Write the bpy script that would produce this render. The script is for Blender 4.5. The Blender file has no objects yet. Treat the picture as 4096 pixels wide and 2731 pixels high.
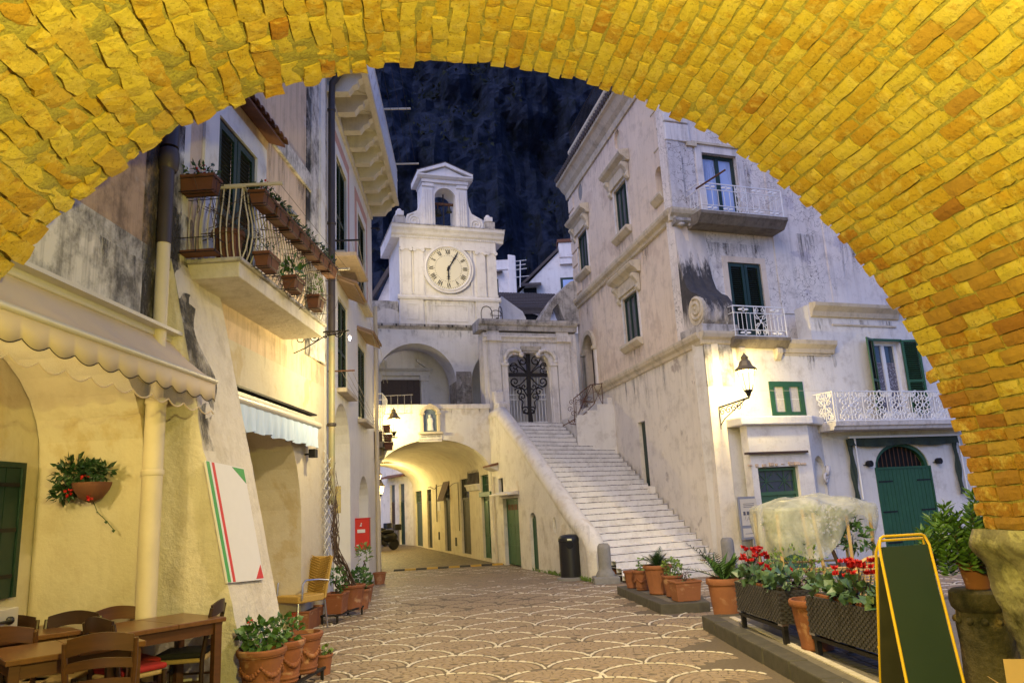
import bpy, bmesh, math, random
from mathutils import Vector, Matrix
from mathutils.geometry import delaunay_2d_cdt
from mathutils import noise as mnoise
random.seed(7)
R_ = math.radians
scene = bpy.context.scene
COL = scene.collection
# ---------------------------------------------------------------- camera
CAM_H = 1.75; FPX = 3000.0; PITCH = R_(12.2); ROLL = R_(3.0)
_f = Vector((0, math.cos(PITCH), math.sin(PITCH)))
_u0 = Vector((1, 0, 0)).cross(_f)
_r = Vector((1, 0, 0)) * math.cos(ROLL) - _u0 * math.sin(ROLL)
_u = _u0 * math.cos(ROLL) + Vector((1, 0, 0)) * math.sin(ROLL)
CAMP = Vector((0, 0, CAM_H))
cd = bpy.data.cameras.new('camera'); cam = bpy.data.objects.new('camera', cd); COL.objects.link(cam)
cd.sensor_width = 36; cd.lens = FPX / 4096 * 36; cd.clip_start = .05; cd.clip_end = 2000
cam.matrix_world = Matrix(((_r.x, _u.x, -_f.x, 0), (_r.y, _u.y, -_f.y, 0), (_r.z, _u.z, -_f.z, CAM_H), (0, 0, 0, 1)))
scene.camera = cam
# ---------------------------------------------------------------- sky, sun, exposure (blue hour)
w = bpy.data.worlds.new('World'); scene.world = w; w.use_nodes = True
nt = w.node_tree; bg = nt.nodes['Background']
sky = nt.nodes.new('ShaderNodeTexSky'); sky.sky_type = 'NISHITA'; sky.sun_disc = False
sky.sun_elevation = R_(2.0); sky.sun_rotation = R_(210); sky.air_density = 1.2; sky.dust_density = .2; sky.ozone_density = 8
tint = nt.nodes.new('ShaderNodeMix'); tint.data_type = 'RGBA'; tint.blend_type = 'MULTIPLY'
hs_ = nt.nodes.new('ShaderNodeHueSaturation'); hs_.inputs['Saturation'].default_value = .74
tint.inputs[0].default_value = 1; tint.inputs[7].default_value = (.98, .97, 1.03, 1)
nt.links.new(sky.outputs[0], hs_.inputs['Color']); nt.links.new(hs_.outputs[0], tint.inputs[6]); nt.links.new(tint.outputs[2], bg.inputs[0])
bg.inputs[1].default_value = .15
sd = bpy.data.lights.new('sun', 'SUN'); sd.energy = .15; sd.angle = R_(40); sd.color = (1, .84, .68)
sun = bpy.data.objects.new('sun', sd); COL.objects.link(sun)
sun.rotation_euler = (R_(50), 0, R_(-30))
scene.view_settings.view_transform = 'Standard'; scene.view_settings.look = 'None'
scene.view_settings.exposure = 3.25; scene.view_settings.gamma = 1
scene.view_settings.use_curve_mapping = False
scene.cycles.max_bounces = 6; scene.cycles.diffuse_bounces = 3; scene.cycles.glossy_bounces = 2
scene.cycles.transmission_bounces = 4; scene.cycles.transparent_max_bounces = 12
scene.cycles.sample_clamp_indirect = 4; scene.cycles.use_denoising = True
scene.cycles.caustics_reflective = False; scene.cycles.caustics_refractive = False

# ---------------------------------------------------------------- helpers
S2 = 4096 / 2352
def ray(x, y):                       # sight line through a point of the 2352-wide survey picture
    return (_f + _r * ((x * S2 - 2048) / FPX) + _u * ((1365.5 - y * S2) / FPX)).normalized()
def gnd(x, y, z=0.0):
    d = ray(x, y); return CAMP + d * ((z - CAM_H) / d.z)
def hitp(x, y, p, n):
    d = ray(x, y); return CAMP + d * ((Vector(p) - CAMP).dot(n) / d.dot(n))
class Fr:                            # an upright wall frame: u along the wall, n outward, z up
    def __init__(s, o, ud, nd): s.o = Vector((o[0], o[1], 0)); s.u = Vector((ud[0], ud[1], 0)).normalized(); s.n = Vector((nd[0], nd[1], 0)).normalized()
    def w(s, u, n, z): return s.o + s.u * u + s.n * n + Vector((0, 0, z))
    def pix(s, x, y, n=0.0):
        P = hitp(x, y, s.o + s.n * n, s.n) - s.o; return P.dot(s.u), P.z
    def pixn(s, x, y, u):            # same on the plane u = const -> n, z
        P = hitp(x, y, s.o + s.u * u, s.u) - s.o; return P.dot(s.n), P.z
WORLD = Fr((0, 0), (1, 0), (0, 1))
Z = Vector((0, 0, 1))
class MB:
    def __init__(s): s.v = []; s.f = []
    def vs(s, pts): i = len(s.v); s.v.extend([Vector(p) for p in pts]); return i
    def face(s, pts): i = s.vs(pts); s.f.append(tuple(range(i, i + len(pts)))); return s
    def box(s, fr, u0, u1, n0, n1, z0, z1):
        i = s.vs([fr.w(u, n, z) for z in (z0, z1) for n in (n0, n1) for u in (u0, u1)])
        for q in ((0, 2, 3, 1), (4, 5, 7, 6), (0, 1, 5, 4), (2, 6, 7, 3), (0, 4, 6, 2), (1, 3, 7, 5)): s.f.append(tuple(i + k for k in q))
        return s
    def obb(s, c, ax, ay, az):       # centre and three half vectors
        c = Vector(c); i = s.vs([c + ax * a + ay * b + az * d for d in (-1, 1) for b in (-1, 1) for a in (-1, 1)])
        for q in ((0, 2, 3, 1), (4, 5, 7, 6), (0, 1, 5, 4), (2, 6, 7, 3), (0, 4, 6, 2), (1, 3, 7, 5)): s.f.append(tuple(i + k for k in q))
        return s
    def bar(s, a, b, w, h, up=Z):    # box from a to b
        a = Vector(a); b = Vector(b); d = b - a; L = d.length; d.normalize(); sd_ = d.cross(up)
        if sd_.length < 1e-4: sd_ = d.cross(Vector((1, 0, 0)))
        sd_.normalize(); u = sd_.cross(d)
        return s.obb((a + b) / 2, d * L / 2, sd_ * w / 2, u * h / 2)
    def tube(s, pts, r, seg=8, cap=True):
        pts = [Vector(p) for p in pts]; n = len(pts)
        if not hasattr(r, '__len__'): r = [r] * n
        ref = None; base = len(s.v)
        for k, p in enumerate(pts):
            t = (pts[min(k + 1, n - 1)] - pts[max(k - 1, 0)])
            if t.length < 1e-9: t = Vector((0, 0, 1))
            t.normalize()
            if ref is None:
                ref = t.cross(Z)
                if ref.length < .05: ref = t.cross(Vector((1, 0, 0)))
            ref = (ref - t * ref.dot(t)).normalized(); b = t.cross(ref)
            for j in range(seg):
                a = 2 * math.pi * j / seg; s.v.append(p + (ref * math.cos(a) + b * math.sin(a)) * r[k])
        for k in range(n - 1):
            for j in range(seg):
                a = base + k * seg + j; b2 = base + k * seg + (j + 1) % seg
                s.f.append((a, a + seg, b2 + seg, b2))
        if cap:
            s.f.append(tuple(base + j for j in range(seg))); s.f.append(tuple(base + (n - 1) * seg + j for j in reversed(range(seg))))
        return s
    def lathe(s, prof, c=(0, 0, 0), seg=20, wob=None, sx=1, sy=1):   # prof: (r, z)
        c = Vector(c); b = len(s.v)
        for k, (r, z) in enumerate(prof):
            for j in range(seg):
                a = 2 * math.pi * j / seg; rr = r * (wob(a, z) if wob else 1)
                s.v.append(c + Vector((rr * math.cos(a) * sx, rr * math.sin(a) * sy, z)))
        for k in range(len(prof) - 1):
            for j in range(seg):
                a = b + k * seg + j; d = b + k * seg + (j + 1) % seg
                s.f.append((a, d, d + seg, a + seg))
        if prof[0][0] > 1e-4: s.f.append(tuple(b + j for j in reversed(range(seg))))
        if prof[-1][0] > 1e-4: s.f.append(tuple(b + (len(prof) - 1) * seg + j for j in range(seg)))
        return s
    def prism(s, pts, d):            # polygon extruded by vector d
        d = Vector(d); n = len(pts); i = s.vs(pts); s.vs([Vector(p) + d for p in pts])
        s.f.append(tuple(i + k for k in range(n))); s.f.append(tuple(i + n + k for k in reversed(range(n))))
        for k in range(n): m = (k + 1) % n; s.f.append((i + k, i + n + k, i + n + m, i + m))
        return s
    def extr(s, fr, uz, n0, n1): return s.prism([fr.w(u, n0, z) for u, z in uz], fr.n * (n1 - n0))
    def prof(s, fr, nz, u0, u1): return s.prism([fr.w(u0, n, z) for n, z in nz], fr.u * (u1 - u0))
    def ball(s, c, r, seg=10, rings=6, sq=(1, 1, 1), jit=0):
        c = Vector(c); b = len(s.v)
        for k in range(1, rings):
            t = math.pi * k / rings
            for j in range(seg):
                a = 2 * math.pi * j / seg; q = 1 + random.uniform(-jit, jit)
                s.v.append(c + Vector((r * sq[0] * math.sin(t) * math.cos(a) * q, r * sq[1] * math.sin(t) * math.sin(a) * q, r * sq[2] * math.cos(t) * q)))
        for k in range(rings - 2):
            for j in range(seg):
                a = b + k * seg + j; d = b + k * seg + (j + 1) % seg; s.f.append((a, a + seg, d + seg, d))
        top = len(s.v); s.v.append(c + Vector((0, 0, r * sq[2]))); s.v.append(c - Vector((0, 0, r * sq[2])))
        for j in range(seg):
            s.f.append((top, b + j, b + (j + 1) % seg)); e = b + (rings - 2) * seg; s.f.append((top + 1, e + (j + 1) % seg, e + j))
        return s
    def data(s, name, mat, off=None, smooth=False, fix=True):
        me = bpy.data.meshes.new(name); o = off or Vector()
        me.from_pydata([tuple(p - o) for p in s.v], [], s.f)
        if fix:
            bm = bmesh.new(); bm.from_mesh(me); bmesh.ops.recalc_face_normals(bm, faces=bm.faces); bm.to_mesh(me); bm.free()
        if mat: me.materials.append(M[mat] if isinstance(mat, str) else mat)
        if smooth:
            me.polygons.foreach_set('use_smooth', [True] * len(me.polygons))
            if smooth != 'all':
                try: me.set_sharp_from_angle(angle=R_(40))
                except Exception: pass
        return me
    def build(s, name, mat, parent=None, smooth=False, bevel=0, label=None, kind=None, fix=True):
        off = parent_loc(parent); o = bpy.data.objects.new(name, s.data(name, mat, off, smooth, fix)); COL.objects.link(o)
        if parent: o.parent = parent
        if bevel:
            m = o.modifiers.new('b', 'BEVEL'); m.width = bevel; m.segments = 2; m.limit_method = 'ANGLE'; m.angle_limit = R_(40)
        if label: o['label'] = label
        if kind: o['kind'] = kind
        return o
def parent_loc(p):
    v = Vector()
    while p is not None: v = v + p.location; p = p.parent
    return v
def thing(name, label, cat, loc=(0, 0, 0), group=None, kind=None):
    o = bpy.data.objects.new(name, None); COL.objects.link(o); o.location = loc; o.empty_display_size = .1
    o['label'] = label; o['category'] = cat
    if group: o['group'] = group
    if kind: o['kind'] = kind
    return o
def tag(o, label, cat, group=None):
    o['label'] = label; o['category'] = cat
    if group: o['group'] = group
    return o
def single(mb, name, mat, label, cat, loc=(0, 0, 0), group=None, **k):
    o = mb.build(name, mat, None, **k); tag(o, label, cat, group); l = Vector(loc)
    if l.length: o.data.transform(Matrix.Translation(-l)); o.location = l
    return o
def copy_tree(o, parent=None):
    c = o.copy(); COL.objects.link(c)
    if parent: c.parent = parent
    for ch in list(o.children): copy_tree(ch, c)
    return c
def inpoly(p, poly):
    x, y = p; c = False; j = len(poly) - 1
    for i in range(len(poly)):
        xi, yi = poly[i]; xj, yj = poly[j]
        if (yi > y) != (yj > y) and x < (xj - xi) * (y - yi) / (yj - yi) + xi: c = not c
        j = i
    return c
def wallmesh(mb, fr, outline, holes, n0, n1, back=True, depth=None, nfun=None):
    """flat wall with openings; front at n1, back at n0; reveals run the full thickness"""
    vs = []; es = []
    for poly in [outline] + holes:
        b = len(vs); vs += [Vector((u, z)) for u, z in poly]; es += [(b + i, b + (i + 1) % len(poly)) for i in range(len(poly))]
    ov, oe, of, *_ = delaunay_2d_cdt(vs, es, [], 1, 1e-5)
    fcs = []
    for t in of:
        c = sum((ov[i] for i in t), Vector((0, 0))) / len(t)
        if inpoly(c, outline) and not any(inpoly(c, h) for h in holes): fcs.append(t)
    for n in ([n1, n0] if back else [n1]):
        i = mb.vs([fr.w(p.x, n + (nfun(p.x, p.y) if nfun else 0), p.y) for p in ov])
        for t in fcs: mb.f.append(tuple(i + k for k in t))
    for poly in [outline] + holes:
        for k in range(len(poly)):
            a = poly[k]; c = poly[(k + 1) % len(poly)]
            mb.face([fr.w(a[0], n1 + (nfun(*a) if nfun else 0), a[1]), fr.w(c[0], n1 + (nfun(*c) if nfun else 0), c[1]), fr.w(c[0], n0, c[1]), fr.w(a[0], n0, a[1])])
    return mb
def rect(u0, u1, z0, z1): return [(u0, z0), (u1, z0), (u1, z1), (u0, z1)]
def archpoly(u0, u1, z0, zs, zt, n=12):   # opening with a (flattened) round head
    c = (u0 + u1) / 2; a = (u1 - u0) / 2; h = zt - zs
    return [(u0, z0), (u1, z0)] + [(c + a * math.cos(math.pi * k / n), zs + h * math.sin(math.pi * k / n)) for k in range(n + 1)]
def lerp(a, b, t): return a + (b - a) * t
def arc_pts(c, ax, ay, a0, a1, n): return [Vector(c) + Vector(ax) * math.cos(lerp(a0, a1, k / n)) + Vector(ay) * math.sin(lerp(a0, a1, k / n)) for k in range(n + 1)]
def spiral(c, ax, ay, r0, r1, a0, a1, n=18): return [Vector(c) + (Vector(ax) * math.cos(lerp(a0, a1, k / n)) + Vector(ay) * math.sin(lerp(a0, a1, k / n))) * lerp(r0, r1, k / n) for k in range(n + 1)]

# ---------------------------------------------------------------- materials
M = {}
def nodes(name):
    m = bpy.data.materials.new(name); m.use_nodes = True; M[name] = m
    t = m.node_tree; return m, t, t.nodes, t.links, t.nodes['Principled BSDF']
def c4(c): return (c[0], c[1], c[2], 1)
def nz(t, co, scale, det=4, rough=.55, dist=0):
    n = t.nodes.new('ShaderNodeTexNoise'); n.inputs['Scale'].default_value = scale; n.inputs['Detail'].default_value = det
    n.inputs['Roughness'].default_value = rough; n.inputs['Distortion'].default_value = dist
    if co is not None: t.links.new(co, n.inputs['Vector'])
    return n.outputs[0]
def ramp(t, fac, stops):
    r = t.nodes.new('ShaderNodeValToRGB'); e = r.color_ramp.elements
    while len(e) < len(stops): e.new(.5)
    for k, (p, c) in enumerate(stops): e[k].position = p; e[k].color = c4(c) if hasattr(c, '__len__') else (c, c, c, 1)
    t.links.new(fac, r.inputs[0]); return r.outputs[0]
def mix(t, fac, a, b, mode='MIX'):
    m = t.nodes.new('ShaderNodeMix'); m.data_type = 'RGBA'; m.blend_type = mode
    for val, i in ((fac, 0), (a, 6), (b, 7)):
        if hasattr(val, 'is_linked'): t.links.new(val, m.inputs[i])
        elif i == 0: m.inputs[0].default_value = val
        else: m.inputs[i].default_value = c4(val)
    return m.outputs[2]
def bump(t, p, h, st=.3, dist=.02):
    b = t.nodes.new('ShaderNodeBump'); b.inputs['Strength'].default_value = st; b.inputs['Distance'].default_value = dist
    t.links.new(h, b.inputs['Height']); t.links.new(b.outputs[0], p.inputs['Normal'])
def coords(t, world=True, scale=None):
    if world: o = t.nodes.new('ShaderNodeNewGeometry').outputs['Position']
    else:
        tc = t.nodes.new('ShaderNodeTexCoord'); oi = t.nodes.new('ShaderNodeObjectInfo'); a = t.nodes.new('ShaderNodeVectorMath'); a.operation = 'MULTIPLY_ADD'
        cx = t.nodes.new('ShaderNodeCombineXYZ')
        for k in range(3): t.links.new(oi.outputs['Random'], cx.inputs[k])
        t.links.new(cx.outputs[0], a.inputs[0]); a.inputs[1].default_value = (37, 53, 71); t.links.new(tc.outputs['Object'], a.inputs[2]); o = a.outputs[0]
    if scale:
        m = t.nodes.new('ShaderNodeMapping'); m.inputs['Scale'].default_value = scale; t.links.new(o, m.inputs[0]); o = m.outputs[0]
    return o
def plaster(name, base, dirt=(.18, .14, .1), patch=None, amt=.5, streak=.4, crack=0, rough=.85, bst=.35, psc=.9, pth=.55):
    m, t, N, L, p = nodes(name); co = coords(t)
    col = mix(t, nz(t, co, 1.3, 5), base, [b * .84 for b in base])
    if patch: col = mix(t, ramp(t, nz(t, co, psc, 7, .62, .3), [(pth, 0), (pth + .05, 1)]), col, patch)
    col = mix(t, ramp(t, nz(t, co, .55, 6, .6, .8), [(.45, 0), (.7, .3)]), col, [b * .78 for b in base])
    d1 = ramp(t, nz(t, co, 2.3, 9, .72), [(.56 - .14 * amt, 0), (.74 - .12 * amt, 1)])
    mm = N.new('ShaderNodeMath'); mm.operation = 'MULTIPLY'; L.new(d1, mm.inputs[0]); mm.inputs[1].default_value = amt
    col = mix(t, mm.outputs[0], col, dirt)
    st = ramp(t, nz(t, coords(t, True, (5, 5, .3)), 1.4, 7, .72), [(.5, 0), (.72, 1)])
    m2 = N.new('ShaderNodeMath'); m2.operation = 'MULTIPLY'; L.new(st, m2.inputs[0]); m2.inputs[1].default_value = streak
    col = mix(t, m2.outputs[0], col, [b * .45 for b in dirt])
    hb = nz(t, co, 9, 7, .65)
    if crack:
        v = N.new('ShaderNodeTexVoronoi'); v.feature = 'DISTANCE_TO_EDGE'; v.inputs['Scale'].default_value = 3.2
        wv = N.new('ShaderNodeVectorMath'); wv.operation = 'ADD'; nn = N.new('ShaderNodeTexNoise'); nn.inputs['Scale'].default_value = 3; L.new(co, nn.inputs['Vector'])
        L.new(co, wv.inputs[0]); L.new(nn.outputs[1], wv.inputs[1]); L.new(wv.outputs[0], v.inputs['Vector'])
        ck = ramp(t, v.outputs['Distance'], [(0.0, 1), (.035, 0)])
        mk = N.new('ShaderNodeMath'); mk.operation = 'MULTIPLY'; L.new(ck, mk.inputs[0]); L.new(ramp(t, nz(t, co, .7, 3), [(.42, 0), (.55, crack)]), mk.inputs[1])
        col = mix(t, mk.outputs[0], col, (.1, .075, .06))
    L.new(col, p.inputs['Base Color']); p.inputs['Roughness'].default_value = rough
    p.inputs['Specular IOR Level'].default_value = .2
    bump(t, p, hb, bst, .03); return m
def plain(name, base, rough=.6, metal=0, var=.2, sc=8, bst=.0, world=False, spec=.5, stretch=None, base2=None):
    m, t, N, L, p = nodes(name); co = coords(t, world, stretch)
    n_ = nz(t, co, sc, 5, .6)
    L.new(mix(t, n_, [b * (1 + var) for b in base], base2 or [b * (1 - var) for b in base]), p.inputs['Base Color'])
    p.inputs['Roughness'].default_value = rough; p.inputs['Metallic'].default_value = metal; p.inputs['Specular IOR Level'].default_value = spec
    if bst: bump(t, p, n_, bst, .01)
    return m
def rand_tint(name, stops, rough=.8, sc=6, bst=.4, world=False, spec=.3, mott=None, mth=.5):
    """colour differs per object (Object Info random), mottled"""
    m, t, N, L, p = nodes(name); co = coords(t, world); oi = N.new('ShaderNodeObjectInfo')
    col = ramp(t, oi.outputs['Random'], stops); n_ = nz(t, co, sc, 6, .65)
    col = mix(t, n_, col, mix(t, .45, col, (.02, .015, .01)))
    if mott: col = mix(t, ramp(t, nz(t, co, sc * .6, 5, .6, .5), [(mth, 0), (mth + .08, 1)]), col, mott)
    L.new(col, p.inputs['Base Color']); p.inputs['Roughness'].default_value = rough; p.inputs['Specular IOR Level'].default_value = spec
    bump(t, p, n_, bst, .012); return m
def emis(name, col, st):
    m, t, N, L, p = nodes(name); p.inputs['Base Color'].default_value = c4(col); p.inputs['Emission Color'].default_value = c4(col); p.inputs['Emission Strength'].default_value = st; return m
def glass(name, col=(.05, .07, .1), rough=.08):
    m, t, N, L, p = nodes(name); p.inputs['Base Color'].default_value = c4(col); p.inputs['Roughness'].default_value = rough; p.inputs['Specular IOR Level'].default_value = .8; return m
def point(name, loc, power, col, r=.06, parent=None, spot=None, aim=None):
    l = bpy.data.lights.new(name, 'SPOT' if spot else 'POINT'); l.energy = power; l.color = col; l.shadow_soft_size = r
    o = bpy.data.objects.new(name, l); COL.objects.link(o); o.location = Vector(loc) - parent_loc(parent)
    if parent: o.parent = parent
    if spot:
        l.spot_size = R_(spot); l.spot_blend = 1.0; o.rotation_euler = (Vector(aim) - Vector(loc)).to_track_quat('-Z', 'Y').to_euler()
    return o
WARM = (1, .80, .35)
plaster('white', (.80, .76, .69), dirt=(.30, .24, .17), amt=.42, streak=.14, patch=(.66, .60, .50), pth=.6)
plaster('white_clean', (.82, .79, .73), dirt=(.4, .34, .26), amt=.2, streak=.15)
plaster('cream', (.62, .55, .42), dirt=(.4, .3, .17), amt=.4, streak=.1, patch=(.50, .41, .26), pth=.58)
plaster('tan', (.68, .52, .37), dirt=(.2, .14, .1), patch=(.66, .6, .55), amt=.4, streak=.45, pth=.62)
plaster('brown_plaster', (.5, .35, .24), dirt=(.07, .05, .04), amt=.6, streak=.5, patch=(.5, .4, .32), pth=.6)
plaster('stained', (.72, .67, .61), dirt=(.06, .055, .05), amt=.85, streak=.6, patch=(.5, .44, .36))
plaster('blackened', (.50, .46, .42), dirt=(.025, .023, .022), amt=1.0, streak=.8, patch=(.09, .085, .08), psc=1.4, pth=.44)
plaster('cracked', (.80, .73, .66), dirt=(.22, .17, .15), amt=.38, streak=.25, crack=.8, patch=(.58, .53, .53), pth=.6)
plaster('side_wall', (.78, .65, .51), dirt=(.22, .16, .12), amt=.38, streak=.24, patch=(.62, .50, .39), pth=.57)
plaster('side_low', (.80, .73, .62), dirt=(.26, .21, .17), amt=.4, streak=.14, patch=(.42, .36, .31), psc=1.1, pth=.63)
plaster('trim', (.66, .57, .42), dirt=(.14, .11, .08), amt=.45, streak=.3)
plaster('trim_white', (.78, .73, .68), dirt=(.16, .13, .11), amt=.4, streak=.4)
plaster('eave', (.72, .66, .54), dirt=(.3, .24, .17), amt=.35, streak=.2)
plaster('church', (.82, .79, .77), dirt=(.25, .21, .19), amt=.32, streak=.16)
plaster('pink', (.62, .36, .30), dirt=(.3, .2, .16), amt=.3, streak=.2)
plaster('weathered', (.56, .52, .48), dirt=(.05, .045, .04), amt=.75, streak=.75)
plaster('step', (.82, .79, .75), dirt=(.3, .26, .22), amt=.45, streak=.15, bst=.5)
plaster('rubble', (.36, .32, .28), dirt=(.08, .07, .06), amt=.8, streak=.3, patch=(.5, .46, .42), bst=1, psc=3)
plaster('concrete', (.26, .22, .17), dirt=(.07, .06, .05), amt=.6, streak=.6)
plain('green_paint', (.022, .088, .036), .45, var=.35, sc=5, bst=.05)
plain('dark_green', (.008, .030, .019), .5, var=.3, sc=6)
plain('old_green', (.03, .105, .045), .6, var=.5, sc=7, bst=.1, base2=(.06, .09, .05))
plain('grey_door', (.07, .066, .05), .7, var=.4, sc=6)
plain('brown_wood', (.055, .03, .018), .6, var=.4, sc=9)
plain('white_paint', (.75, .74, .72), .5, var=.08)
plain('iron', (.025, .022, .022), .55, .6, var=.3)
plain('rust_iron', (.12, .055, .03), .75, .3, var=.5, sc=14)
plain('dark_pipe', (.055, .042, .036), .5, .2, var=.4, sc=4)
plain('white_pipe', (.6, .52, .38), .6, var=.15, sc=4)
plain('copper_pipe', (.3, .2, .1), .55, .2, var=.4, sc=5, base2=(.2, .28, .18))
plain('steel', (.5, .5, .5), .3, 1, var=.1)
plain('dark_void', (.006, .006, .007), .9, var=.2)
plain('black_plastic', (.012, .012, .013), .4, var=.2)
rand_tint('terracotta', [(0, (.34, .115, .045)), (.5, (.28, .105, .05)), (1, (.38, .15, .065))], .8, 7, .3, mott=(.40, .22, .12), mth=.58)
plain('terracotta_dark', (.13, .048, .024), .8, var=.35, sc=9)
plain('soil', (.03, .022, .015), .95, var=.5, sc=30)
plain('wood', (.085, .034, .012), .35, var=.5, sc=3, stretch=(1, 1, 9), bst=.04)
plain('wood_dark', (.034, .015, .007), .38, var=.5, sc=3, stretch=(1, 1, 9), bst=.04)
plain('wood_top', (.14, .06, .02), .28, var=.45, sc=2.5, stretch=(9, 1, 4), bst=.03)
plain('rush', (.36, .25, .1), .8, var=.4, sc=40, bst=.3)
plain('cushion_black', (.012, .012, .012), .9, var=.2); plain('cushion_red', (.3, .012, .01), .85, var=.25)
plain('canvas', (.58, .47, .34), .8, var=.08, sc=2); plain('alu', (.6, .56, .48), .45, .3, var=.1)
plain('blue_cloth', (.3, .42, .6), .8, var=.35, sc=5, stretch=(1, 6, 1), base2=(.55, .62, .7))
plain('red_box', (.55, .018, .012), .4, var=.12); plain('yellow_paint', (.75, .47, .02), .4, var=.1)
plain('board_green', (.020, .042, .032), .5, var=.15, sc=2)
plain('leaf', (.05, .12, .025), .5, var=.5, sc=14); plain('leaf_dark', (.018, .05, .016), .45, var=.5, sc=14); plain('leaf_light', (.14, .22, .04), .5, var=.4, sc=14)
plain('red_petal', (.42, .006, .01), .5, var=.3, sc=20); plain('twig', (.075, .045, .03), .8, var=.3); plain('bamboo', (.5, .34, .14), .5, var=.35, sc=6)
plain('wicker', (.45, .28, .06), .6, var=.3, sc=60, bst=.4); plain('dark_wicker', (.035, .03, .03), .45, var=.3, sc=6)
plain('cardboard', (.5, .33, .17), .8, var=.12)
plain('tile_lamplit', (.34, .22, .13), .85, var=.4, sc=6, bst=.2); plain('tile_roof', (.17, .075, .042), .85, var=.5, sc=6, bst=.2); plain('tile_roof_dark', (.085, .07, .065), .85, var=.5, sc=6, bst=.2)  # paler canopy tile has the lamp light put into its colour
plain('basalt', (.075, .068, .055), .8, var=.5, sc=9, bst=.5, world=True)
plain('grey_stone', (.25, .24, .22), .85, var=.35, sc=12, bst=.4)
glass('pane'); glass('pane_blue', (.36, .46, .72), .15)  # blue pane: reflected sky over a white curtain put into the base colour
m_, t_, N_, L_, p_ = nodes('lamp_glow'); e_ = N_.new('ShaderNodeEmission'); e_.inputs[0].default_value = (1, .80, .38, 1); e_.inputs[1].default_value = .14; tr_ = N_.new('ShaderNodeBsdfTransparent'); tr_.inputs[0].default_value = (.8, .78, .7, 1); ad_ = N_.new('ShaderNodeAddShader'); L_.new(e_.outputs[0], ad_.inputs[0]); L_.new(tr_.outputs[0], ad_.inputs[1]); L_.new(ad_.outputs[0], N_['Material Output'].inputs[0]); emis('lamp_hot', (1, .85, .55), 4)
# ================================================================ ground
def cobble(name, base, sc):
    m, t, N, L, p = nodes(name); co = coords(t, True); v = N.new('ShaderNodeTexVoronoi'); v.inputs['Scale'].default_value = sc; L.new(co, v.inputs['Vector']); d = N.new('ShaderNodeTexVoronoi'); d.feature = 'DISTANCE_TO_EDGE'; d.inputs['Scale'].default_value = sc; L.new(co, d.inputs['Vector'])
    sp = N.new('ShaderNodeSeparateColor'); L.new(v.outputs['Color'], sp.inputs[0]); col = ramp(t, sp.outputs[0], [(0, [b * .68 for b in base]), (.5, base), (1, [b * 1.3 for b in base])]); col = mix(t, nz(t, co, .8, 5), col, [b * .7 for b in base])
    e = ramp(t, d.outputs['Distance'], [(0, 0), (.09, 1)]); L.new(mix(t, e, [b * .35 for b in base], col), p.inputs['Base Color']); p.inputs['Roughness'].default_value = .6; bump(t, p, e, .8, .012); return m
cobble('paving_far', (.29, .215, .145), 10)
plain('joint', (.13, .10, .07), .9, var=.4, sc=30, world=True, bst=.3)
rand_tint('sett_one', [(0, (.19, .138, .09)), (.5, (.26, .192, .13)), (1, (.34, .258, .18))], .6, 20, .4)
plain('sett', (.26, .192, .13), .6, var=.5, sc=16, world=True, bst=.3)
plain('white_sett', (.58, .52, .43), .65, var=.3, sc=14, world=True, bst=.25)
cobble('asphalt', (.2, .155, .10), 6)
g = MB(); g.box(WORLD, -90, 90, -40, 140, -.3, -.012)
o = g.build('ground', 'paving_far'); o['kind'] = 'structure'; o['label'] = 'brown paved ground of the square and lane'
pave = MB(); pave.box(WORLD, -8, 9.5, 2, 24, -.2, 0)
pave = pave.build('pavement', 'joint'); pave['kind'] = 'structure'; pave['label'] = 'square paved in brown setts with white scallop arcs'
lane = MB()
for k in range(9):                  # the lane climbs gently under the vault
    y0 = 23.6 + k * 3; z0 = .0 + .02 * k; lane.face([(-14, y0, z0), (1.5, y0, z0), (1.5, y0 + 3, z0 + .02), (-14, y0 + 3, z0 + .02)])
lane = lane.build('lane', 'asphalt'); lane['kind'] = 'structure'; lane['label'] = 'grey brown lane running under the passage'
RC = .525; DY = .5
def scale_centres():
    j = 0; y = 5.6
    while y < 22.6:
        for i in range(-7, 12): yield (i * 2 * RC + (RC if j % 2 else 0) - .3 + random.uniform(-.05, .05) - .03 * (y - 8), y + random.uniform(-.05, .05))
        y += DY; j += 1
CENT = list(scale_centres())
plain('patch_grey', (.28, .21, .14), .85, var=.4, sc=16, world=True, bst=.5)
PATCH = [((-.9, 14.6), 1.5, 1.1), ((-1.9, 19.5), 2.0, 1.2), ((-.3, 17.9), 1.1, .6)]
def island(x, y): return (x > 1.72 + (14.7 - y) * .13 and 12.0 < y < 14.8 and x < 2.8) or (x > 2.30 and y < 10.6)
def inlane(x, y): return -5.6 < x < (5.2 if y < 11.4 else 9.2) and y > 5.6 and not island(x, y) and x < 1.3 + (24 - y) * .9
def inpatch(x, y): return any(((x - c[0]) / a) ** 2 + ((y - c[1]) / b) ** 2 < 1 + .25 * mnoise.noise(Vector((x * 2, y * 2, 0))) for c, a, b in PATCH)
def infrust(x, y): return abs(x / y) < .78
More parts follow.
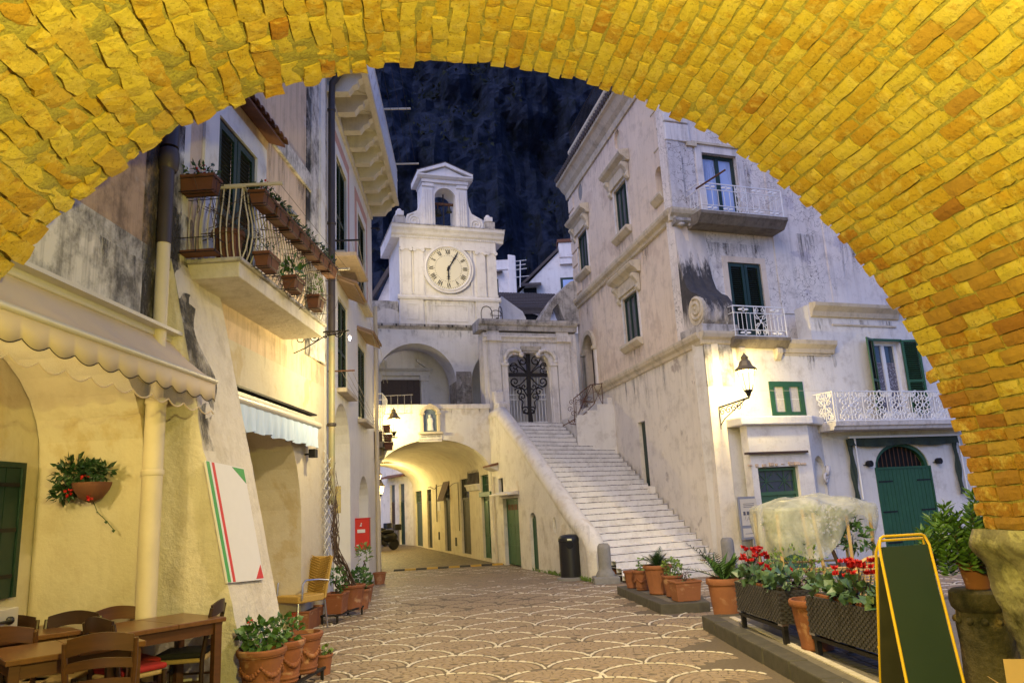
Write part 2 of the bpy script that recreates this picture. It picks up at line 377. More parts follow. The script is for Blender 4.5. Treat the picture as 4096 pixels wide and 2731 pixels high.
def stone(mb, x, y, ax, ay, h, top=.004, b=.007):
    """one sett: four sides and a bevelled, slightly uneven top"""
    ca = Vector((x, y, 0)); j = lambda s: random.uniform(-s, s)
    i = len(mb.v); t = [top + j(.0025) for _ in range(4)]
    for (sa, sb), zz in zip(((-1, -1), (1, -1), (1, 1), (-1, 1)), t): mb.v.append(ca + ax * sa * (1 + j(.06)) + ay * sb * (1 + j(.06)) + Vector((0, 0, -h)))
    la, lb = ax.length, ay.length
    for (sa, sb), zz in zip(((-1, -1), (1, -1), (1, 1), (-1, 1)), t): mb.v.append(mb.v[i + (0 if (sa, sb) == (-1, -1) else 1 if (sa, sb) == (1, -1) else 2 if (sa, sb) == (1, 1) else 3)] + Vector((0, 0, h + zz - b)))
    for k, ((sa, sb), zz) in enumerate(zip(((-1, -1), (1, -1), (1, 1), (-1, 1)), t)): q = mb.v[i + k]; mb.v.append(ca + (Vector((q.x, q.y, 0)) - ca) * (1 - b / max(.02, min(la, lb))) + Vector((0, 0, zz)))
    for r in (0, 4):
        for k in range(4): m = (k + 1) % 4; mb.f.append((i + r + k, i + r + m, i + r + 4 + m, i + r + 4 + k))
    mb.f.append((i + 8, i + 9, i + 10, i + 11))
whites = []; browns = []
for cx, cy in CENT:
    near = [(x, y) for x, y in CENT if abs(x - cx) < 1.2 and -1.3 < y - cy < -.2]
    def vis(x, y): return not any((x - a) ** 2 + (y - b) ** 2 < (RC + .045) ** 2 for a, b in near)
    if not infrust(cx, max(cy, 1)) or not inlane(cx, cy): continue
    nA = 14; gap0 = random.random()
    for k in range(nA):
        a = math.pi * (k + .5) / nA
        x = cx + RC * math.cos(a); y = cy + RC * math.sin(a)
        if vis(x, y) and inlane(x, y) and not inpatch(x, y) and random.random() > .02 and not (gap0 < .16 and k in (6, 7, 8)): whites.append((x, y, a, random.uniform(.8, 1.0) * RC * math.pi / nA / 2, random.uniform(.012, .018)))
    if cy < 20.5:
        r = RC - .085; ring = 0
        while r > .03:
            n = max(3, int(2 * math.pi * r / .098)); ph = random.random()
            for k in range(n):
                a = 2 * math.pi * (k + ph) / n; x = cx + r * math.cos(a); y = cy + r * math.sin(a)
                if vis(x, y) and inlane(x, y): browns.append((x, y, a, math.pi * r / n * .93, .039))
            r -= .088; ring += 1
def size_key(q): return (q[1] if abs(q[0] / q[1]) < .68 and q[1] > 7.2 else 99)
whites.sort(key=size_key); browns.sort(key=size_key)
for lst, name, m1, m2 in ((whites, 'white_sett', 'white_sett', 'white_sett'), (browns, 'brown_sett', 'sett_one', 'sett')):
    for (x, y, a, hl, hw) in lst[:300]:
        mb = MB(); stone(mb, 0, 0, Vector((-math.sin(a), math.cos(a), 0)) * hl, Vector((math.cos(a), math.sin(a), 0)) * hw, .03, .009 if name[0] == 'w' else .006)
        o = bpy.data.objects.new(name, mb.data(name, m1)); COL.objects.link(o); o.location = (x, y, 0); o.parent = pave
    mb = MB()
    for (x, y, a, hl, hw) in lst[300:]: stone(mb, x, y, Vector((-math.sin(a), math.cos(a), 0)) * hl, Vector((math.cos(a), math.sin(a), 0)) * hw, .03, .009 if name[0] == 'w' else .006)
    mb.build(name + '_field', m2, pave, kind='stuff', fix=False)
fs = MB(); fs.box(WORLD, -6, 5.2, 16.4, 23.8, .001, .004); fs.build('worn_paving', 'paving_far', pave)
pm = MB()
for c, a, b in PATCH:
    pts = []
    for k in range(40):
        t_ = 2 * math.pi * k / 40; q = 1 + .28 * mnoise.noise(Vector((math.cos(t_) * 1.7 + c[0], math.sin(t_) * 1.7, c[1]))); pts.append(Vector((c[0] + a * q * math.cos(t_), c[1] + b * q * math.sin(t_), .0075)))
    pm.face(pts)
0 and pm.build('mortar_patch', 'patch_grey', pave, kind='stuff')
# raised islands with kerb stones
def island_build(name, label, pts, z, closed_edges, first):
    t = thing(name, label, 'kerb', (pts[0][0], pts[0][1], 0)); n = len(pts)
    cen = sum((Vector((p[0], p[1], 0)) for p in pts), Vector()) / n
    ins = [Vector((p[0], p[1], 0)).lerp(cen, .03) for p in pts]
    MB().prism([p + Vector((0, 0, -.1)) for p in ins], (0, 0, z + .09)).build('top_surface', 'island_top', t)
    for k in closed_edges:
        a = Vector((*pts[k], 0)); b = Vector((*pts[(k + 1) % n], 0)); d = (b - a); L = d.length; d.normalize(); nn = Vector((-d.y, d.x, 0))
        if (cen - a).dot(nn) < 0: nn = -nn
        s = 0
        while s < L - .05:
            l = min(random.uniform(.45, .8), L - s); l = L - s if L - s - l < .25 else l
            c = a + d * (s + l / 2) + nn * .1 + Vector((0, 0, z / 2 - .03))
            mb = MB(); mb.obb(c, d * (l / 2 - .006), nn * (.1 + random.uniform(-.006, .006)), Z * (z / 2 + .03 + random.uniform(-.004, .004)))
            mb.build('kerb_stone', 'basalt', t, bevel=.015); s += l
    return t
plain('island_top', (.16, .14, .11), .8, var=.4, sc=7, world=True, bst=.5)
I1 = [(1.72, 14.75), (2.05, 12.05), (2.80, 12.0), (2.95, 15.2)]
isl1 = island_build('kerb_island', 'low stone kerbed island with terracotta pots before the stairs', I1, .15, (0, 1, 2), 0)
I2 = [(2.33, 10.6), (2.45, 7.6), (2.55, 4.6), (6.5, 5.2), (6.0, 11.2)]
isl2 = island_build('kerb_island', 'long dark stone kerbed island under the wicker planters', I2, .17, (0, 1, 4), 0)
for t, (x0, y0), (x1, y1), n in ((isl2, (2.68, 10.35), (2.86, 5.4), 34),):
    for k in range(n):
        a = Vector((lerp(x0, x1, k / n), lerp(y0, y1, k / n), .165)); b = Vector((lerp(x0, x1, (k + .9) / n), lerp(y0, y1, (k + .9) / n), .165))
        MB().bar(a, b, .075, .016).build('white_tile', 'white_sett', t, bevel=.003)
for k in range(44):                 # dark setts on the island
    for j in range(5):
        x = 3.0 + j * .17 + random.uniform(-.01, .01); y = 10.4 - k * .12 + random.uniform(-.01, .01)
        if k == 0 and j == 0: SM = MB()
        stone(SM, x, y, Vector((.078, 0, 0)), Vector((0, .053, 0)), .02, .0)
for v in SM.v: v.z += .166
SM.build('dark_sett_field', 'basalt', isl2, kind='stuff', fix=False)
# speed bump at the mouth of the passage
sbt = thing('speed_bump', 'black and yellow rubber speed bump across the lane mouth', 'speed bump', gnd(1030, 1302))
A_ = gnd(905, 1311); B_ = gnd(1205, 1293)
plain('rubber', (.03, .028, .025), .8, var=.3); plain('rubber_yellow', (.42, .26, .04), .7, var=.2)
for k in range(12):
    a = A_.lerp(B_, k / 12); b = A_.lerp(B_, (k + .97) / 12); dd = (b - a).normalized(); s_ = Vector((-dd.y, dd.x, 0))
    mb = MB(); mb.prism([a - s_ * .18, a - s_ * .09 + Z * .045, a + s_ * .09 + Z * .045, a + s_ * .18], b - a); mb.build('bump_segment', 'rubber_yellow' if k % 2 else 'rubber', sbt)
dr = MB(); p0 = gnd(1215, 1288); q0 = gnd(1262, 1294); dd = (q0 - p0)
for k in range(12): dr.bar(p0 + dd * (k / 12) + Z * .008, p0 + dd * (k / 12) + Vector((dd.y, -dd.x, 0)).normalized() * -.35 + Z * .008, .02, .012)
single(dr, 'drain_grate', 'iron', 'dark slotted iron drain grate beside the speed bump', 'drain', p0)

# ================================================================ brick vault
VA = Vector((math.sin(R_(-8)), math.cos(R_(-8)), 0)); VE = Vector((math.cos(R_(-8)), -math.sin(R_(-8)), 0)); VR = 3.56; VC = .42; VZ = 1.39; VD = 5.0
def vp(th, d, r=VR): return VE * (VC + r * math.cos(th)) + VA * d + Vector((0, 0, VZ + r * math.sin(th)))
def brick_mat(name, stops, world=False):
    m, t, N, L, p = nodes(name); co = coords(t, world); oi = N.new('ShaderNodeObjectInfo')
    col = ramp(t, oi.outputs['Random'] if not world else nz(t, co, 5, 3), stops)
    col = mix(t, ramp(t, nz(t, co, 7, 7, .7, .6), [(.5, 0), (.62, .75)]), col, (.66, .52, .16))
    col = mix(t, ramp(t, nz(t, co, 11, 6, .7), [(.55, 0), (.68, .6)]), col, (.45, .22, .03))
    col = mix(t, ramp(t, nz(t, co, 38, 5, .7), [(.55, 0), (.72, .8)]), col, (.13, .085, .02))
    L.new(col, p.inputs['Base Color']); p.inputs['Roughness'].default_value = .85; p.inputs['Specular IOR Level'].default_value = .15; bump(t, p, nz(t, co, 24, 8, .75), 1.0, .02); return m
brick_mat('brick_one', [(0, (.62, .49, .10)), (.3, (.60, .45, .075)), (.55, (.54, .35, .05)), (.75, (.50, .29, .045)), (.9, (.65, .52, .12)), (1, (.42, .2, .035))])
rand_tint('brick_brown', [(0, (.44, .23, .045)), (.4, (.50, .30, .06)), (.7, (.36, .16, .035)), (1, (.52, .34, .08))], .85, 18, 1.4)
brick_mat('brick_many_brown', [(.35, (.46, .25, .045)), (.5, (.40, .19, .038)), (.65, (.5, .31, .06))], True)
brick_mat('brick_many', [(.35, (.62, .49, .10)), (.5, (.58, .42, .065)), (.65, (.54, .34, .05))], True)
plain('mortar', (.40, .35, .09), .95, var=.35, sc=55, bst=1.6, world=True, base2=(.15, .115, .03))
plaster('pier_stone', (.34, .31, .2), dirt=(.06, .055, .035), amt=.9, streak=.1, patch=(.5, .46, .27), bst=1.2, psc=4, pth=.52)
vault = thing('brick_arch', 'brick barrel vault lit yellow that frames the square', 'arch', VE * VC)
def rough(th): return max(0, min(1, (th - 1.35) / .7))           # the left flank is more broken
def gridmesh(mb, fn, nu, nv):
    b = len(mb.v)
    for i in range(nu + 1):
        for j in range(nv + 1): mb.v.append(fn(i / nu, j / nv))
    for i in range(nu):
        for j in range(nv): a = b + i * (nv + 1) + j; mb.f.append((a, a + 1, a + nv + 2, a + nv + 1))
def morf(s, t):
    th = s * math.pi; d = lerp(VD - .03 + .05 * mnoise.noise(Vector((th * 9, 0, 3))), 1.4, t); q = Vector((th * 3.5, d, 0))
    rg = rough(th); return vp(th, d, VR + .014 + .003 * rg + .010 * max(0, 1 - th / .9) + (.008 + .015 * rg) * mnoise.fractal(q * 7, 1, 2, 3) + (.008 + .008 * rg) * mnoise.noise(q * 2.2))
mo = MB(); gridmesh(mo, morf, 420, 130)
gridmesh(mo, lambda s, t: vp(s * math.pi, lerp(1.4, -7, t), VR + .02), 60, 10)
mo.build('mortar_bed', 'mortar', vault, smooth='all', fix=False)
ou = MB()
gridmesh(ou, lambda s, t: vp(s * math.pi, lerp(VD - .05, -7, t), VR + .55), 40, 4)
gridmesh(ou, lambda s, t: vp(s * math.pi, VD - .05, lerp(VR + .03, VR + .55, t)), 60, 2)
ou.build('outer_shell', 'stained', vault, fix=False)
for e0, e1, nm in ((VC + VR + .06, VC + VR + 1.2, 'pier_wall'), (VC - VR - 1.2, VC - VR - .02, 'pier_wall')):
    fr = Fr((VE * e0)[:2], VA[:2], VE[:2]); MB().box(fr, -7, VD - .6 if e0 > 0 else VD - .1, 0, e1 - e0, -.1, VZ + .02).build(nm, 'pier_stone', vault)
BR = []
th = .006; row = 0
while th < math.pi - .01:
    rg = rough(th); wdt = random.uniform(.074, .096) + rg * random.uniform(.015, .05); dth = wdt / VR
    d = VD + random.uniform(-.055, .025) + (.03 if row % 2 else 0)
    while d > 1.5:
        L = random.choice((.22, .22, .2, .24, .11)) * random.uniform(.88, 1.14) + rg * random.uniform(0, .08)
        BR.append((th, d, dth, L, rg)); d -= L + random.uniform(.010, .02)
    th += dth + random.uniform(.010, .017) / VR; row += 1
def brick(mb, th, d, dth, L, rg):
    """stretcher face towards the room: a 4x3 uneven cushion on a skirt"""
    h = random.uniform(-.003, .008) + rg * random.uniform(-.018, .022); tl = random.uniform(-.005, .005) * (1 + rg); t2 = random.uniform(-.006, .006)
    b = len(mb.v); nu, nv = 4, 3; g_ = .0
    off = Vector((random.uniform(0, 99), random.uniform(0, 99), 0)); jt = .006 + .010 * rg
    P = {}
    sk = random.uniform(-.012, .012) * (1 + rg)
    for i in range(nu):
        for j in range(nv):
            s = i / (nu - 1); t = j / (nv - 1); e = (i in (0, nu - 1)) + (j in (0, nv - 1))
            r = VR - h - tl * (t - .5) - t2 * (s - .5) + e * .006 + random.uniform(-1, 1) * (.004 + .006 * rg)
            P[i, j] = (th + dth * t + random.uniform(-jt, jt) / VR + sk * (s - .5) / VR, d - L * s + random.uniform(-jt, jt), r)
    for i in range(nu):
        for j in range(nv): mb.v.append(vp(*P[i, j]))
    for i in range(nu - 1):
        for j in range(nv - 1): a = b + i * nv + j; mb.f.append((a, a + nv, a + nv + 1, a + 1))
    rim = [(i, 0) for i in range(nu)] + [(nu - 1, j) for j in range(1, nv)] + [(i, nv - 1) for i in range(nu - 2, -1, -1)] + [(0, j) for j in range(nv - 2, 0, -1)]
    k0 = len(mb.v)
    for q in rim: a, c, r = P[q]; mb.v.append(vp(a, c, r + .055))
    for k in range(len(rim)):
        m = (k + 1) % len(rim); i0 = b + rim[k][0] * nv + rim[k][1]; i1 = b + rim[m][0] * nv + rim[m][1]
        mb.f.append((i0, k0 + k, k0 + m, i1))
def seen(q):
    P = vp(q[0] + q[2] / 2, q[1] - q[3] / 2) - CAMP; zf = P.dot(_f)
    if zf < .3: return 0
    x = P.dot(_r) / zf * FPX; y = P.dot(_u) / zf * FPX
    if abs(x) > 2048 or abs(y) > 1365: return 0
    nrm = (vp(q[0], 0, 1) - vp(q[0], 0, 0)); return q[2] * q[3] * abs(P.normalized().dot(nrm)) / P.length_squared
BR.sort(key=lambda q: -seen(q))
vloc = parent_loc(vault)
for q in BR[:300]:
    mb = MB(); brick(mb, *q); c = vp(q[0], q[1] - q[3] / 2); o = bpy.data.objects.new('brick', mb.data('brick', 'brick_one' if q[0] > .46 + random.gauss(0, .16) else 'brick_brown', c, False)); COL.objects.link(o); o.parent = vault; o.location = c - vloc
mb = MB()
mb2 = MB()
for q in BR[300:]: brick(mb if q[0] > .42 + random.gauss(0, .14) else mb2, *q)
mb.build('brick_courses', 'brick_many', vault, kind='stuff'); mb2.build('brick_courses', 'brick_many_brown', vault, kind='stuff')
# rough springer stone on the right
ps = MB()
def pierf(s, t):
    z = t * (VZ + .02); prof = .0 + .30 * (1 - t) ** 1.3 - .05 * math.exp(-((t - .93) / .06) ** 2)
    a = s * 3                       # 0..1 side facing the passage, 1..2 front, 2..3 far side
    if a < 1: p = (VD - .75 + .75 * a, 0.0)
    elif a < 2: p = (VD + .04, (a - 1) * .95)
    else: p = (VD + .04 - (a - 2) * .8, .95)
    q = VE * (VC + VR - .02 + prof * (1 - p[1] / .95) + p[1]) + VA * p[0] + Vector((0, 0, z))
    nn = mnoise.fractal(q * 4, 1, 2, 4) * .045; cx = VE * (VC + VR + .5) + VA * (VD - .35); dirv = (Vector((q.x, q.y, 0)) - cx); dirv.z = 0
    return q + dirv.normalized() * nn
gridmesh(ps, pierf, 90, 46)
ps.build('springer_stone', 'pier_stone', vault, smooth='all', fix=False)
MB().box(Fr((VE * (VC + VR))[:2], VA[:2], VE[:2]), VD - .7, VD - .02, .05, .9, VZ - .12, VZ + .02).build('stone_cap', 'pier_stone', vault, bevel=.03)
lt = thing('hanging_lantern', 'iron lantern hanging from the crown of the brick arch', 'lamp', vp(math.pi / 2, 1.15, 1.9))
lp = vp(math.pi / 2, 1.15, 1.9)
MB().tube([lp + Z * .3, vp(math.pi / 2, 1.15, VR + .02)], .012).build('rod', 'iron', lt)
MB().lathe([(.02, .34), (.05, .3), (.2, .2), (.21, .18), (.02, .18)], lp, 8).build('cap', 'iron', lt)
MB().lathe([(.08, -.12), (.14, .15)], lp, 8).build('glass', 'lamp_glow', lt)
point('lantern_light', lp - Z * .22, 90, (1, .86, .2), .05, lt)
pl_ = VE * (VC + 1.9) + VA * (VD + .55) + Vector((0, 0, VZ + VR + 1.1))  # unseen lamp, added to spread broad warm light over the square
pt_ = thing('street_lamp', 'added unseen lamp on the outer face of the brick arch filling the square', 'street lamp', pl_)
MB().box(Fr((0, 0), VE[:2], VA[:2]), VC - VR - 1.5, VC + VR + 1.5, VD - .6, VD - .06, VZ + VR + .4, VZ + VR + 2.6).build('arch_gable', 'stained', vault)
MB().bar(VE * (VC + 1.9) + VA * (VD - .06) + Vector((0, 0, pl_.z + .3)), pl_ + Z * .3, .04, .04).build('arm', 'iron', pt_)
MB().lathe([(.02, .34), (.05, .3), (.2, .2), (.21, .18), (.02, .18)], pl_, 8).build('cap', 'iron', pt_); MB().lathe([(.08, -.12), (.14, .15)], pl_, 8).build('glass', 'lamp_glow', pt_)
point('lamp_light', pl_ - Z * .25, 230, (1, .79, .42), .15, pt_, 128, (pl_.x - .6, pl_.y + 5.2, 0))
# ================================================================ shared builders
def leaves(mb, c, rad, n, size, droop=0.0, asp=.5, up=None):
    c = Vector(c)
    for _ in range(n):
        while True:
            q = Vector((random.uniform(-1, 1), random.uniform(-1, 1), random.uniform(-1, 1)))
            if .25 < q.length < 1: break
        p = c + Vector((q.x * rad[0], q.y * rad[1], q.z * rad[2]))
        d = (q.normalized() + Vector((random.gauss(0, .6), random.gauss(0, .6), random.gauss(.25 - droop, .5)))).normalized()
        leaf(mb, p, d, size * random.uniform(.6, 1.25), asp)
def leaf(mb, p, d, L, asp=.5, fold=.18):
    s = d.cross(Vector((random.gauss(0, 1), random.gauss(0, 1), random.gauss(0, 1))))
    if s.length < 1e-3: return
    s.normalize(); nrm = s.cross(d); w_ = L * asp * .5
    i = mb.vs([p, p + d * L * .45 + s * w_ + nrm * L * fold * .5, p + d * L - nrm * L * fold * .6, p + d * L * .45 - s * w_ + nrm * L * fold * .5, p + d * L * .5])
    mb.f += [(i, i + 1, i + 4), (i + 1, i + 2, i + 4), (i + 2, i + 3, i + 4), (i + 3, i, i + 4)]
def vine(mb, a, b, r, wob=.1, n=9, seg=5):
    a = Vector(a); b = Vector(b); pts = [a.lerp(b, k / n) + Vector((random.gauss(0, wob), random.gauss(0, wob), random.gauss(0, wob))) * math.sin(math.pi * k / n) for k in range(n + 1)]
    mb.tube(pts, [r * (1 - .5 * k / n) for k in range(n + 1)], seg)
def shutter(fr, u0, u1, z0, z1, n, mat, parent, name='shutter', th=.04, st=.07, step=.045, mid=True, label=None):
    f = MB(); f.box(fr, u0, u0 + st, n - th, n, z0, z1).box(fr, u1 - st, u1, n - th, n, z0, z1)
    f.box(fr, u0 + st, u1 - st, n - th, n - .003, z1 - st, z1).box(fr, u0 + st, u1 - st, n - th, n - .003, z0, z0 + st * 1.3)
    if mid: f.box(fr, u0 + st, u1 - st, n - th, n - .003, lerp(z0, z1, .42), lerp(z0, z1, .42) + st)
    s_ = f.build(name, mat, parent, label=label)
    sl = MB(); z = z0 + st * 1.4
    while z < z1 - st:
        if not mid or abs(z - lerp(z0, z1, .42) - st / 2) > st * .6:
            sl.prism([fr.w(u0 + st, n - th + .004, z), fr.w(u0 + st, n - th + .010, z - .004), fr.w(u0 + st, n - .004, z + .028 - .05 + .0), fr.w(u0 + st, n - .010, z - .018)], fr.u * (u1 - u0 - 2 * st))
        z += step
    sl.build('louvre_slats', mat, s_, kind='stuff')
    MB().box(fr, u0 + st, u1 - st, n - th - .012, n - th - .006, z0 + st, z1 - st).build('backing', 'dark_void', s_)
    return s_
def window(fr, u0, u1, z0, z1, n, parent, fm='dark_green', pm='pane', bars=1, cols=2, fw=.06, name='window', deep=.08):
    f = MB(); f.box(fr, u0, u1, n - deep, n, z0, z0 + fw).box(fr, u0, u1, n - deep, n, z1 - fw, z1)
    f.box(fr, u0, u0 + fw, n - deep, n - .002, z0 + fw, z1 - fw).box(fr, u1 - fw, u1, n - deep, n - .002, z0 + fw, z1 - fw)
    for k in range(1, cols): c = lerp(u0, u1, k / cols); f.box(fr, c - fw * .6, c + fw * .6, n - deep, n - .004, z0 + fw, z1 - fw)
    o = f.build(name, fm, parent)
    for k in range(cols):
        a = lerp(u0, u1, k / cols); b = lerp(u0, u1, (k + 1) / cols)
        MB().box(fr, a + .01, b - .01, n - deep * .75, n - deep * .6, z0 + .01, z1 - .01).build('pane', pm, o)
    if bars:
        m = MB()
        for k in range(1, bars + 1): zz = lerp(z0, z1, k / (bars + 1)); m.box(fr, u0 + fw, u1 - fw, n - deep * .7, n - .015, zz - .015, zz + .015)
        m.build('glazing_bar', fm, o)
    return o
def plank_door(fr, u0, u1, z0, z1, n, parent, mat, planks=8, name='door', leafs=2, hinges=True, th=.05):
    d = MB(); d.box(fr, u0 - .05, u0, n - th, n + .015, z0, z1 + .05).box(fr, u1, u1 + .05, n - th, n + .015, z0, z1 + .05).box(fr, u0, u1, n - th, n + .015, z1, z1 + .05)
    o = d.build(name, mat, parent)
    for k in range(planks):
        a = lerp(u0, u1, k / planks); b = lerp(u0, u1, (k + 1) / planks); g_ = .006 if (k + 1) % (planks // leafs or 1) else .012
        MB().box(fr, a + .004, b - g_, n - th, n + random.uniform(-.003, .003), z0, z1 - .004).build('plank', mat, o)
    if hinges:
        for zz in (.15, .5, .85):
            for a, b in ((u0 + .02, u0 + (u1 - u0) * .27), (u1 - (u1 - u0) * .27, u1 - .02)): MB().box(fr, a, b, n, n + .012, lerp(z0, z1, zz), lerp(z0, z1, zz) + .035).build('hinge', 'iron', o)
    return o
def moulding(fr, u0, u1, prof, mat, parent, name='moulding', bevel=0): return MB().prof(fr, prof, u0, u1).build(name, mat, parent, bevel=bevel)
CORN = lambda n, z, s=1: [(0, z), (0, z + .3 * s), (n, z + .3 * s), (n, z + .24 * s), (n * .8, z + .22 * s), (n * .62, z + .13 * s), (n * .35, z + .1 * s), (n * .3, z + .02 * s), (n * .12, z)]
def tile_canopy(fr, u0, u1, n0, n1, z0, z1, parent, k, mat='tile_roof', r=None):
    c = MB().prism([fr.w(u0, n0, z0 - .05), fr.w(u0, n1, z1 - .05), fr.w(u0, n1, z1 - .01), fr.w(u0, n0, z0 - .01)], fr.u * (u1 - u0)).build('canopy', mat, parent)
    r = r or (u1 - u0) / k * .5
    for i in range(k):
        uc = lerp(u0, u1, (i + .5) / k); mb = MB(); ring = []
        for s, rr in ((0, r * .85), (1, r)):
            b = fr.w(uc, lerp(n0, n1 + .05, s), lerp(z0, z1 - .01, s)); ring.append([b + fr.u * math.cos(a) * rr + Z * math.sin(a) * rr * .8 for a in [math.pi * q / 8 for q in range(9)]]); ring.append([b + fr.u * math.cos(a) * rr * .78 + Z * math.sin(a) * rr * .62 for a in [math.pi * q / 8 for q in range(9)]])
        i0 = len(mb.v)
        for rg in ring: mb.vs(rg)
        for q in range(8): mb.f += [(q, q + 1, 18 + q + 1, 18 + q), (9 + q, 27 + q, 27 + q + 1, 9 + q + 1), (18 + q, 18 + q + 1, 27 + q + 1, 27 + q)]
        mb.build('tile', mat, c, smooth=True)
    return c
def scroll(mb, c, ax, ay, r0, turns=1.4, rad=.008, flip=1, seg=5, n=16): mb.tube(spiral(c, ax, Vector(ay) * flip, r0, r0 * .15, 0, 2 * math.pi * turns, n), rad, seg)

# ================================================================ left: cafe building
FB = Fr((-3.46, 13.53), (.0384, .9993), (.9993, -.0384))
sn = lambda a: math.sin(R_(a)); cs = lambda a: math.cos(R_(a))
FC = Fr((-3.46, 13.53), (sn(-3.7), cs(3.7)), (cs(3.7), sn(3.7)))
cafe = thing('cafe_building', 'tan and cream cafe building with buttress, arches and flowered balcony', 'building', FB.w(-4, 0, 0))
wl = MB(); wallmesh(wl, FB, rect(-9.4, 0, -.1, 4.0), [archpoly(-8.75, -6.1, -.05, 2.35, 3.5, 16), archpoly(-4.05, -1.25, -.05, 1.5, 3.25, 16)], -1.05, 0)
wl.build('lower_wall', 'cream', cafe)
MB().box(FB, -9.4, 0, -1.25, -1.06, -.1, 4.0).build('back_wall', 'cream', cafe)
MB().box(FB, -6.0, -1.0, -.84, -.7, -.1, 3.5).build('recess_wall', 'cream', cafe)
wu = MB(); wallmesh(wu, FB, rect(-6.05, 0, 4.0, 12), [rect(-4.72, -3.45, 4.6, 6.85)], -.4, -.005); wu.build('upper_wall', 'tan', cafe)
MB().box(FB, -9.4, -6.05, -.4, -.012, 4.55, 12).build('upper_wall', 'brown_plaster', cafe)
MB().box(FB, -9.4, -6.05, -.4, -.004, 4.0, 4.55).build('band', 'stained', cafe)
MB().box(FB, -9.4, -5.9, -.02, .012, 3.72, 4.35).build('band', 'stained', cafe)
MB().box(FB, -.95, 0, -.1, .03, 4.4, 12).build('corner_pilaster', 'stained', cafe)
MB().box(FB, -1.15, -.95, -.1, .012, 4.4, 12).build('corner_pilaster', 'blackened', cafe)
MB().box(FB, -.5, -.22, -.1, .07, 4.4, 12).build('corner_moulding', 'white', cafe)
MB().box(FB, -3.9, -.96, -.02, .045, 7.4, 7.72).build('string_course', 'stained', cafe)
MB().box(FB, -5.95, -5.45, -.05, .02, 4.3, 12).build('pilaster', 'white', cafe)
MB().box(FB, -5.1, -4.72, -.05, .03, 4.6, 7.15).build('door_surround', 'white', cafe)
MB().box(FB, -3.45, -3.1, -.05, .03, 4.6, 7.15).build('door_surround', 'white', cafe)
MB().box(FB, -4.72, -3.45, -.05, .03, 6.85, 7.15).build('door_surround', 'white', cafe)
for a, b, op in ((-4.68, -4.1, 0), (-4.07, -3.48, 0)): shutter(FB, a, b, 4.66, 6.82, .0, 'dark_green', cafe, 'louvred_door', step=.06, st=.09)
tile_canopy(FB, -4.45, -2.95, .0, .26, 7.40, 7.3, cafe, 8)
# buttress
m_, t_, N_, L_, p_ = nodes('soot'); co = coords(t_, True, (1, 1, .5)); L_.new(mix(t_, nz(t_, co, 12, 5), (.02, .018, .016), (.08, .07, .06)), p_.inputs['Base Color']); p_.inputs['Roughness'].default_value = .95; L_.new(ramp(t_, nz(t_, co, 3.2, 8, .75), [(.40, 0), (.58, .92)]), p_.inputs['Alpha'])
def bn(z): return max(.0, .98 - .213 * z)
bt = MB(); NB = 26
def bf(s, t):
    z = lerp(-.05, 4.75, t); u = None; wob = .018 * mnoise.noise(Vector((s * 9, z * 2.2, 1))) + .012 * mnoise.noise(Vector((s * 23, z * 7, 4)))
    if s < .4: return FB.w(-5.8 + wob, lerp(-.1, bn(z) + .02, s / .4), z)
    if s < .7: return FB.w(lerp(-5.8, -4.6, (s - .4) / .3), bn(z) + .02 + wob * 1.5, z)
    return FB.w(-4.6 + wob, lerp(bn(z) + .02, -.1, (s - .7) / .3), z)
gridmesh(bt, bf, 30, 44); bt.build('buttress', 'buttress_plaster', cafe, smooth=True, fix=True) if False else None
plaster('buttress_plaster', (.70, .64, .54), dirt=(.3, .24, .16), amt=.4, streak=.25, patch=(.6, .54, .44), bst=.8)
bt.build('buttress', 'buttress_plaster', cafe, smooth=True)
bk = MB()                            # black weathering crust on the buttress head
def bkf(s, t):
    z = lerp(2.45, 5.15, t); n_ = bn(z) + .026; w_ = .28 + .16 * mnoise.noise(Vector((z * 2.2, 0, 7)))
    return FB.w(lerp(-5.806, -5.8 + .8 * (.5 + .6 * mnoise.noise(Vector((z * 1.7, 3, 1)))), s), n_ if z < 4.55 else .03, z)
gridmesh(bk, bkf, 6, 40); bk.build('weathered_crust', 'soot', cafe)
MB().box(FB, -6.32, -6.06, -.02, .016, 3.75, 6.6).build('soot_stain', 'soot', cafe); MB().box(FB, -5.94, -5.6, -.02, .026, 4.4, 6.2).build('soot_stain', 'soot', cafe)
il = thing('wall_lamp', 'cafe wall lamp glowing inside the first arch', 'lamp', FB.w(-8.3, -.9, 2.7)); MB().box(FB, -8.4, -8.2, -1.05, -.95, 2.6, 2.8).build('mount', 'iron', il); MB().ball(FB.w(-8.3, -.85, 2.7), .09, 12, 8).build('globe', 'lamp_glow', il, smooth='all'); point('globe_light', FB.w(-8.3, -.7, 2.62), 8, WARM, .08, il)
# menu board on the buttress
brd = thing('menu_board', 'blank white board with green and red stripes fixed to the sloping buttress', 'board', FB.w(-5.2, .55, 1.6))
def onb(px, py, n=.045):
    # point on the sloped face n = .98 - .213 z
    d = ray(px, py); nn = (FB.n + Z * .213); p0 = FB.w(0, .98 + n, 0); return CAMP + d * ((p0 - CAMP).dot(nn) / d.dot(nn))
c_ = [onb(523, 1338), onb(607, 1330), onb(560, 1075), onb(472, 1057)]; nb = (c_[1] - c_[0]).cross(c_[3] - c_[0]).normalized()
if nb.dot(FB.n) < 0: nb = -nb
plain('sign_white', (.66, .64, .62), .55, var=.04); plain('flag_green', (.05, .3, .07), .5, var=.1); plain('flag_red', (.55, .03, .03), .5, var=.1)
MB().prism([p - nb * .02 for p in c_], nb * .02).build('panel', 'sign_white', brd)
def bp(s, t): return c_[0].lerp(c_[1], s).lerp(c_[3].lerp(c_[2], s), t)
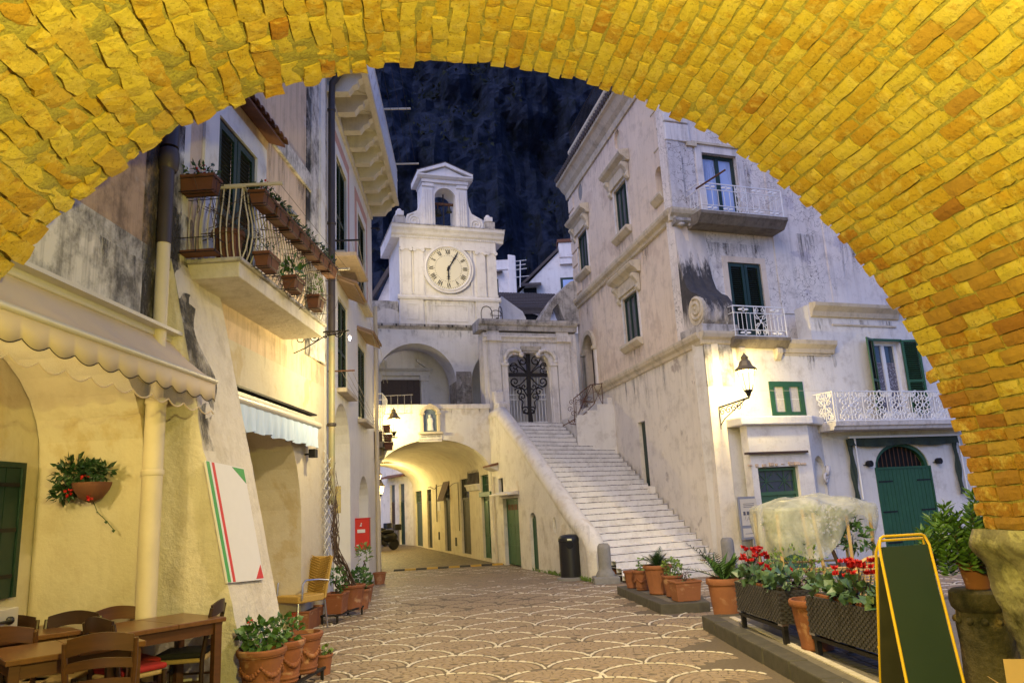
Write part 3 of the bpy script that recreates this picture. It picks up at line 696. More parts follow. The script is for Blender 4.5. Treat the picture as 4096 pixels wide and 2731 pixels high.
for (s0, s1), m_ in (((.012, .085), 'flag_green'), ((.14, .20), 'flag_red')): MB().prism([bp(s0, .004), bp(s1, .004), bp(s1, .996), bp(s0, .996)], nb * .003).build('stripe', m_, brd)
MB().prism([bp(.66, .99), bp(.985, .99), bp(.985, .86)], nb * .003).build('corner_flash', 'flag_green', brd)
MB().prism([bp(.77, .012), bp(.985, .012), bp(.96, .13)], nb * .003).build('corner_flash', 'flag_red', brd)
# drainpipes
pu = FB.pix(345, 750)[0]
pp = thing('drainpipe', 'tall drainpipe, dark rusty above and cream below, beside the cafe arch', 'pipe', FB.w(pu, .1, 0))
MB().tube([FB.w(pu, .1, 4.6), FB.w(pu, .1, 5.5), FB.w(pu + .02, .1, 5.6)], .075, 14).build('upper_pipe', 'dark_pipe', pp, smooth=True)
MB().lathe([(.08, 5.42), (.1, 5.46), (.108, 5.58), (.1, 5.64), (.09, 5.68)], FB.w(pu + .02, .1, 0), 16).build('collar', 'dark_pipe', pp, smooth=True)
MB().tube([FB.w(pu + .02, .1, 5.7), FB.w(pu + .08, .08, 6.6), FB.w(pu + .08, .06, 9)], .095, 14).build('upper_pipe', 'dark_pipe', pp, smooth=True)
MB().tube([FB.w(pu, .1, 2.9), FB.w(pu, .1, 4.62)], .068, 14).build('middle_pipe', 'white_pipe', pp, smooth=True)
MB().tube([FB.w(pu, .1, 0), FB.w(pu, .1, 2.96)], .095, 16).build('lower_pipe', 'white_pipe', pp, smooth=True)
for zz in (2.2, 2.9): MB().lathe([(.1, zz), (.106, zz + .01), (.106, zz + .05), (.1, zz + .06)], FB.w(pu, .1, 0), 16).build('pipe_joint', 'white_pipe', pp, smooth=True)
# door and cabinet inside the first arch
sh = MB(); FBK = FB
plank_door(FB, -8.2, -6.42, 1.15, 2.32, -1.0, cafe, 'dark_green', 9, 'shuttered_window', 1)
cab = thing('serving_cabinet', 'grey metal cabinet with black handles behind the cafe tables', 'cabinet', FB.w(-7, -.8, 0))
MB().box(FB, -8.2, -6.72, -1.0, -.7, .88, 1.1).build('top_panel', 'alu', cab, bevel=.01)
MB().box(FB, -8.15, -6.75, -1.0, -.73, .05, .88).build('body', 'black_plastic', cab)
for u in (-6.85, -7.05, -7.3):
    MB().ball(FB.w(u, -.68, 1.0), .035, 8, 6).build('knob', 'black_plastic', cab, smooth='all')
MB().tube([FB.w(-7.05, -.66, 1.0), FB.w(-6.85, -.66, 1.0)], .012, 6).build('handle', 'black_plastic', cab)
# ---------------------------------------------------------------- cream awning
aw = thing('awning', 'cream canvas awning with scalloped valance over the cafe tables', 'awning', FB.w(-7, 0, 3.4))
MB().box(FB, -9.4, -5.72, .0, .09, 3.6, 3.72).build('housing', 'alu', aw, bevel=.02)
MB().box(FB, -9.4, -5.68, .09, .2, 3.665, 3.70).build('hood', 'alu', aw)
mb = MB(); gridmesh(mb, lambda s, t: FB.w(lerp(-9.4, -5.78, s), lerp(.06, .53, t), lerp(3.61, 3.18, t) - .035 * math.sin(math.pi * t) * (1 + .4 * math.sin(s * 31)) + .006 * mnoise.noise(Vector((s * 30, t * 3, 0)))), 90, 8); mb.build('roof_cloth', 'canvas', aw, smooth='all')
MB().tube([FB.w(-9.5, .54, 3.165), FB.w(-5.74, .54, 3.165)], .03, 10).build('front_bar', 'alu', aw, smooth=True)
def valance(z0, z1, amp, per, n, ph=0, steps=12, th=.004):
    mb = MB(); L = int(3.7 / per * steps); fr_ = []
    for k in range(L + 1):
        u = -9.45 + k * 3.71 / L; q = (abs(math.sin(math.pi * (u + ph) / per))) ** .9
        nn = n + .002 * math.sin(u * 3 + z1); fr_.append((FB.w(u, nn, z0), FB.w(u, nn + .003 * math.sin(u * 7), z1 - amp * q)))
    i = mb.vs([p for a in fr_ for p in a])
    for k in range(L): mb.f.append((i + 2 * k, i + 2 * k + 1, i + 2 * k + 3, i + 2 * k + 2))
    return mb, [a[1] for a in fr_]
vm, edge = valance(3.155, 2.985, .05, .29, .545); o = vm.build('valance', 'canvas', aw, smooth='all'); s_ = o.modifiers.new('s', 'SOLIDIFY'); s_.thickness = .004
MB().tube([p + FB.n * .003 for p in edge], .004, 4).build('valance_trim', 'iron', aw)
m_, t_, N_, L_, p_ = nodes('clear_plastic'); p_.inputs['Base Color'].default_value = (.9, .88, .8, 1); p_.inputs['Alpha'].default_value = .13; p_.inputs['Roughness'].default_value = .08; p_.inputs['Specular IOR Level'].default_value = .8
vm, edge = valance(3.12, 2.86, .055, .30, .535, .1); vm.build('clear_valance', 'clear_plastic', aw, smooth='all')
MB().tube(edge, .007, 5).build('clear_valance_hem', 'canvas', aw)
# ---------------------------------------------------------------- blue awning
ab = thing('awning', 'rolled blue cloth awning over the second cafe arch', 'awning', FB.w(-2.6, 0, 3.3))
MB().box(FB, -4.4, -.95, 0, .12, 3.2, 3.34).build('housing', 'alu', ab, bevel=.03)
MB().box(FB, -4.4, -.98, .0, .16, 3.36, 3.385).build('hood', 'iron', ab)
MB().tube([FB.w(-4.4, .17, 3.2), FB.w(-.9, .17, 3.2)], .055, 10).build('front_bar', 'alu', ab, smooth=True)
mb = MB()
def bv(s, t):
    u = lerp(-4.38, -.98, s); return FB.w(u, .19 + .03 * math.sin(u * 21) * t + .012 * math.sin(u * 47 + 2) * t, lerp(3.18, 2.83 + .015 * math.sin(u * 13), t))
gridmesh(mb, bv, 110, 6); mb.build('valance', 'blue_cloth', ab, smooth='all')
fl = thing('wall_floodlight', 'small black floodlight under the end of the blue awning', 'lamp', FB.w(-1.1, .1, 2.75))
MB().box(FB, -1.18, -1.05, .08, .2, 2.66, 2.8).build('housing', 'black_plastic', fl, bevel=.01); MB().bar(FB.w(-1.12, 0, 2.72), FB.w(-1.12, .1, 2.72), .03, .03).build('arm', 'iron', fl)
# ---------------------------------------------------------------- flowered balcony
bal = thing('balcony', 'plaster balcony with bowed iron railing crowded with flower boxes', 'balcony', FB.w(-3.8, 0, 4.4))
MB().box(FB, -5.4, -2.18, -.02, .62, 4.42, 4.6).build('slab', 'buttress_plaster', bal, bevel=.01)
MB().box(FB, -5.45, -2.12, -.02, .66, 4.6, 4.645).build('slab_edge', 'weathered', bal, bevel=.01)
bw = [(0, 0), (.045, .12), (.075, .3), (.07, .45), (.02, .7), (-.0, .87)]
plain('rail_cream', (.5, .45, .36), .6, var=.3, sc=20)
def bowbar(u, n, du, dn): MB().tube([FB.w(u + du * b, n + dn * b, 4.645 + h) for b, h in bw], .009, 6).build('baluster', 'rail_cream', bal)
for k in range(9): bowbar(-5.37, .04 + k * .0725, -1, 0)
for k in range(27): bowbar(-5.34 + k * .117, .62, 0, 1.0)
MB().bar(FB.w(-5.37, 0, 5.52), FB.w(-5.37, .66, 5.52), .03, .02).build('top_rail', 'rail_cream', bal)
MB().bar(FB.w(-5.37, .63, 5.52), FB.w(-2.2, .63, 5.52), .03, .02).build('top_rail', 'rail_cream', bal)
MB().bar(FB.w(-5.37, .2, 5.545), FB.w(-5.37, 1.1, 5.53), .035, .03).build('washing_bar', 'rail_cream', bal)
MB().bar(FB.w(-2.2, .2, 5.5), FB.w(-2.2, 1.05, 5.5), .03, .03).build('washing_bar', 'rail_cream', bal)
for k in range(3): MB().tube([FB.w(-5.37, .8 + k * .13, 5.53), FB.w(-2.2, .78 + k * .12, 5.49)], .003, 4).build('washing_line', 'iron', bal)
def trough(fr, u0, u1, n0, n1, z0, z1):          # tapered open box
    mb = MB(); a = .025
    o_ = [[fr.w(u0 + a, n0 + a, z0), fr.w(u1 - a, n0 + a, z0), fr.w(u1 - a, n1 - a, z0), fr.w(u0 + a, n1 - a, z0)], [fr.w(u0, n0, z1 - .03), fr.w(u1, n0, z1 - .03), fr.w(u1, n1, z1 - .03), fr.w(u0, n1, z1 - .03)]]
    b = .012; o_.append([fr.w(u0 - b, n0 - b, z1 - .03), fr.w(u1 + b, n0 - b, z1 - .03), fr.w(u1 + b, n1 + b, z1 - .03), fr.w(u0 - b, n1 + b, z1 - .03)]); o_.append([p + Z * .03 for p in o_[2]])
    o_.append([fr.w(u0 + b, n0 + b, z1), fr.w(u1 - b, n0 + b, z1), fr.w(u1 - b, n1 - b, z1), fr.w(u0 + b, n1 - b, z1)]); o_.append([p - Z * .04 for p in o_[4]])
    for r in o_: mb.vs(r)
    mb.f.append((3, 2, 1, 0))
    for k in range(5):
        for j in range(4): m = (j + 1) % 4; mb.f.append((k * 4 + j, k * 4 + m, k * 4 + 4 + m, k * 4 + 4 + j))
    mb.f.append((20, 21, 22, 23)); return mb
def flowerbox(fr, u0, u1, n0, n1, z0, z1, label, leafm='leaf_dark', dens=60, flower=0, group='flower boxes on the balcony', h=.1, cradle=True, size=.07, vinelen=0):
    t = thing('flower_box', label, 'flower box', fr.w((u0 + u1) / 2, (n0 + n1) / 2, z0), group)
    trough(fr, u0, u1, n0, n1, z0, z1).build('trough', 'terracotta_dark', t)
    MB().box(fr, u0 + .02, u1 - .02, n0 + .02, n1 - .02, z1 - .04, z1 - .012).build('soil', 'soil', t)
    if dens:
        mb = MB(); leaves(mb, fr.w((u0 + u1) / 2, (n0 + n1) / 2, z1 + h * .5), ((abs(fr.u.x) * (u1 - u0) + abs(fr.n.x) * (n1 - n0)) * .55, (abs(fr.u.y) * (u1 - u0) + abs(fr.n.y) * (n1 - n0)) * .55, h), dens, size); mb.build('leaves', leafm, t, kind='stuff', fix=False)
    if flower:
        mb = MB(); c = fr.w(lerp(u0, u1, random.uniform(.3, .7)), (n0 + n1) / 2, z1 + h + .03)
        leaves(mb, c, (.05, .05, .06), flower, .05, asp=.9); mb.build('petals', 'red_petal', t, kind='stuff', fix=False)
    if cradle:
        mb = MB()
        for zz in (z0 - .01, z1 - .05): mb.tube([fr.w(u0 - .02, n0 - .02, zz), fr.w(u0 - .02, n1 + .02, zz), fr.w(u1 + .02, n1 + .02, zz), fr.w(u1 + .02, n0 - .02, zz)], .005, 4)
        for uu in (u0 + .06, u1 - .06): mb.tube([fr.w(uu, n0, z1), fr.w(uu, n1 + .02, z1 - .05), fr.w(uu, n1 + .01, z0 - .01), fr.w(uu, n0, z0 - .01)], .005, 4)
        mb.build('cradle', 'iron', t)
    return t
ords = ['first', 'second', 'third', 'fourth', 'fifth', 'sixth', 'seventh']
for k in range(7):
    u0 = -5.32 + k * .45
    flowerbox(FB, u0, u0 + .39, .68, .86, 5.33, 5.5, 'brown flower box on the long balcony rail, %s from its cafe end' % ords[k], dens=90, flower=22 if k == 0 else 0)
flowerbox(FB, -5.66, -5.44, -.02, .4, 5.38, 5.58, 'brown flower box hung on the short end of the balcony rail', dens=90, flower=8, h=.11)
flowerbox(FB, -5.15, -4.78, .68, .86, 4.62, 4.8, 'flower box of wiry herbs hung low at the near corner of the balcony', 'leaf_dark', 70, h=.14, size=.04)
flowerbox(FB, -4.2, -3.85, .68, .86, 4.62, 4.8, 'flower box with a tall bright green plant hung low on the balcony', 'leaf', 50, h=.2, size=.12)
flowerbox(FB, -3.2, -2.9, .68, .86, 4.62, 4.82, 'flower box of trailing yellow green foliage at the far end of the balcony', 'leaf_light', 150, h=.22, size=.05)
# empty cradle with tray, big pot, ceramic lamp, bare vines
tr = thing('plant_tray', 'iron cradle holding a flat terracotta tray at the balcony end', 'tray', FB.w(-5.55, .2, 4.65))
MB().box(FB, -5.62, -5.44, .02, .42, 4.66, 4.70).build('tray', 'terracotta_dark', tr, bevel=.008)
mb = MB()
for zz in (4.66, 4.83): mb.tube([FB.w(-5.43, 0, zz), FB.w(-5.64, 0, zz), FB.w(-5.64, .44, zz), FB.w(-5.43, .44, zz)], .006, 5)
for n_ in (0, .22, .44): mb.tube([FB.w(-5.64, n_, 4.66), FB.w(-5.64, n_, 4.83)], .006, 5)
mb.build('cradle', 'iron', tr)
bpot = thing('plant_pot', 'large terracotta pot with a dry vine standing inside the balcony railing', 'pot', FB.w(-5.12, .36, 4.645))
MB().lathe([(.12, 0), (.17, .36), (.19, .36), (.19, .42), (.165, .42), (.16, .38)], FB.w(-5.12, .36, 4.645), 20).build('pot', 'terracotta_dark', bpot, smooth=True)
mb = MB()
for k in range(16): vine(mb, FB.w(-5.12, .36, 5.0), FB.w(random.uniform(-5.9, -4.6), random.uniform(.0, .9), random.uniform(4.9, 5.6)), .006, .16)
for k in range(20):
    a = random.uniform(-5.2, -2.4); vine(mb, FB.w(a, .66, random.uniform(4.6, 5.2)), FB.w(a + random.uniform(.1, .9), .72 + random.uniform(-.05, .15), random.uniform(4.35, 5.4)), .005, .12)
mb.build('bare_vine', 'twig', bpot, kind='stuff')
cl = thing('ceramic_lantern', 'small yellow and blue glazed lantern above the balcony flower boxes', 'lantern', FB.w(-3.55, .6, 5.55))
plain('glaze', (.5, .36, .04), .2, var=.6, sc=30, base2=(.05, .12, .25))
cb = FB.w(-3.75, .62, 5.6); MB().lathe([(.05, 0), (.07, .02), (.055, .05), (.075, .18), (.1, .2), (.1, .215), (.03, .3), (.035, .32), (.01, .36)], cb, 6).build('body', 'glaze', cl)
# bracket under the balcony end with its lamp
br = thing('wall_lamp', 'scrolled iron lamp bracket glowing at the end of the flowered balcony', 'lamp', FB.w(-1.7, 0, 4.4))
mb = MB(); mb.bar(FB.w(-1.7, 0, 4.62), FB.w(-1.7, .9, 4.62), .022, .022)
for c, r, fl_ in ((.12, .1, 1), (.33, .085, -1), (.52, .075, 1), (.72, .07, -1)): scroll(mb, FB.w(-1.7, c, 4.52 + .01 * c * 10), FB.n, Z, r, 1.5, .009, fl_)
mb.tube([FB.w(-1.7, 0, 4.3), FB.w(-1.7, .2, 4.38), FB.w(-1.7, .5, 4.55), FB.w(-1.7, .85, 4.6)], .01, 5)
mb.build('bracket', 'iron', br)
MB().lathe([(.006, .0), (.018, .03), (.02, .06), (.01, .08)], FB.w(-1.5, .86, 4.5), 10).build('bulb', 'lamp_hot', br, smooth='all')
point('bulb_light', FB.w(-1.3, 1.25, 4.2), 24, WARM, .05, br)
# hanging wall plant on the pier
hp = thing('hanging_plant', 'dark leafy plant with small red flowers in a half round wall pot', 'plant', FB.w(-6.1, -.4, 1.9))
FJ = Fr(FB.w(-6.1, 0, 0)[:2], FB.n[:2], (-FB.u)[:2])          # jamb of the first arch: u = n of the wall, faces the camera
hc = FJ.pix(215, 1120, .12); cc = FJ.w(hc[0], 0.02, hc[1])
mb = MB(); mb.lathe([(.015, -.14), (.1, -.1), (.155, -.02), (.17, .02), (.175, .05), (.15, .05), (.14, .02)], cc + FJ.n * .13, 16); mb.build('pot', 'terracotta_dark', hp, smooth=True)
mb = MB(); 
for px, py, r, n_ in ((168, 1082, .16, 150), (205, 1082, .12, 100), (232, 1084, .10, 70), (155, 1115, .12, 90), (142, 1136, .08, 45)):
    q = FJ.pix(px, py, .16); leaves(mb, FJ.w(q[0], .16, q[1]), (r, r * .7, r * .75), n_, .085, droop=.2)
mb.build('leaves', 'leaf_dark', hp, kind='stuff', fix=False)
mb = MB()
for px, py in ((205, 1140), (197, 1093), (160, 1130)): q = FJ.pix(px, py, .24); leaves(mb, FJ.w(q[0], .25, q[1]), (.02, .02, .02), 9, .035, asp=.9)
mb.build('petals', 'red_petal', hp, kind='stuff', fix=False)
mb = MB(); q = [FJ.pix(*a, .05) for a in ((215, 1150), (225, 1175), (245, 1195), (262, 1215))]; mb.tube([FJ.w(a, .06, b) for a, b in q], .004, 4)
for a, b in q: leaf(mb, FJ.w(a, .06, b), Vector((.3, -.5, -.4)), .07)
mb.build('trailing_stem', 'leaf_dark', hp)

# ================================================================ left: pink trimmed building
pk = thing('pink_building', 'white house with pink window bands and a bracketed top balcony', 'building', FC.w(3.5, 0, 0))
W_ = [(1.15, 2.5, 7.0, 9.2), (4.25, 5.6, 6.85, 9.15), (1.4, 2.6, 4.2, 6.15), (4.2, 5.5, 3.9, 5.75)]
mb = MB(); wallmesh(mb, FC, rect(0.02, 7.1, -.1, 15), [rect(*q) for q in W_] + [archpoly(.85, 2.9, .1, 3.0, 3.95, 14), archpoly(4.2, 5.8, .1, 2.0, 2.6, 12)], -.35, 0); mb.build('wall', 'white_clean', pk)
MB().box(FC, .1, 7.1, -4, -.36, -.1, 15).build('inner_mass', 'white_clean', pk)
for (a, b, c, d) in W_[:2]:
    for u0, u1, z0, z1 in ((a - .42, a - .16, c, d + .5), (b + .16, b + .42, c, d + .5), (a - .16, b + .16, d + .24, d + .5)): MB().box(FC, u0, u1, -.02, .012, z0, z1).build('pink_band', 'pink', pk)
    for u0, u1, z0, z1 in ((a - .15, a, c, d + .22), (b, b + .15, c, d + .22), (a, b, d, d + .22)): MB().box(FC, u0, u1, -.02, .02, z0, z1).build('window_surround', 'white_clean', pk)
    shutter(FC, a + .02, (a + b) / 2 - .01, c, d - .02, -.03, 'dark_green', pk, step=.07); shutter(FC, (a + b) / 2 + .01, b - .02, c, d - .02, -.03, 'dark_green', pk, step=.07)
for (a, b, c, d) in W_[2:]:
    shutter(FC, a + .02, (a + b) / 2 - .01, c, d - .02, -.03, 'dark_green', pk, step=.07); shutter(FC, (a + b) / 2 + .01, b - .02, c, d - .02, -.03, 'dark_green', pk, step=.07)
    tile_canopy(FC, a - .15, b + .2, .0, .36, d + .36, d + .2, pk, 9, 'tile_lamplit')
for (a, b, c, d) in W_: MB().box(FC, a - .12, b + .12, -.05, .2, c - .09, c).build('sill', 'trim', pk, bevel=.01)
MB().box(FC, .6, 2.4, .0, .5, 6.72, 6.80).build('canopy_shelf', 'tan', pk)
# top balcony
MB().box(FC, .0, 6.95, -.02, .78, 10.5, 10.62).build('balcony_slab', 'eave', pk)
MB().box(FC, .0, 7.0, .70, .82, 10.42, 10.5).build('balcony_fascia', 'eave', pk)
for k in range(9):
    u = .35 + k * .815; pr = [(0, 10.1), (0, 10.5), (.7, 10.5), (.7, 10.4), (.62, 10.36), (.6, 10.28), (.5, 10.22), (.42, 10.1)]
    MB().prof(FC, pr, u - .11, u + .11).build('bracket', 'eave', pk)
    if k < 8:
        for s in (0, 1):
            MB().bar(FC.w(u + .13, .05 if s else .68, 10.49), FC.w(u + .69, .68 if s else .05, 10.49), .03, .02).build('soffit_rib', 'eave', pk)
MB().box(FC, .05, 6.95, -.02, .06, 10.0, 10.14).build('frieze', 'eave', pk)
plain('lace_white', (.62, .62, .66), .5, var=.1)
mb = MB()
for k in range(60): u = .05 + k * .117; mb.bar(FC.w(u, .78, 10.62), FC.w(u, .78, 11.5), .014, .014)
for k in range(30): scroll(mb, FC.w(.16 + k * .234, .785, 10.95 + (.25 if k % 2 else 0)), FC.u, Z, .08, 1, .008, 1, 4, 8)
mb.build('railing_bars', 'lace_white', pk, kind='stuff')
for zz in (10.68, 11.5): MB().bar(FC.w(0, .78, zz), FC.w(6.95, .78, zz), .03, .03).build('rail', 'lace_white', pk)
MB().bar(FC.w(6.95, 0, 11.5), FC.w(6.95, .78, 11.5), .03, .03).build('rail', 'lace_white', pk)
for u, z in ((6.6, 11.55), (3.6, 11.6)): MB().bar(FC.w(u, .78, z), FC.w(u, 1.45, z), .04, .04).build('washing_bar', 'rail_cream', pk)
for k in range(3): MB().tube([FC.w(.5, .95 + k * .2, 11.6), FC.w(6.6, .95 + k * .2, 11.56)], .004, 4).build('washing_line', 'iron', pk)
# downpipe at the party wall
dp = thing('drainpipe', 'brown and copper drainpipe between the cafe and the pink trimmed house', 'pipe', FB.w(.1, .12, 0))
MB().tube([FC.w(.14, .1, 5.0), FC.w(.14, .1, 9.9), FC.w(.1, .12, 10.2), FC.w(.05, .35, 10.5)], .07, 12).build('upper_pipe', 'dark_pipe', dp, smooth=True)
MB().tube([FC.w(.14, .1, 1.9), FC.w(.14, .1, 5.02)], .06, 12).build('lower_pipe', 'copper_pipe', dp, smooth=True)
for zz in (3.3, 5.0, 7.2, 9.6): MB().lathe([(.075, zz), (.085, zz + .01), (.085, zz + .05), (.075, zz + .06)], FC.w(.14, .1, 0), 12).build('pipe_clip', 'dark_pipe', dp)
ln = thing('washing_line', 'washing lines strung on rusty bars along the white house', 'washing line', FC.w(3, 0, 4.6))
MB().bar(FC.w(.3, .0, 4.35), FC.w(.3, .5, 4.35), .025, .025).build('bar', 'rust_iron', ln)
MB().bar(FC.w(.35, .0, 6.95), FC.w(.35, .62, 6.95), .03, .03).build('bar', 'iron', ln)
for k in range(3): MB().tube([FC.w(.3, .25 + .1 * k, 4.35), FC.w(3.6, .3 + .05 * k, 3.9), FC.w(7, .3 + .05 * k, 3.7)], .005, 4).build('line', 'rail_cream', ln)
for k in range(2): MB().tube([FC.w(.35, .45 + .12 * k, 6.95), FC.w(7, .3 + .1 * k, 5.2)], .004, 4).build('line', 'rail_cream', ln)
# letter box
ml = thing('letter_box', 'red letter box on the wall of the white house', 'letter box', FC.w(3.55, .2, 1.2))
n0_, _ = FC.pixn(815, 1225, 3.55); n1_, _ = FC.pixn(848, 1225, 3.55); z1_ = FC.pixn(832, 1191, 3.55)[1]; z0_ = FC.pixn(832, 1262, 3.55)[1]
MB().box(FC, 3.55, 3.8, n0_ + .0, n1_, z0_, z1_).build('body', 'red_box', ml, bevel=.015)
MB().box(FC, 3.546, 3.8, n0_ - .01, n1_ + .012, z1_, z1_ + .02).build('lid', 'red_box', ml, bevel=.006)
MB().box(FC, 3.535, 3.555, lerp(n0_, n1_, .18), lerp(n0_, n1_, .72), lerp(z0_, z1_, .55), lerp(z0_, z1_, .66)).build('paper_label', 'sign_white', ml)
MB().box(FC, 3.535, 3.555, lerp(n0_, n1_, .12), lerp(n0_, n1_, .35), lerp(z0_, z1_, .13), lerp(z0_, z1_, .17)).build('plate', 'sign_white', ml)
mb = MB()
for k in range(3): mb.bar(FC.w(3.54, lerp(n0_, n1_, .36 + .05 * k), lerp(z0_, z1_, .76)), FC.w(3.54, lerp(n0_, n1_, .5 - .03 * k), lerp(z0_, z1_, .87)), .012, .012, FC.u)
mb.build('emblem', 'sign_white', ml)
MB().box(FC, 3.6, 3.75, -.02, n0_ + .02, z0_ + .05, z1_ - .05).build('mount', 'iron', ml)
yt = MB().box(FC, 1.05, 1.5, -.34, -.3, 1.55, 2.1); FT_u = None
yt2 = single(MB().box(Fr(FC.w(.86, 0, 0)[:2], FC.n[:2], (-FC.u)[:2]), .02, .14, -.02, .015, 1.75, 2.25), 'wall_tile', 'glaze', 'yellow painted ceramic tile sign on the white wall', 'tile', FC.w(.86, .1, 1.75))
# ================================================================ church, passage and stairs
KC = (-.87, 24.0)
FT = Fr(KC, (cs(18.8), sn(18.8)), (sn(18.8), -cs(18.8)))
FL = Fr(KC, (-sn(18.8), cs(18.8)), (-cs(18.8), -sn(18.8)))
FS = Fr((4.53, 17.4), (cs(102), sn(102)), (-sn(102), cs(102)))
FF = Fr((4.53, 17.4), (cs(20), sn(20)), (sn(20), -cs(20)))
def crop(ox, oy, sc): return lambda x, y: ((ox + x * sc) / S2, (oy + y * sc) / S2)
plaster('passage', (.70, .63, .48), dirt=(.34, .26, .15), amt=.4, streak=.3, patch=(.62, .53, .38), pth=.62)
church = thing('church', 'white church with clock tower above an arched passage and loggia', 'church', FT.w(-1.7, 0, 0))
# street front with the passage arch
ARW = (-3.62, .0); ARS = 2.72; ART = 3.83
mb = MB(); wallmesh(mb, FT, rect(-6.5, .02, 0, 4.78), [[(p[0], p[1]) for p in archpoly(ARW[0], -.012, -.02, ARS, ART, 24)]], -.3, 0); mb.build('passage_front', 'white', church)
MB().box(FT, -6.5, .05, -.3, .035, 4.78, 4.93).build('parapet_coping', 'trim_white', church, bevel=.01)
mb = MB()
def vf(s, t):
    a = math.pi * s; c = (ARW[0] + ARW[1]) / 2; hw = (ARW[1] - ARW[0]) / 2; d = lerp(0, 13.2, t)
    w_ = .03 * mnoise.noise(Vector((s * 4, d * .5, 0))) - .10 * math.sin(min(1, d / 3.5) * math.pi) * math.sin(a)
    return FT.w(c + hw * math.cos(a), -d, ARS + (ART - ARS + w_) * math.sin(a))
gridmesh(mb, vf, 30, 40); mb.build('passage_vault', 'passage', church, smooth='all', fix=False)
MB().box(FT, ARW[0] - .3, ARW[0], -13.2, -.3, 0, 2.8).build('passage_wall', 'passage', church)
MB().box(FT, -6.5, 6.0, -13.2, -.3, 4.05, 4.15).build('terrace_floor', 'trim_white', church)
MB().box(FT, ARW[0] - 3, .0, -13.2, -12.9, 3.9, 4.1).build('passage_end', 'passage', church)
# right wall of the passage with its doors
DO = {}
c2 = crop(1450, 1700, .3826)
def upx(x, y): return FL.pix(*c2(x, y))
def durange(xl, xr, yb): return sorted((upx(xl, yb)[0], upx(xr, yb)[0]))
D1 = durange(1268, 1375, 1385); D2 = durange(1045, 1140, 1350); D3 = durange(868, 930, 1320); D4 = durange(688, 733, 1270); D5 = durange(562, 632, 1260)
Wb = durange(1108, 1222, 600)
holes = [rect(D1[0], D1[1], .1, 2.95), rect(D2[0], D2[1], .12, 2.72), rect(D3[0], D3[1], .1, 2.6), rect(D4[0], D4[1], .1, 2.55), rect(D5[0], D5[1], .1, 2.55)]
mb = MB(); wallmesh(mb, FL, rect(.0, 13.2, -.05, 3.4), holes, -.3, 0); mb.build('passage_wall', 'passage', church)
MB().box(FL, .0, 13.2, -.6, -.31, -.05, 3.4).build('passage_core', 'dark_void', church)
plain('court_dark', (.16, .17, .2), .8, var=.3); plain('grey_green', (.055, .08, .055), .6, var=.3, sc=7); plain('slate_door', (.04, .045, .045), .6, var=.3, sc=7)
def pdoor(d, z0, zs, z1, m, planks, nm, bars=True):
    plank_door(FL, d[0] + .05, d[1] - .05, z0, zs, -.1, church, m, planks, 'door', 2, False)
    if z1 > zs + .1:
        o = MB().box(FL, d[0] + .02, d[1] - .02, -.14, -.06, zs + .05, zs + .11).box(FL, d[0], d[0] + .06, -.14, -.06, zs + .11, z1).box(FL, d[1] - .06, d[1], -.14, -.06, zs + .11, z1).build('transom', m, church)
        MB().box(FL, d[0] + .06, d[1] - .06, -.16, -.13, zs + .1, z1 - .02).build('pane', 'pane', o)
        if bars:
            for k in range(1, 6): MB().box(FL, lerp(d[0], d[1], k / 6) - .012, lerp(d[0], d[1], k / 6) + .012, -.12, -.09, zs + .11, z1).build('bar', m, o)
            for k in (1, 2): zz = lerp(zs + .1, z1, k / 3); MB().box(FL, d[0] + .06, d[1] - .06, -.125, -.095, zz - .01, zz + .01).build('bar', m, o)
pdoor(D1, .1, 2.05, 2.95, 'green_paint', 4, 'a'); pdoor(D2, .12, 1.95, 2.72, 'grey_door', 6, 'b'); pdoor(D3, .1, 2.0, 2.6, 'slate_door', 6, 'c'); pdoor(D4, .1, 1.95, 2.55, 'slate_door', 4, 'd'); pdoor(D5, .1, 1.95, 2.55, 'grey_green', 6, 'e')
MB().box(FL, D1[0] - .08, D1[1] + .08, -.1, .06, 2.02, 2.18).build('door_lintel', 'green_paint', church, bevel=.01)
for s in range(2):
    a = lerp(D1[0], D1[1], .08 + .46 * s); b = lerp(D1[0], D1[1], .46 + .46 * s)
    for z0, z1 in ((.25, .75), (.85, 1.9)): MB().box(FL, a, b, -.1, -.075, z0, z1).build('door_panel', 'green_paint', church, bevel=.012)
wz = [upx(1150, y)[1] for y in (620, 440)]
MB().box(FL, Wb[0], Wb[1], -.05, .015, wz[0], min(3.0, wz[1])).build('barred_window', 'dark_void', church)
for k in range(9): u = lerp(Wb[0] + .03, Wb[1] - .03, k / 8); MB().box(FL, u - .012, u + .012, .02, .04, wz[0], min(3.0, wz[1])).build('window_bar', 'brown_wood', church)
MB().prof(FL, [(0, wz[0] - .22), (.06, wz[0] - .2), (.1, wz[0] - .06), (.14, wz[0] - .05), (.14, wz[0]), (0, wz[0])], Wb[0] - .05, Wb[1] + .05).build('window_ledge', 'white', church)
mb = MB(); mb.prism([FL.w(D3[0] - .05, .0, 2.75), FL.w(D3[0] - .05, .28, 2.0), FL.w(D3[0] - .05, .26, 2.0), FL.w(D3[0] - .05, -.02, 2.72)], FL.u * (D3[1] - D3[0] + .1))
plain('brown_cloth', (.07, .035, .025), .85, var=.3); single(mb, 'awning', 'brown_cloth', 'folded brown cloth awning over a door inside the passage', 'awning', FL.w(D3[0], 0, 2))
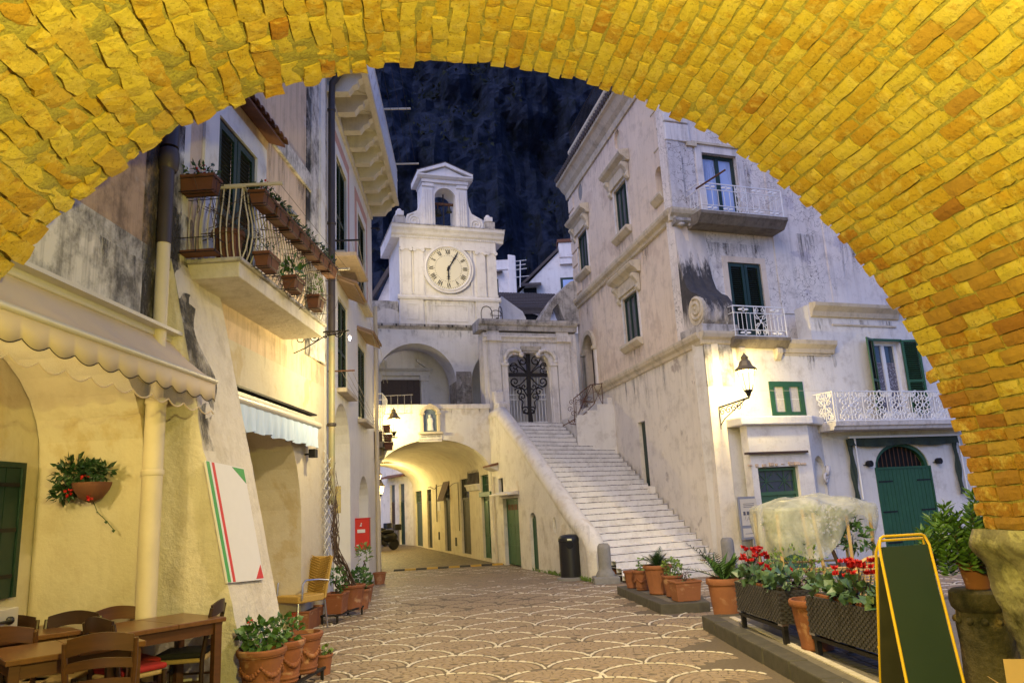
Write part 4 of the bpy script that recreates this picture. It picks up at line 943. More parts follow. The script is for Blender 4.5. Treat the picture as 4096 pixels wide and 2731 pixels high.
cb = MB(); pts = [FL.w(lerp(4.2, 9.6, k / 12), .02, 2.62 - .1 * math.sin(math.pi * k / 6) ** 2 + .03 * (k % 3)) for k in range(13)]; cb.tube(pts, .012, 5); cb.tube([FL.w(7.9, .02, 2.7), FL.w(7.9, .03, 1.2)], .018, 5); cb.tube([FL.w(4.25, .02, 2.6), FL.w(4.25, .02, .9)], .012, 5)
cb.build('wall_cable', 'iron', church)
for u, z in ((4.85, .35), (7.65, .5)): MB().box(FL, u - .09, u + .09, 0, .03, z, z + .3).build('meter_cover', 'grey_door', church)
for px, py in ((800, 820),): u, z = upx(px, py); MB().box(FL, u - .22, u + .22, 0, .02, z - .28, z + .28).build('notice', 'sign_white', church)
# loggia behind the parapet
FT2 = Fr(FT.w(0, -2, 0)[:2], FT.u[:2], FT.n[:2])
mb = MB(); wallmesh(mb, FT2, rect(-6.5, 6.5, 4.1, 7.82), [archpoly(-3.31, -.51, 4.12, 5.95, 7.33, 20), archpoly(.03, 2.8, 4.12, 5.95, 7.33, 20)], -1.1, 0); mb.build('loggia_wall', 'church', church)
MB().prof(FT2, [(-.05, 7.82), (0.0, 7.82), (.06, 7.9), (.1, 7.92), (.1, 8.0), (-.05, 8.0)], -6.5, 1.3).build('loggia_cornice', 'weathered', church)
for k in range(26): u = -3.6 + k * .165; MB().box(FT2, u, u + .05, .1, .106, 7.9, 7.985).build('cornice_stain', 'blackened', church) if k % 3 == 0 else None
MB().box(FT2, -.515, .035, -1.0, .006, 4.12, 6.35).build('rubble_pillar', 'rubble', church)
for k in range(40):
    u = random.uniform(-.5, .0); z = random.uniform(4.9, 6.3); MB().box(FT2, u - .05, u + random.uniform(.02, .07), 0, random.uniform(.01, .03), z - .03, z + random.uniform(.02, .05)).build('rubble_stone', 'rubble', church, bevel=.012)
MB().box(FT2, -6.5, 6.5, -4, -1.8, 4.1, 8.0).build('loggia_back', 'church', church)
B2 = Fr(FT2.w(0, -1.8, 0)[:2], FT.u[:2], FT.n[:2])
MB().box(B2, -2.85, -1.43, -.1, .02, 4.1, 6.36).build('church_door', 'brown_wood', church)
for k in range(6): a = -2.83 + k * .234; MB().box(B2, a, a + .224, .02, .04, 4.1, 6.34).build('plank', 'brown_wood', church)
for a, b in ((-3.12, -2.87), (-1.41, -1.16)):
    MB().box(B2, a, b, 0, .12, 4.1, 6.5).build('portal_pilaster', 'church', church); MB().box(B2, a - .04, b + .04, 0, .16, 6.3, 6.5).build('portal_capital', 'church', church, bevel=.02)
MB().box(B2, -3.2, -1.08, 0, .14, 6.5, 6.62).build('portal_frieze', 'church', church); moulding(B2, -3.3, -.98, CORN(.22, 6.62, .5), 'church', church, 'portal_cornice')
MB().box(B2, -2.66, -1.62, 0, .08, 6.78, 7.5).build('portal_panel', 'church', church)
for s in (-1, 1):
    c = -2.14; MB().extr(B2, [(c + s * 1.1, 6.78), (c + s * .6, 7.12), (c + s * .6, 7.02), (c + s * .95, 6.78)], 0, .15).build('broken_pediment', 'church', church)
MB().extr(B2, [(-2.75, 7.5), (-2.6, 7.62), (-1.68, 7.62), (-1.53, 7.5)], 0, .14).build('portal_top', 'church', church)
# ---------------------------------------------------------------- clock tower (stands on the loggia)
tw = church
T0, T1 = -2.42, 1.12
MB().box(FT2, T0, T1, -2.2, 0, 8.0, 11.2).build('tower_body', 'church', tw)
for a, b in ((T0 - .03, -1.62), (.28, T1 + .03)): MB().box(FT2, a, b, -.1, .1, 8.0, 8.88).build('tower_pedestal', 'church', tw)
MB().box(FT2, T0 + .9, T1 - .9, -.1, .05, 8.0, 8.88).build('tower_pedestal', 'church', tw)
for a, b in ((-2.22, -1.78), (.46, .94)): 
    for q in ((a, a + .03, 8.15, 8.72), (b - .03, b, 8.15, 8.72), (a + .03, b - .03, 8.15, 8.18), (a + .03, b - .03, 8.69, 8.72)): MB().box(FT2, q[0], q[1], .1, .118, q[2], q[3]).build('panel_moulding', 'church', tw)
for q in ((-1.35, -1.32, 8.12, 8.72), (-.03, 0, 8.12, 8.72), (-1.32, -.03, 8.12, 8.15), (-1.32, -.03, 8.69, 8.72)): MB().box(FT2, q[0], q[1], .05, .068, q[2], q[3]).build('panel_moulding', 'church', tw)
moulding(FT2, T0 - .1, T1 + .1, [(0, 8.86), (.14, 8.88), (.16, 8.95), (.13, 8.97), (.11, 9.04), (0, 9.04)], 'church', tw, 'base_moulding')
for a in (-2.36, -1.92, .36, .78):
    MB().box(FT2, a, a + .34, -.02, .09, 9.04, 10.78).build('pilaster', 'church', tw); MB().box(FT2, a - .02, a + .36, -.02, .12, 9.04, 9.14).build('pilaster_base', 'church', tw, bevel=.01)
    mb = MB(); mb.box(FT2, a - .02, a + .36, -.02, .12, 10.7, 10.78)
    for s in (0, 1): mb.lathe([(.0, -.05), (.07, -.05), (.07, .05), (.0, .05)], (0, 0, 0), 12); 
    n0 = len(mb.v) - 96
    for k, uu in enumerate((a + .02, a + .32)):
        for j in range(48): v = mb.v[n0 + k * 48 + j]; mb.v[n0 + k * 48 + j] = FT2.w(uu + v.x, .1 + v.z, 10.7 + v.y)
    mb.build('capital', 'church', tw)
fr_ = [rect(-1.58, .22, 9.06, 10.98)]
for q in ((-1.6, -1.52, 9.06, 11.0), (.14, .22, 9.06, 11.0), (-1.52, .14, 10.92, 11.0), (-1.52, .14, 9.06, 9.12)): MB().box(FT2, q[0], q[1], -.02, .05, q[2], q[3]).build('clock_surround', 'church', tw)
MB().box(FT2, T0, T1, -.02, .1, 10.78, 11.12).build('architrave', 'church', tw)
mb = MB(); mb.prof(FT2, [(-2.3, 11.12), (.1, 11.12), (.12, 11.2), (.2, 11.26), (.24, 11.36), (.32, 11.44), (.34, 11.54), (-2.3, 11.54)], T0 - .3, T1 + .3); mb.build('tower_cornice', 'church', tw)
for k in range(44): u = T0 + .0 + k * (T1 - T0) / 43.5; MB().box(FT2, u, u + .045, .1, .15, 11.13, 11.2).build('dentil', 'church', tw)
MB().box(FT2, T0 - .32, T1 + .32, -2.3, .35, 11.54, 11.575).build('cornice_lead', 'weathered', tw)
# clock
plain('clock_face', (.8, .74, .55), .5, var=.06, sc=3); plain('clock_black', (.015, .013, .012), .6, var=.1)
ck = thing('clock', 'round white tower clock with black roman numerals and ornate hands', 'clock', FT2.w(-.68, .05, 10.07))
def disc(fr, uc, zc, r, n0, n1, seg=48): return MB().prism([fr.w(uc + r * math.cos(2 * math.pi * k / seg), n0, zc + r * math.sin(2 * math.pi * k / seg)) for k in range(seg)], fr.n * (n1 - n0))
UC, ZC = -.685, 10.06
disc(FT2, UC, ZC, .78, .04, .09).build('dial', 'clock_face', ck)
mb = MB(); b0 = 0; seg = 56; prof_ = [(.78, .06), (.78, .12), (.82, .15), (.86, .12), (.92, .13), (.93, .05)]
for r, n_ in prof_:
    for k in range(seg): mb.v.append(FT2.w(UC + r * math.cos(2 * math.pi * k / seg), n_, ZC + r * math.sin(2 * math.pi * k / seg)))
for i in range(len(prof_) - 1):
    for k in range(seg): m = (k + 1) % seg; mb.f.append((i * seg + k, i * seg + m, (i + 1) * seg + m, (i + 1) * seg + k))
mb.build('dial_ring', 'church', ck, smooth=True)
def radial(a, r): return FT2.w(UC + r * math.sin(a), .096, ZC + r * math.cos(a))
mb = MB()
for k in range(60):
    a = 2 * math.pi * k / 60; mb.bar(radial(a, .71), radial(a, .755), .014 if k % 5 else .022, .006, FT2.n)
mb.build('minute_marks', 'clock_black', ck)
mb = MB()
for k in range(48): a = 2 * math.pi * k / 48; mb.bar(radial(a, .475), radial(a, .50 if k % 4 else .53), .012, .006, FT2.n)
mb.build('inner_marks', 'clock_black', ck)
ROM = ['XII', 'I', 'II', 'III', 'IIII', 'V', 'VI', 'VII', 'VIII', 'IX', 'X', 'XI']
for h, txt in enumerate(ROM):
    a = 2 * math.pi * h / 12; t_ = Vector((math.cos(a), -math.sin(a))); 
    wd = {'I': .046, 'V': .08, 'X': .08}; tot = sum(wd[c] for c in txt); x = -tot / 2; mb = MB()
    def cp(dx, r): return FT2.w(UC + r * math.sin(a) + dx * math.cos(a), .096, ZC + r * math.cos(a) - dx * math.sin(a))
    for c in txt:
        w_ = wd[c]; m = x + w_ / 2
        if c == 'I': mb.bar(cp(m, .545), cp(m, .695), .026, .006, FT2.n)
        elif c == 'V': mb.bar(cp(m - .034, .695), cp(m, .545), .026, .006, FT2.n); mb.bar(cp(m + .034, .695), cp(m, .545), .013, .006, FT2.n)
        else: mb.bar(cp(m - .034, .695), cp(m + .034, .545), .026, .006, FT2.n); mb.bar(cp(m + .034, .695), cp(m - .034, .545), .013, .006, FT2.n)
        x += w_
    mb.build('numeral', 'clock_black', ck)
def hand(ang, L, tail, w_, nm, n_):
    a = R_(ang); mb = MB(); q = lambda r, s=0: FT2.w(UC + r * math.sin(a) + s * math.cos(a), n_, ZC + r * math.cos(a) - s * math.sin(a))
    mb.prism([q(-tail, -w_ * .4), q(0, -w_), q(L * .3, -w_ * .5), q(L * .55, -w_ * 1.1), q(L * .8, -w_ * .5), q(L, 0), q(L * .8, w_ * .5), q(L * .55, w_ * 1.1), q(L * .3, w_ * .5), q(0, w_), q(-tail, w_ * .4)], FT2.n * .012)
    for s in (.35, .6, .75): mb.bar(q(L * s, -w_ * 2.2), q(L * s, w_ * 2.2), .012, .012, FT2.n)
    mb.build(nm, 'clock_black', ck)
hand(31, .74, .12, .03, 'minute_hand', .12); hand(181, .52, .1, .03, 'hour_hand', .105)
disc(FT2, UC, ZC, .05, .1, .145, 16).build('hub', 'clock_black', ck)
point('clock_light', FC.w(7.0, .3, 9.75), 85, (1, .80, .40), .3, ck, 62, FT2.w(UC, .1, 10.05))
fx = FC.w(7.0, .2, 9.75); MB().bar(FC.w(7.0, .0, 9.75), FC.w(7.0, .2, 9.75), .03, .03).build('lamp_arm', 'iron', ck); MB().obb(fx - Z * .03, FT2.u * .05, FT2.n * .04, Z * .025).build('lamp_head', 'iron', ck)
# belfry
mb = MB(); wallmesh(mb, FT2, rect(-1.53, .17, 11.57, 13.5), [archpoly(-1.07, -.29, 11.6, 12.82, 13.2, 16)], -.9, -.06); mb.build('belfry', 'church', tw)
for a, b in ((-1.5, -1.14), (-.22, .14)):
    MB().box(FT2, a, b, -.08, -.02, 11.57, 13.3).build('belfry_pilaster', 'church', tw)
    for k in range(4): uu = lerp(a + .05, b - .05, k / 3); MB().box(FT2, uu - .015, uu + .015, -.02, .005, 11.75, 13.1).build('flute', 'church', tw)
    MB().box(FT2, a - .03, b + .03, -.08, .02, 13.2, 13.32).build('pilaster_cap', 'church', tw)
MB().box(FT2, -1.56, .2, -.95, .02, 13.36, 13.5).build('belfry_entablature', 'church', tw)
mb = MB(); mb.prof(FT2, [(-1.1, 13.5), (.06, 13.5), (.14, 13.58), (.14, 13.63), (-1.1, 13.63)], -1.72, .36); mb.build('pediment_base', 'church', tw)
MB().extr(FT2, [(-1.5, 13.63), (-.68, 13.98), (.14, 13.63)], -1.0, .04).build('pediment', 'church', tw)
for s in (-1, 1):
    MB().extr(FT2, [(-.68, 14.13), (-.68, 14.0), (-.68 + s * 1.04, 13.63), (-.68 + s * 1.04, 13.73)], -1.1, .14).build('raking_cornice', 'church', tw)
    MB().extr(FT2, [(-.68, 14.16), (-.68, 14.135), (-.68 + s * 1.06, 13.735), (-.68 + s * 1.06, 13.76)], -1.12, .15).build('roof_edge', 'tile_roof_dark', tw)
    # volute
    cx = -.68 + s * 1.22; pr = [(-.68 + s * .85, 11.575), (-.68 + s * .85, 12.95), (-.68 + s * .9, 12.6), (-.68 + s * 1.0, 12.3), (-.68 + s * 1.18, 12.2), (-.68 + s * 1.4, 12.1), (-.68 + s * 1.5, 11.85), (-.68 + s * 1.42, 11.575)]
    MB().extr(FT2, pr, -.7, -.12).build('volute', 'church', tw)
    mb = MB(); mb.tube(spiral(FT2.w(-.68 + s * 1.17, -.11, 11.87), FT2.u * s, Z, .27, .04, math.pi * .5, -math.pi * 4, 46), .028, 6); mb.build('volute_scroll', 'church', tw, smooth='all')
    f0 = -.68 + s * 1.68
    MB().box(FT2, f0 - .2, f0 + .2, -.6, -.08, 11.575, 12.02).build('finial_block', 'weathered', tw, bevel=.02); MB().box(FT2, f0 - .13 - s * .02, f0 + .13 - s * .02, -.5, -.05, 12.02, 12.2).build('finial_block', 'church', tw, bevel=.02)
    MB().lathe([(.13, 12.2), (.13, 12.25), (.09, 12.27), (.07, 12.33), (.0, 12.36)], FT2.w(f0 - s * .02, -.28, 0), 10).build('finial', 'church', tw, smooth=True)
plain('bronze', (.06, .06, .045), .5, .7, var=.3); mb = MB(); mb.bar(FT2.w(-1.1, -.45, 12.72), FT2.w(-.25, -.45, 12.72), .09, .08); mb.build('bell_beam', 'rust_iron', tw); MB().bar(FT2.w(-.66, -.45, 11.6), FT2.w(-.66, -.45, 13.1), .05, .05).build('bell_post', 'iron', tw)
def bell(c, r, parent, nm='bell'): MB().lathe([(0, r * 1.5), (r * .45, r * 1.4), (r * .6, r * .9), (r * .75, r * .35), (r, 0), (r * .9, 0), (r * .6, r * .5)], c, 16).build(nm, 'bronze', parent, smooth=True)
bl = thing('church_bell', 'dark bronze bell at the clock side of the belfry arch', 'bell', FT2.w(-.87, -.45, 12.2)); bell(FT2.w(-.87, -.45, 12.27), .16, bl)
MB().bar(FT2.w(-.87, -.45, 12.5), FT2.w(-.87, -.45, 12.7), .04, .04).build('yoke', 'rust_iron', bl); bl['label'] = 'larger dark bronze bell in the belfry arch'
bl = thing('church_bell', 'smaller dark bronze bell hanging higher in the belfry arch', 'bell', FT2.w(-.45, -.45, 12.35)); bell(FT2.w(-.45, -.45, 12.42), .12, bl); MB().bar(FT2.w(-.45, -.45, 12.58), FT2.w(-.45, -.45, 12.7), .04, .04).build('yoke', 'rust_iron', bl)
an = MB(); an.bar(FT2.w(-1.2, -1, 14.25), FT2.w(-.1, -1, 14.3), .02, .02); an.bar(FT2.w(-.9, -1, 13.9), FT2.w(-.9, -1, 14.3), .02, .02); an.bar(FT2.w(-.4, -1, 13.9), FT2.w(-.4, -1, 14.3), .02, .02); an.build('roof_rail', 'iron', tw)
# small courtyard bell on its hoop frame
sb = thing('hand_bell', 'small bell on an arched iron frame beside the clock tower', 'bell', FT2.w(.75, .6, 8.0))
for uc in (.48, .98): MB().tube([FT2.w(uc - (.2 if uc < .7 else .07), .7, 7.75), FT2.w(uc - (.2 if uc < .7 else .07), .7, 8.3)] + arc_pts(FT2.w(uc, .7, 8.3), FT2.u * (-.2 if uc < .7 else -.07), Z * .25, 0, math.pi, 8) + [FT2.w(uc + (.2 if uc < .7 else .07), .7, 7.75)], .014, 6).build('hoop', 'iron', sb)
MB().tube(arc_pts(FT2.w(.83, .7, 8.25), FT2.u * .2, Z * .16, 0, math.pi, 8), .013, 6).build('hoop', 'iron', sb); MB().bar(FT2.w(.62, .7, 8.22), FT2.w(1.06, .7, 8.22), .02, .02).build('crossbar', 'iron', sb); bell(FT2.w(.86, .7, 8.0), .1, sb)
# ---------------------------------------------------------------- madonna shrine on the street front
c5 = crop(1300, 1300, .574)
shr = thing('wall_shrine', 'pointed stone wall shrine with a praying figure picture and inscription', 'shrine', FT.w(-1.9, 0, 4.0))
s0, s1 = FT.pix(*c5(685, 700))[0], FT.pix(*c5(778, 700))[0]; zb = FT.pix(*c5(735, 745))[1]; zt = FT.pix(*c5(735, 560))[1]; zsp = FT.pix(*c5(735, 625))[1]; sc_ = (s0 + s1) / 2; hw = (s1 - s0) / 2
def gothic(hw, zs, zt, n=8): 
    L = [(sc_ - hw * (1 - (k / n) ** 1.6), zs + (zt - zs) * (k / n) ** .75) for k in range(n + 1)]; return L + [(2 * sc_ - u, z) for u, z in reversed(L[:-1])]
m_, t_, N_, L_, p_ = nodes('sacred_picture'); co = coords(t_, True); L_.new(mix(t_, nz(t_, co, 6, 5), (.06, .1, .16), (.2, .24, .26)), p_.inputs['Base Color'])
MB().extr(FT, [(s0, zb)] + gothic(hw, zsp, zt - .08) + [(s1, zb)], -.02, .02).build('picture', 'sacred_picture', shr)
mb = MB(); fg = FT.w(sc_, .03, zb + .05); H_ = (zsp - zb) * .95
mb.lathe([(.0, 0), (.11, 0), (.1, .1 * H_), (.085, .4 * H_), (.1, .55 * H_), (.09, .7 * H_), (.045, .8 * H_), (.03, .82 * H_)], fg, 14, sy=.3, sx=1); mb.ball(fg + Z * H_ * .88, .05, 10, 7); mb.build('figure', 'figure_white', shr, smooth=True) if 'figure_white' in M else (plain('figure_white', (.55, .56, .56), .6, var=.2), mb.build('figure', 'figure_white', shr, smooth=True))
for s in (s0 - .1, s1): MB().box(FT, s, s + .1, -.02, .1, zb, zsp).build('shrine_column', 'trim', shr, bevel=.02); MB().box(FT, s - .03, s + .13, -.02, .13, zsp, zsp + .06).build('shrine_capital', 'trim', shr, bevel=.01)
mb = MB(); o1 = gothic(hw + .1, zsp + .06, zt + .05); i1 = gothic(hw, zsp + .06, zt - .08)
for k in range(len(o1) - 1): mb.prism([FT.w(o1[k][0], -.02, o1[k][1]), FT.w(o1[k + 1][0], -.02, o1[k + 1][1]), FT.w(i1[k + 1][0], -.02, i1[k + 1][1]), FT.w(i1[k][0], -.02, i1[k][1])], FT.n * .13)
mb.build('shrine_arch', 'trim', shr)
MB().box(FT, s0 - .17, s1 + .17, -.02, .16, zb - .07, zb).build('shrine_sill', 'trim', shr, bevel=.01); MB().box(FT, s0 - .15, s1 + .15, -.02, .03, zb - .3, zb - .07).build('plaque', 'trim_white', shr)
def text(body, fr, u, z, n, size, mat, parent, name='inscription', align='CENTER'):
    cu = bpy.data.curves.new(name, 'FONT'); cu.body = body; cu.size = size; cu.extrude = .001; cu.align_x = align; cu.materials.append(M[mat]); o = bpy.data.objects.new(name, cu); COL.objects.link(o); o.parent = parent
    mw = Matrix.Translation(fr.w(u, n, z) - parent_loc(parent)) @ Matrix(((fr.u.x, 0, fr.n.x, 0), (fr.u.y, 0, fr.n.y, 0), (0, 1, 0, 0), (0, 0, 0, 1)))
    bpy.context.view_layer.update(); me = bpy.data.meshes.new_from_object(o.evaluated_get(bpy.context.evaluated_depsgraph_get())); bpy.data.objects.remove(o); o = bpy.data.objects.new(name, me); COL.objects.link(o); o.parent = parent; me.materials.clear(); me.materials.append(M[mat]); o.matrix_local = mw; return o
text('ANNO MARIANO 1954', FT, sc_, zb - .16, .034, .062, 'clock_black', shr); text('PONT. ALFONSO GAMBARDELLA FU VINCENZO', FT, sc_, zb - .25, .034, .036, 'clock_black', shr)
# ---------------------------------------------------------------- gate portal at the head of the stairs
GN = -.2; FG = Fr(FT.w(0, GN, 0)[:2], FT.u[:2], FT.n[:2]); cg = crop(1880, 1200, .38265)
gp = lambda x, y: FG.pix(*cg(x, y))
gate = thing('gate_portal', 'weathered stone portal with scrolled arch over the stair gate', 'gateway', FG.w(1.5, 0, 4.2))
op = [gp(*p) for p in ((400, 1310), (395, 1000), (388, 700), (392, 640), (410, 595), (450, 565), (500, 572), (548, 548), (690, 548), (735, 588), (780, 578), (812, 610), (828, 680), (840, 1000), (868, 1310))]
op[0] = (op[0][0], 4.2); op[-1] = (op[-1][0], 4.2)
mb = MB(); wallmesh(mb, FG, rect(-.02, 3.3, 4.0, 7.35), [op], -.55, 0); mb.build('portal_wall', 'trim_white', gate)
ztop = gp(640, 225)[1]; zc1 = gp(640, 380)[1]; zf = gp(640, 290)[1]
MB().prof(FG, [(-.6, ztop - .35), (.1, ztop - .35), (.13, ztop - .2), (.2, ztop - .17), (.24, ztop - .08), (.24, ztop), (-.6, ztop)], -.2, 3.32).build('portal_cornice', 'weathered', gate)
MB().prof(FG, [(0, zc1 - .2), (.05, zc1 - .2), (.08, zc1 - .1), (.14, zc1 - .06), (.14, zc1), (0, zc1)], -.06, 2.75).build('portal_moulding', 'trim_white', gate)
for xa, xb in ((190, 320), (920, 1050)):
    a, b = gp(xa, 800)[0], gp(xb, 800)[0]; MB().box(FG, a, b, -.02, .07, 4.6 if xa < 300 else 4.2, zc1 - .15).build('pilaster', 'trim_white', gate); MB().box(FG, a - .03, b + .03, -.02, .18, zc1 - .2, zc1 + .003).build('pilaster_cap', 'trim_white', gate); MB().box(FG, a, b, -.02, .05, zc1, ztop - .3).build('frieze_block', 'trim_white', gate)
for (x0, x1, sgn) in ((340, 400, 1), (848, 915, -1)):
    a, b = sorted((gp(x0, 900)[0], gp(x1, 900)[0])); MB().box(FG, a, b, -.02, .06, 4.2, gp(640, 690)[1]).build('jamb', 'trim_white', gate); MB().box(FG, a - .03, b + .03, -.02, .1, gp(640, 690)[1], gp(640, 660)[1]).build('jamb_cap', 'trim_white', gate, bevel=.01)
for pts, sg in (([(365, 650), (362, 590), (400, 535), (460, 520), (515, 535), (530, 575)], 1), ([(890, 650), (880, 600), (850, 555), (790, 525), (730, 535), (705, 580)], -1)):
    P = [FG.w(*[(q[0], .06, q[1])[k] for k in range(3)]) for q in [gp(*p) for p in pts]]
    mb = MB(); mb.tube(P, .065, 8); mb.ball(P[0], .085, 8, 6); mb.ball(P[-1], .09, 8, 6); mb.build('scroll_hood', 'trim_white', gate, smooth='all')
a, b = gp(525, 500)[0], gp(735, 500)[0]; MB().prof(FG, [(0, gp(640, 540)[1]), (.06, gp(640, 530)[1]), (.12, gp(640, 490)[1]), (0, gp(640, 490)[1])], a, b).build('keystone_lintel', 'weathered', gate)
# left pedestal scroll at the stair parapet
a, b = gp(225, 1000)[0], gp(330, 1000)[0]; MB().box(FG, a, b, 0, .3, 4.3, gp(280, 960)[1]).build('newel_scroll', 'trim_white', gate, bevel=.06); MB().box(FG, a + .02, b + .08, 0, .55, 4.2, gp(280, 1085)[1]).build('newel_scroll', 'trim_white', gate, bevel=.08)
# iron gate
ig = thing('iron_gate', 'wrought iron gate with a cross and spirals at the top of the stairs', 'gate', FG.w(1.5, -.25, 4.25))
gn = -.25; gq = lambda x, y: FG.w(FG.pix(*cg(x, y), gn)[0], gn, FG.pix(*cg(x, y), gn)[1])
FGu = FG.u
mb = MB(); mb.prism([gq(615, 1320), gq(665, 1320), gq(640, 1150), gq(625, 560), gq(580, 560), gq(605, 1150)], FG.n * .04); mb.build('cross_post', 'iron', ig)
mb = MB(); mb.prism([gq(395, 800), gq(838, 805), gq(838, 765), gq(395, 760)], FG.n * .03); mb.build('cross_arm', 'iron', ig)
def gspiral(x, y, r, a0, turns, flip, rad=.022):
    c = gq(x, y); k = (gq(x + 100, y) - c).length / 100; return MB().tube(spiral(c, FG.u * flip, Z, r * k * .12, r * k, a0 - 2 * math.pi * turns, a0, 26), rad, 6)
for s, cx0 in ((1, 0), (-1, 0)):
    mxx = lambda x: x if s == 1 else 2 * 615 - x
    for (x, y, r, a0, tn) in ((470, 855, 52, -1.2, 1.3), (565, 905, 36, .3, 1.2), (510, 955, 42, 2.8, 1.2), (550, 1010, 40, -2.2, 1.3), (585, 1155, 42, 2.6, 1.3), (465, 700, 55, -2.0, 1.2), (545, 640, 50, 1.8, 1.2), (470, 745, 30, 1, 1)): gspiral(mxx(x), y, r, a0, tn, s).build('scroll', 'iron', ig)
    for P in (((430, 870), (470, 905), (530, 880), (600, 805)), ((510, 900), (560, 935), (605, 1010), (610, 1030)), ((530, 1030), (555, 1065), (545, 1120), (560, 1180), (610, 1190)), ((420, 690), (470, 680), (530, 710), (600, 770)), ((500, 620), (520, 670), (600, 760))):
        MB().tube([gq(mxx(x), y) for x, y in P], .022, 6).build('stem', 'iron', ig)
wg = thing('white_gate', 'low white barred gate behind the wrought iron cross', 'gate', FG.w(1.5, -.45, 4.25))
for k in range(15): x = lerp(412, 862, k / 14); P = [FG.pix(*cg(x - 6 * (14 - k) / 14, yy), -.45) for yy in (1275, 800 if k > 0 else 800)]; MB().bar(FG.w(P[0][0], -.45, 4.35), FG.w(P[0][0], -.45, P[1][1]), .02, .02).build('bar', 'white_paint', wg)
u0_, u1_ = FG.pix(*cg(405, 1200), -.45)[0], FG.pix(*cg(868, 1200), -.45)[0]
for yy, h_ in ((1290, .12), (1040, .03), (990, .03)): z = FG.pix(*cg(640, yy), -.45)[1]; MB().box(FG, u0_, u1_, -.47, -.43, z - h_ / 2, z + h_ / 2).build('rail', 'white_paint', wg)
# courtyard behind the gate
MB().box(FG, -1.0, 4.2, -7.0, -6.8, 4.1, 7.4).build('court_wall', 'court_dark', church)
MB().box(FG, .3, 2.2, -6.8, -6.75, 4.1, 6.4).build('court_door', 'dark_void', church)
MB().box(FG, .4, .9, -3.0, -2.4, 4.15, 4.65).build('court_bench', 'white', church)
# ---------------------------------------------------------------- stairs
plain('dark_edge', (.10, .085, .085), .9, var=.5, sc=9, world=True)  # thin irregular dark strip along the top of each riser
st = thing('staircase', 'long white plastered staircase climbing to the church gate', 'stairs', FL.w(-7.5, -1.5, 0))
NS = 30; HS = 4.26 / NS
def sL(z): return FL.w(-8.16 + z / .563, -.42, 0)
def sR(z):
    if z < 3.55: return FS.w(-.18 + z / .455, .05, 0)
    t = (z - 3.55) / .7; a = FG.w(2.45, 1.45 - 1.25 * t, 0); return a
for k in range(NS):
    z = k * HS; a, b, c, d = sL(z), sR(z), sR(z + HS + .25), sL(z + HS + .25); zt = (k + 1) * HS
    mb = MB(); n = 16; top = []; bot = []
    for i in range(n + 1):
        p = a.lerp(b, i / n); q = d.lerp(c, i / n); jx = Vector((0, 1, 0)) * .012 * mnoise.noise(Vector((i * .9, k * 3.1, 0))); jz = .008 * mnoise.noise(Vector((i * .7, k * 2.3, 5)))
        i0 = len(mb.v); mb.vs([p + jx + Z * (z - .1), p + jx + Z * (zt - .022 + jz), p + jx + Vector((-.005, .018, 0)) + Z * (zt - .003 + jz), q + Z * (zt + jz * .5)])
        if i:
            for r in range(3): mb.f.append((i0 - 4 + r, i0 + r, i0 + r + 1, i0 + r - 3))
    so = mb.build('step', 'step', st, smooth=False, fix=False); mb = MB(); pv = None
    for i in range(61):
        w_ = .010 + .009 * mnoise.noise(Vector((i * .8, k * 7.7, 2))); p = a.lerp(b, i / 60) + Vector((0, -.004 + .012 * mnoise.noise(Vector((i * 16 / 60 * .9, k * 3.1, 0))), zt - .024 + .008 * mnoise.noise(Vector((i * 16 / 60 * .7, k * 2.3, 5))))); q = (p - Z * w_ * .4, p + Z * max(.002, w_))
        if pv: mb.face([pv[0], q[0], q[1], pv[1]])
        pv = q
    mb.build('dark_edge', 'dark_edge', so, fix=False)
# parapet wall beside the street
prof_ = [(-7.3, 0), (-7.3, .5), (-7.25, .7), (-7.0, .94), (-6.01, 1.45), (-4.68, 2.28), (-3.12, 3.24), (-1.04, 4.41), (-.7, 4.6), (0, 4.6)]
d1 = (FL.pix(1197, 1300)[0], FL.pix(1162, 1300)[0]); d2 = (FL.pix(1238, 1300)[0], FL.pix(1222, 1300)[0])
ov = FL.pix(1274, 1205); ovp = [(ov[0] + .1 * math.cos(2 * math.pi * k / 14), ov[1] + .2 * math.sin(2 * math.pi * k / 14)) for k in range(14)]
swn = FL.pix(1150, 1117); wnp = rect(swn[0] - .25, swn[0] + .2, swn[1] - .2, swn[1] + .25)
mb = MB(); wallmesh(mb, FL, [(-7.2, -.05), (-7.2, .6)] + prof_[3:] + [(0, -.05)], [rect(d1[0], d1[1], .0, 1.92), archpoly(d2[0], d2[1], .0, 1.3, 1.5, 8), ovp, wnp], -.42, 0, nfun=lambda u, z: .02 * mnoise.noise(Vector((u, z, 0)))); o = mb.build('parapet_wall', 'white', st)
MB().tube([FL.w(u, -.21, z - .1) for u, z in [(-7.12, .0), (-7.12, .5), (-7.08, .8), (-6.9, 1.0)] + prof_[4:]], .232, 14).build('parapet_coping', 'white', st, smooth=True)
MB().box(FL, -6.8, 0, -1.0, -.43, -.05, 0.4).build('parapet_core', 'dark_void', st)
plank_door(FL, d1[0] + .06, d1[1] - .06, .04, 1.86, -.12, st, 'old_green', 4, 'door', 2, False)
for k in range(4): a = lerp(d1[0] + .1, d1[1] - .1, k / 4); MB().box(FL, a + .03, a + (d1[1] - d1[0] - .2) / 4 - .03, -.12, -.112, 1.58, 1.74).build('door_vent', 'rust_iron', st)
for zz in (.55, 1.15): MB().box(FL, d1[0] + .07, d1[1] - .07, -.12, -.105, zz, zz + .03).build('door_rail', 'old_green', st)
plank_door(FL, d2[0] + .04, d2[1] - .03, .04, 1.3, -.1, st, 'green_paint', 2, 'small_door', 1, False)
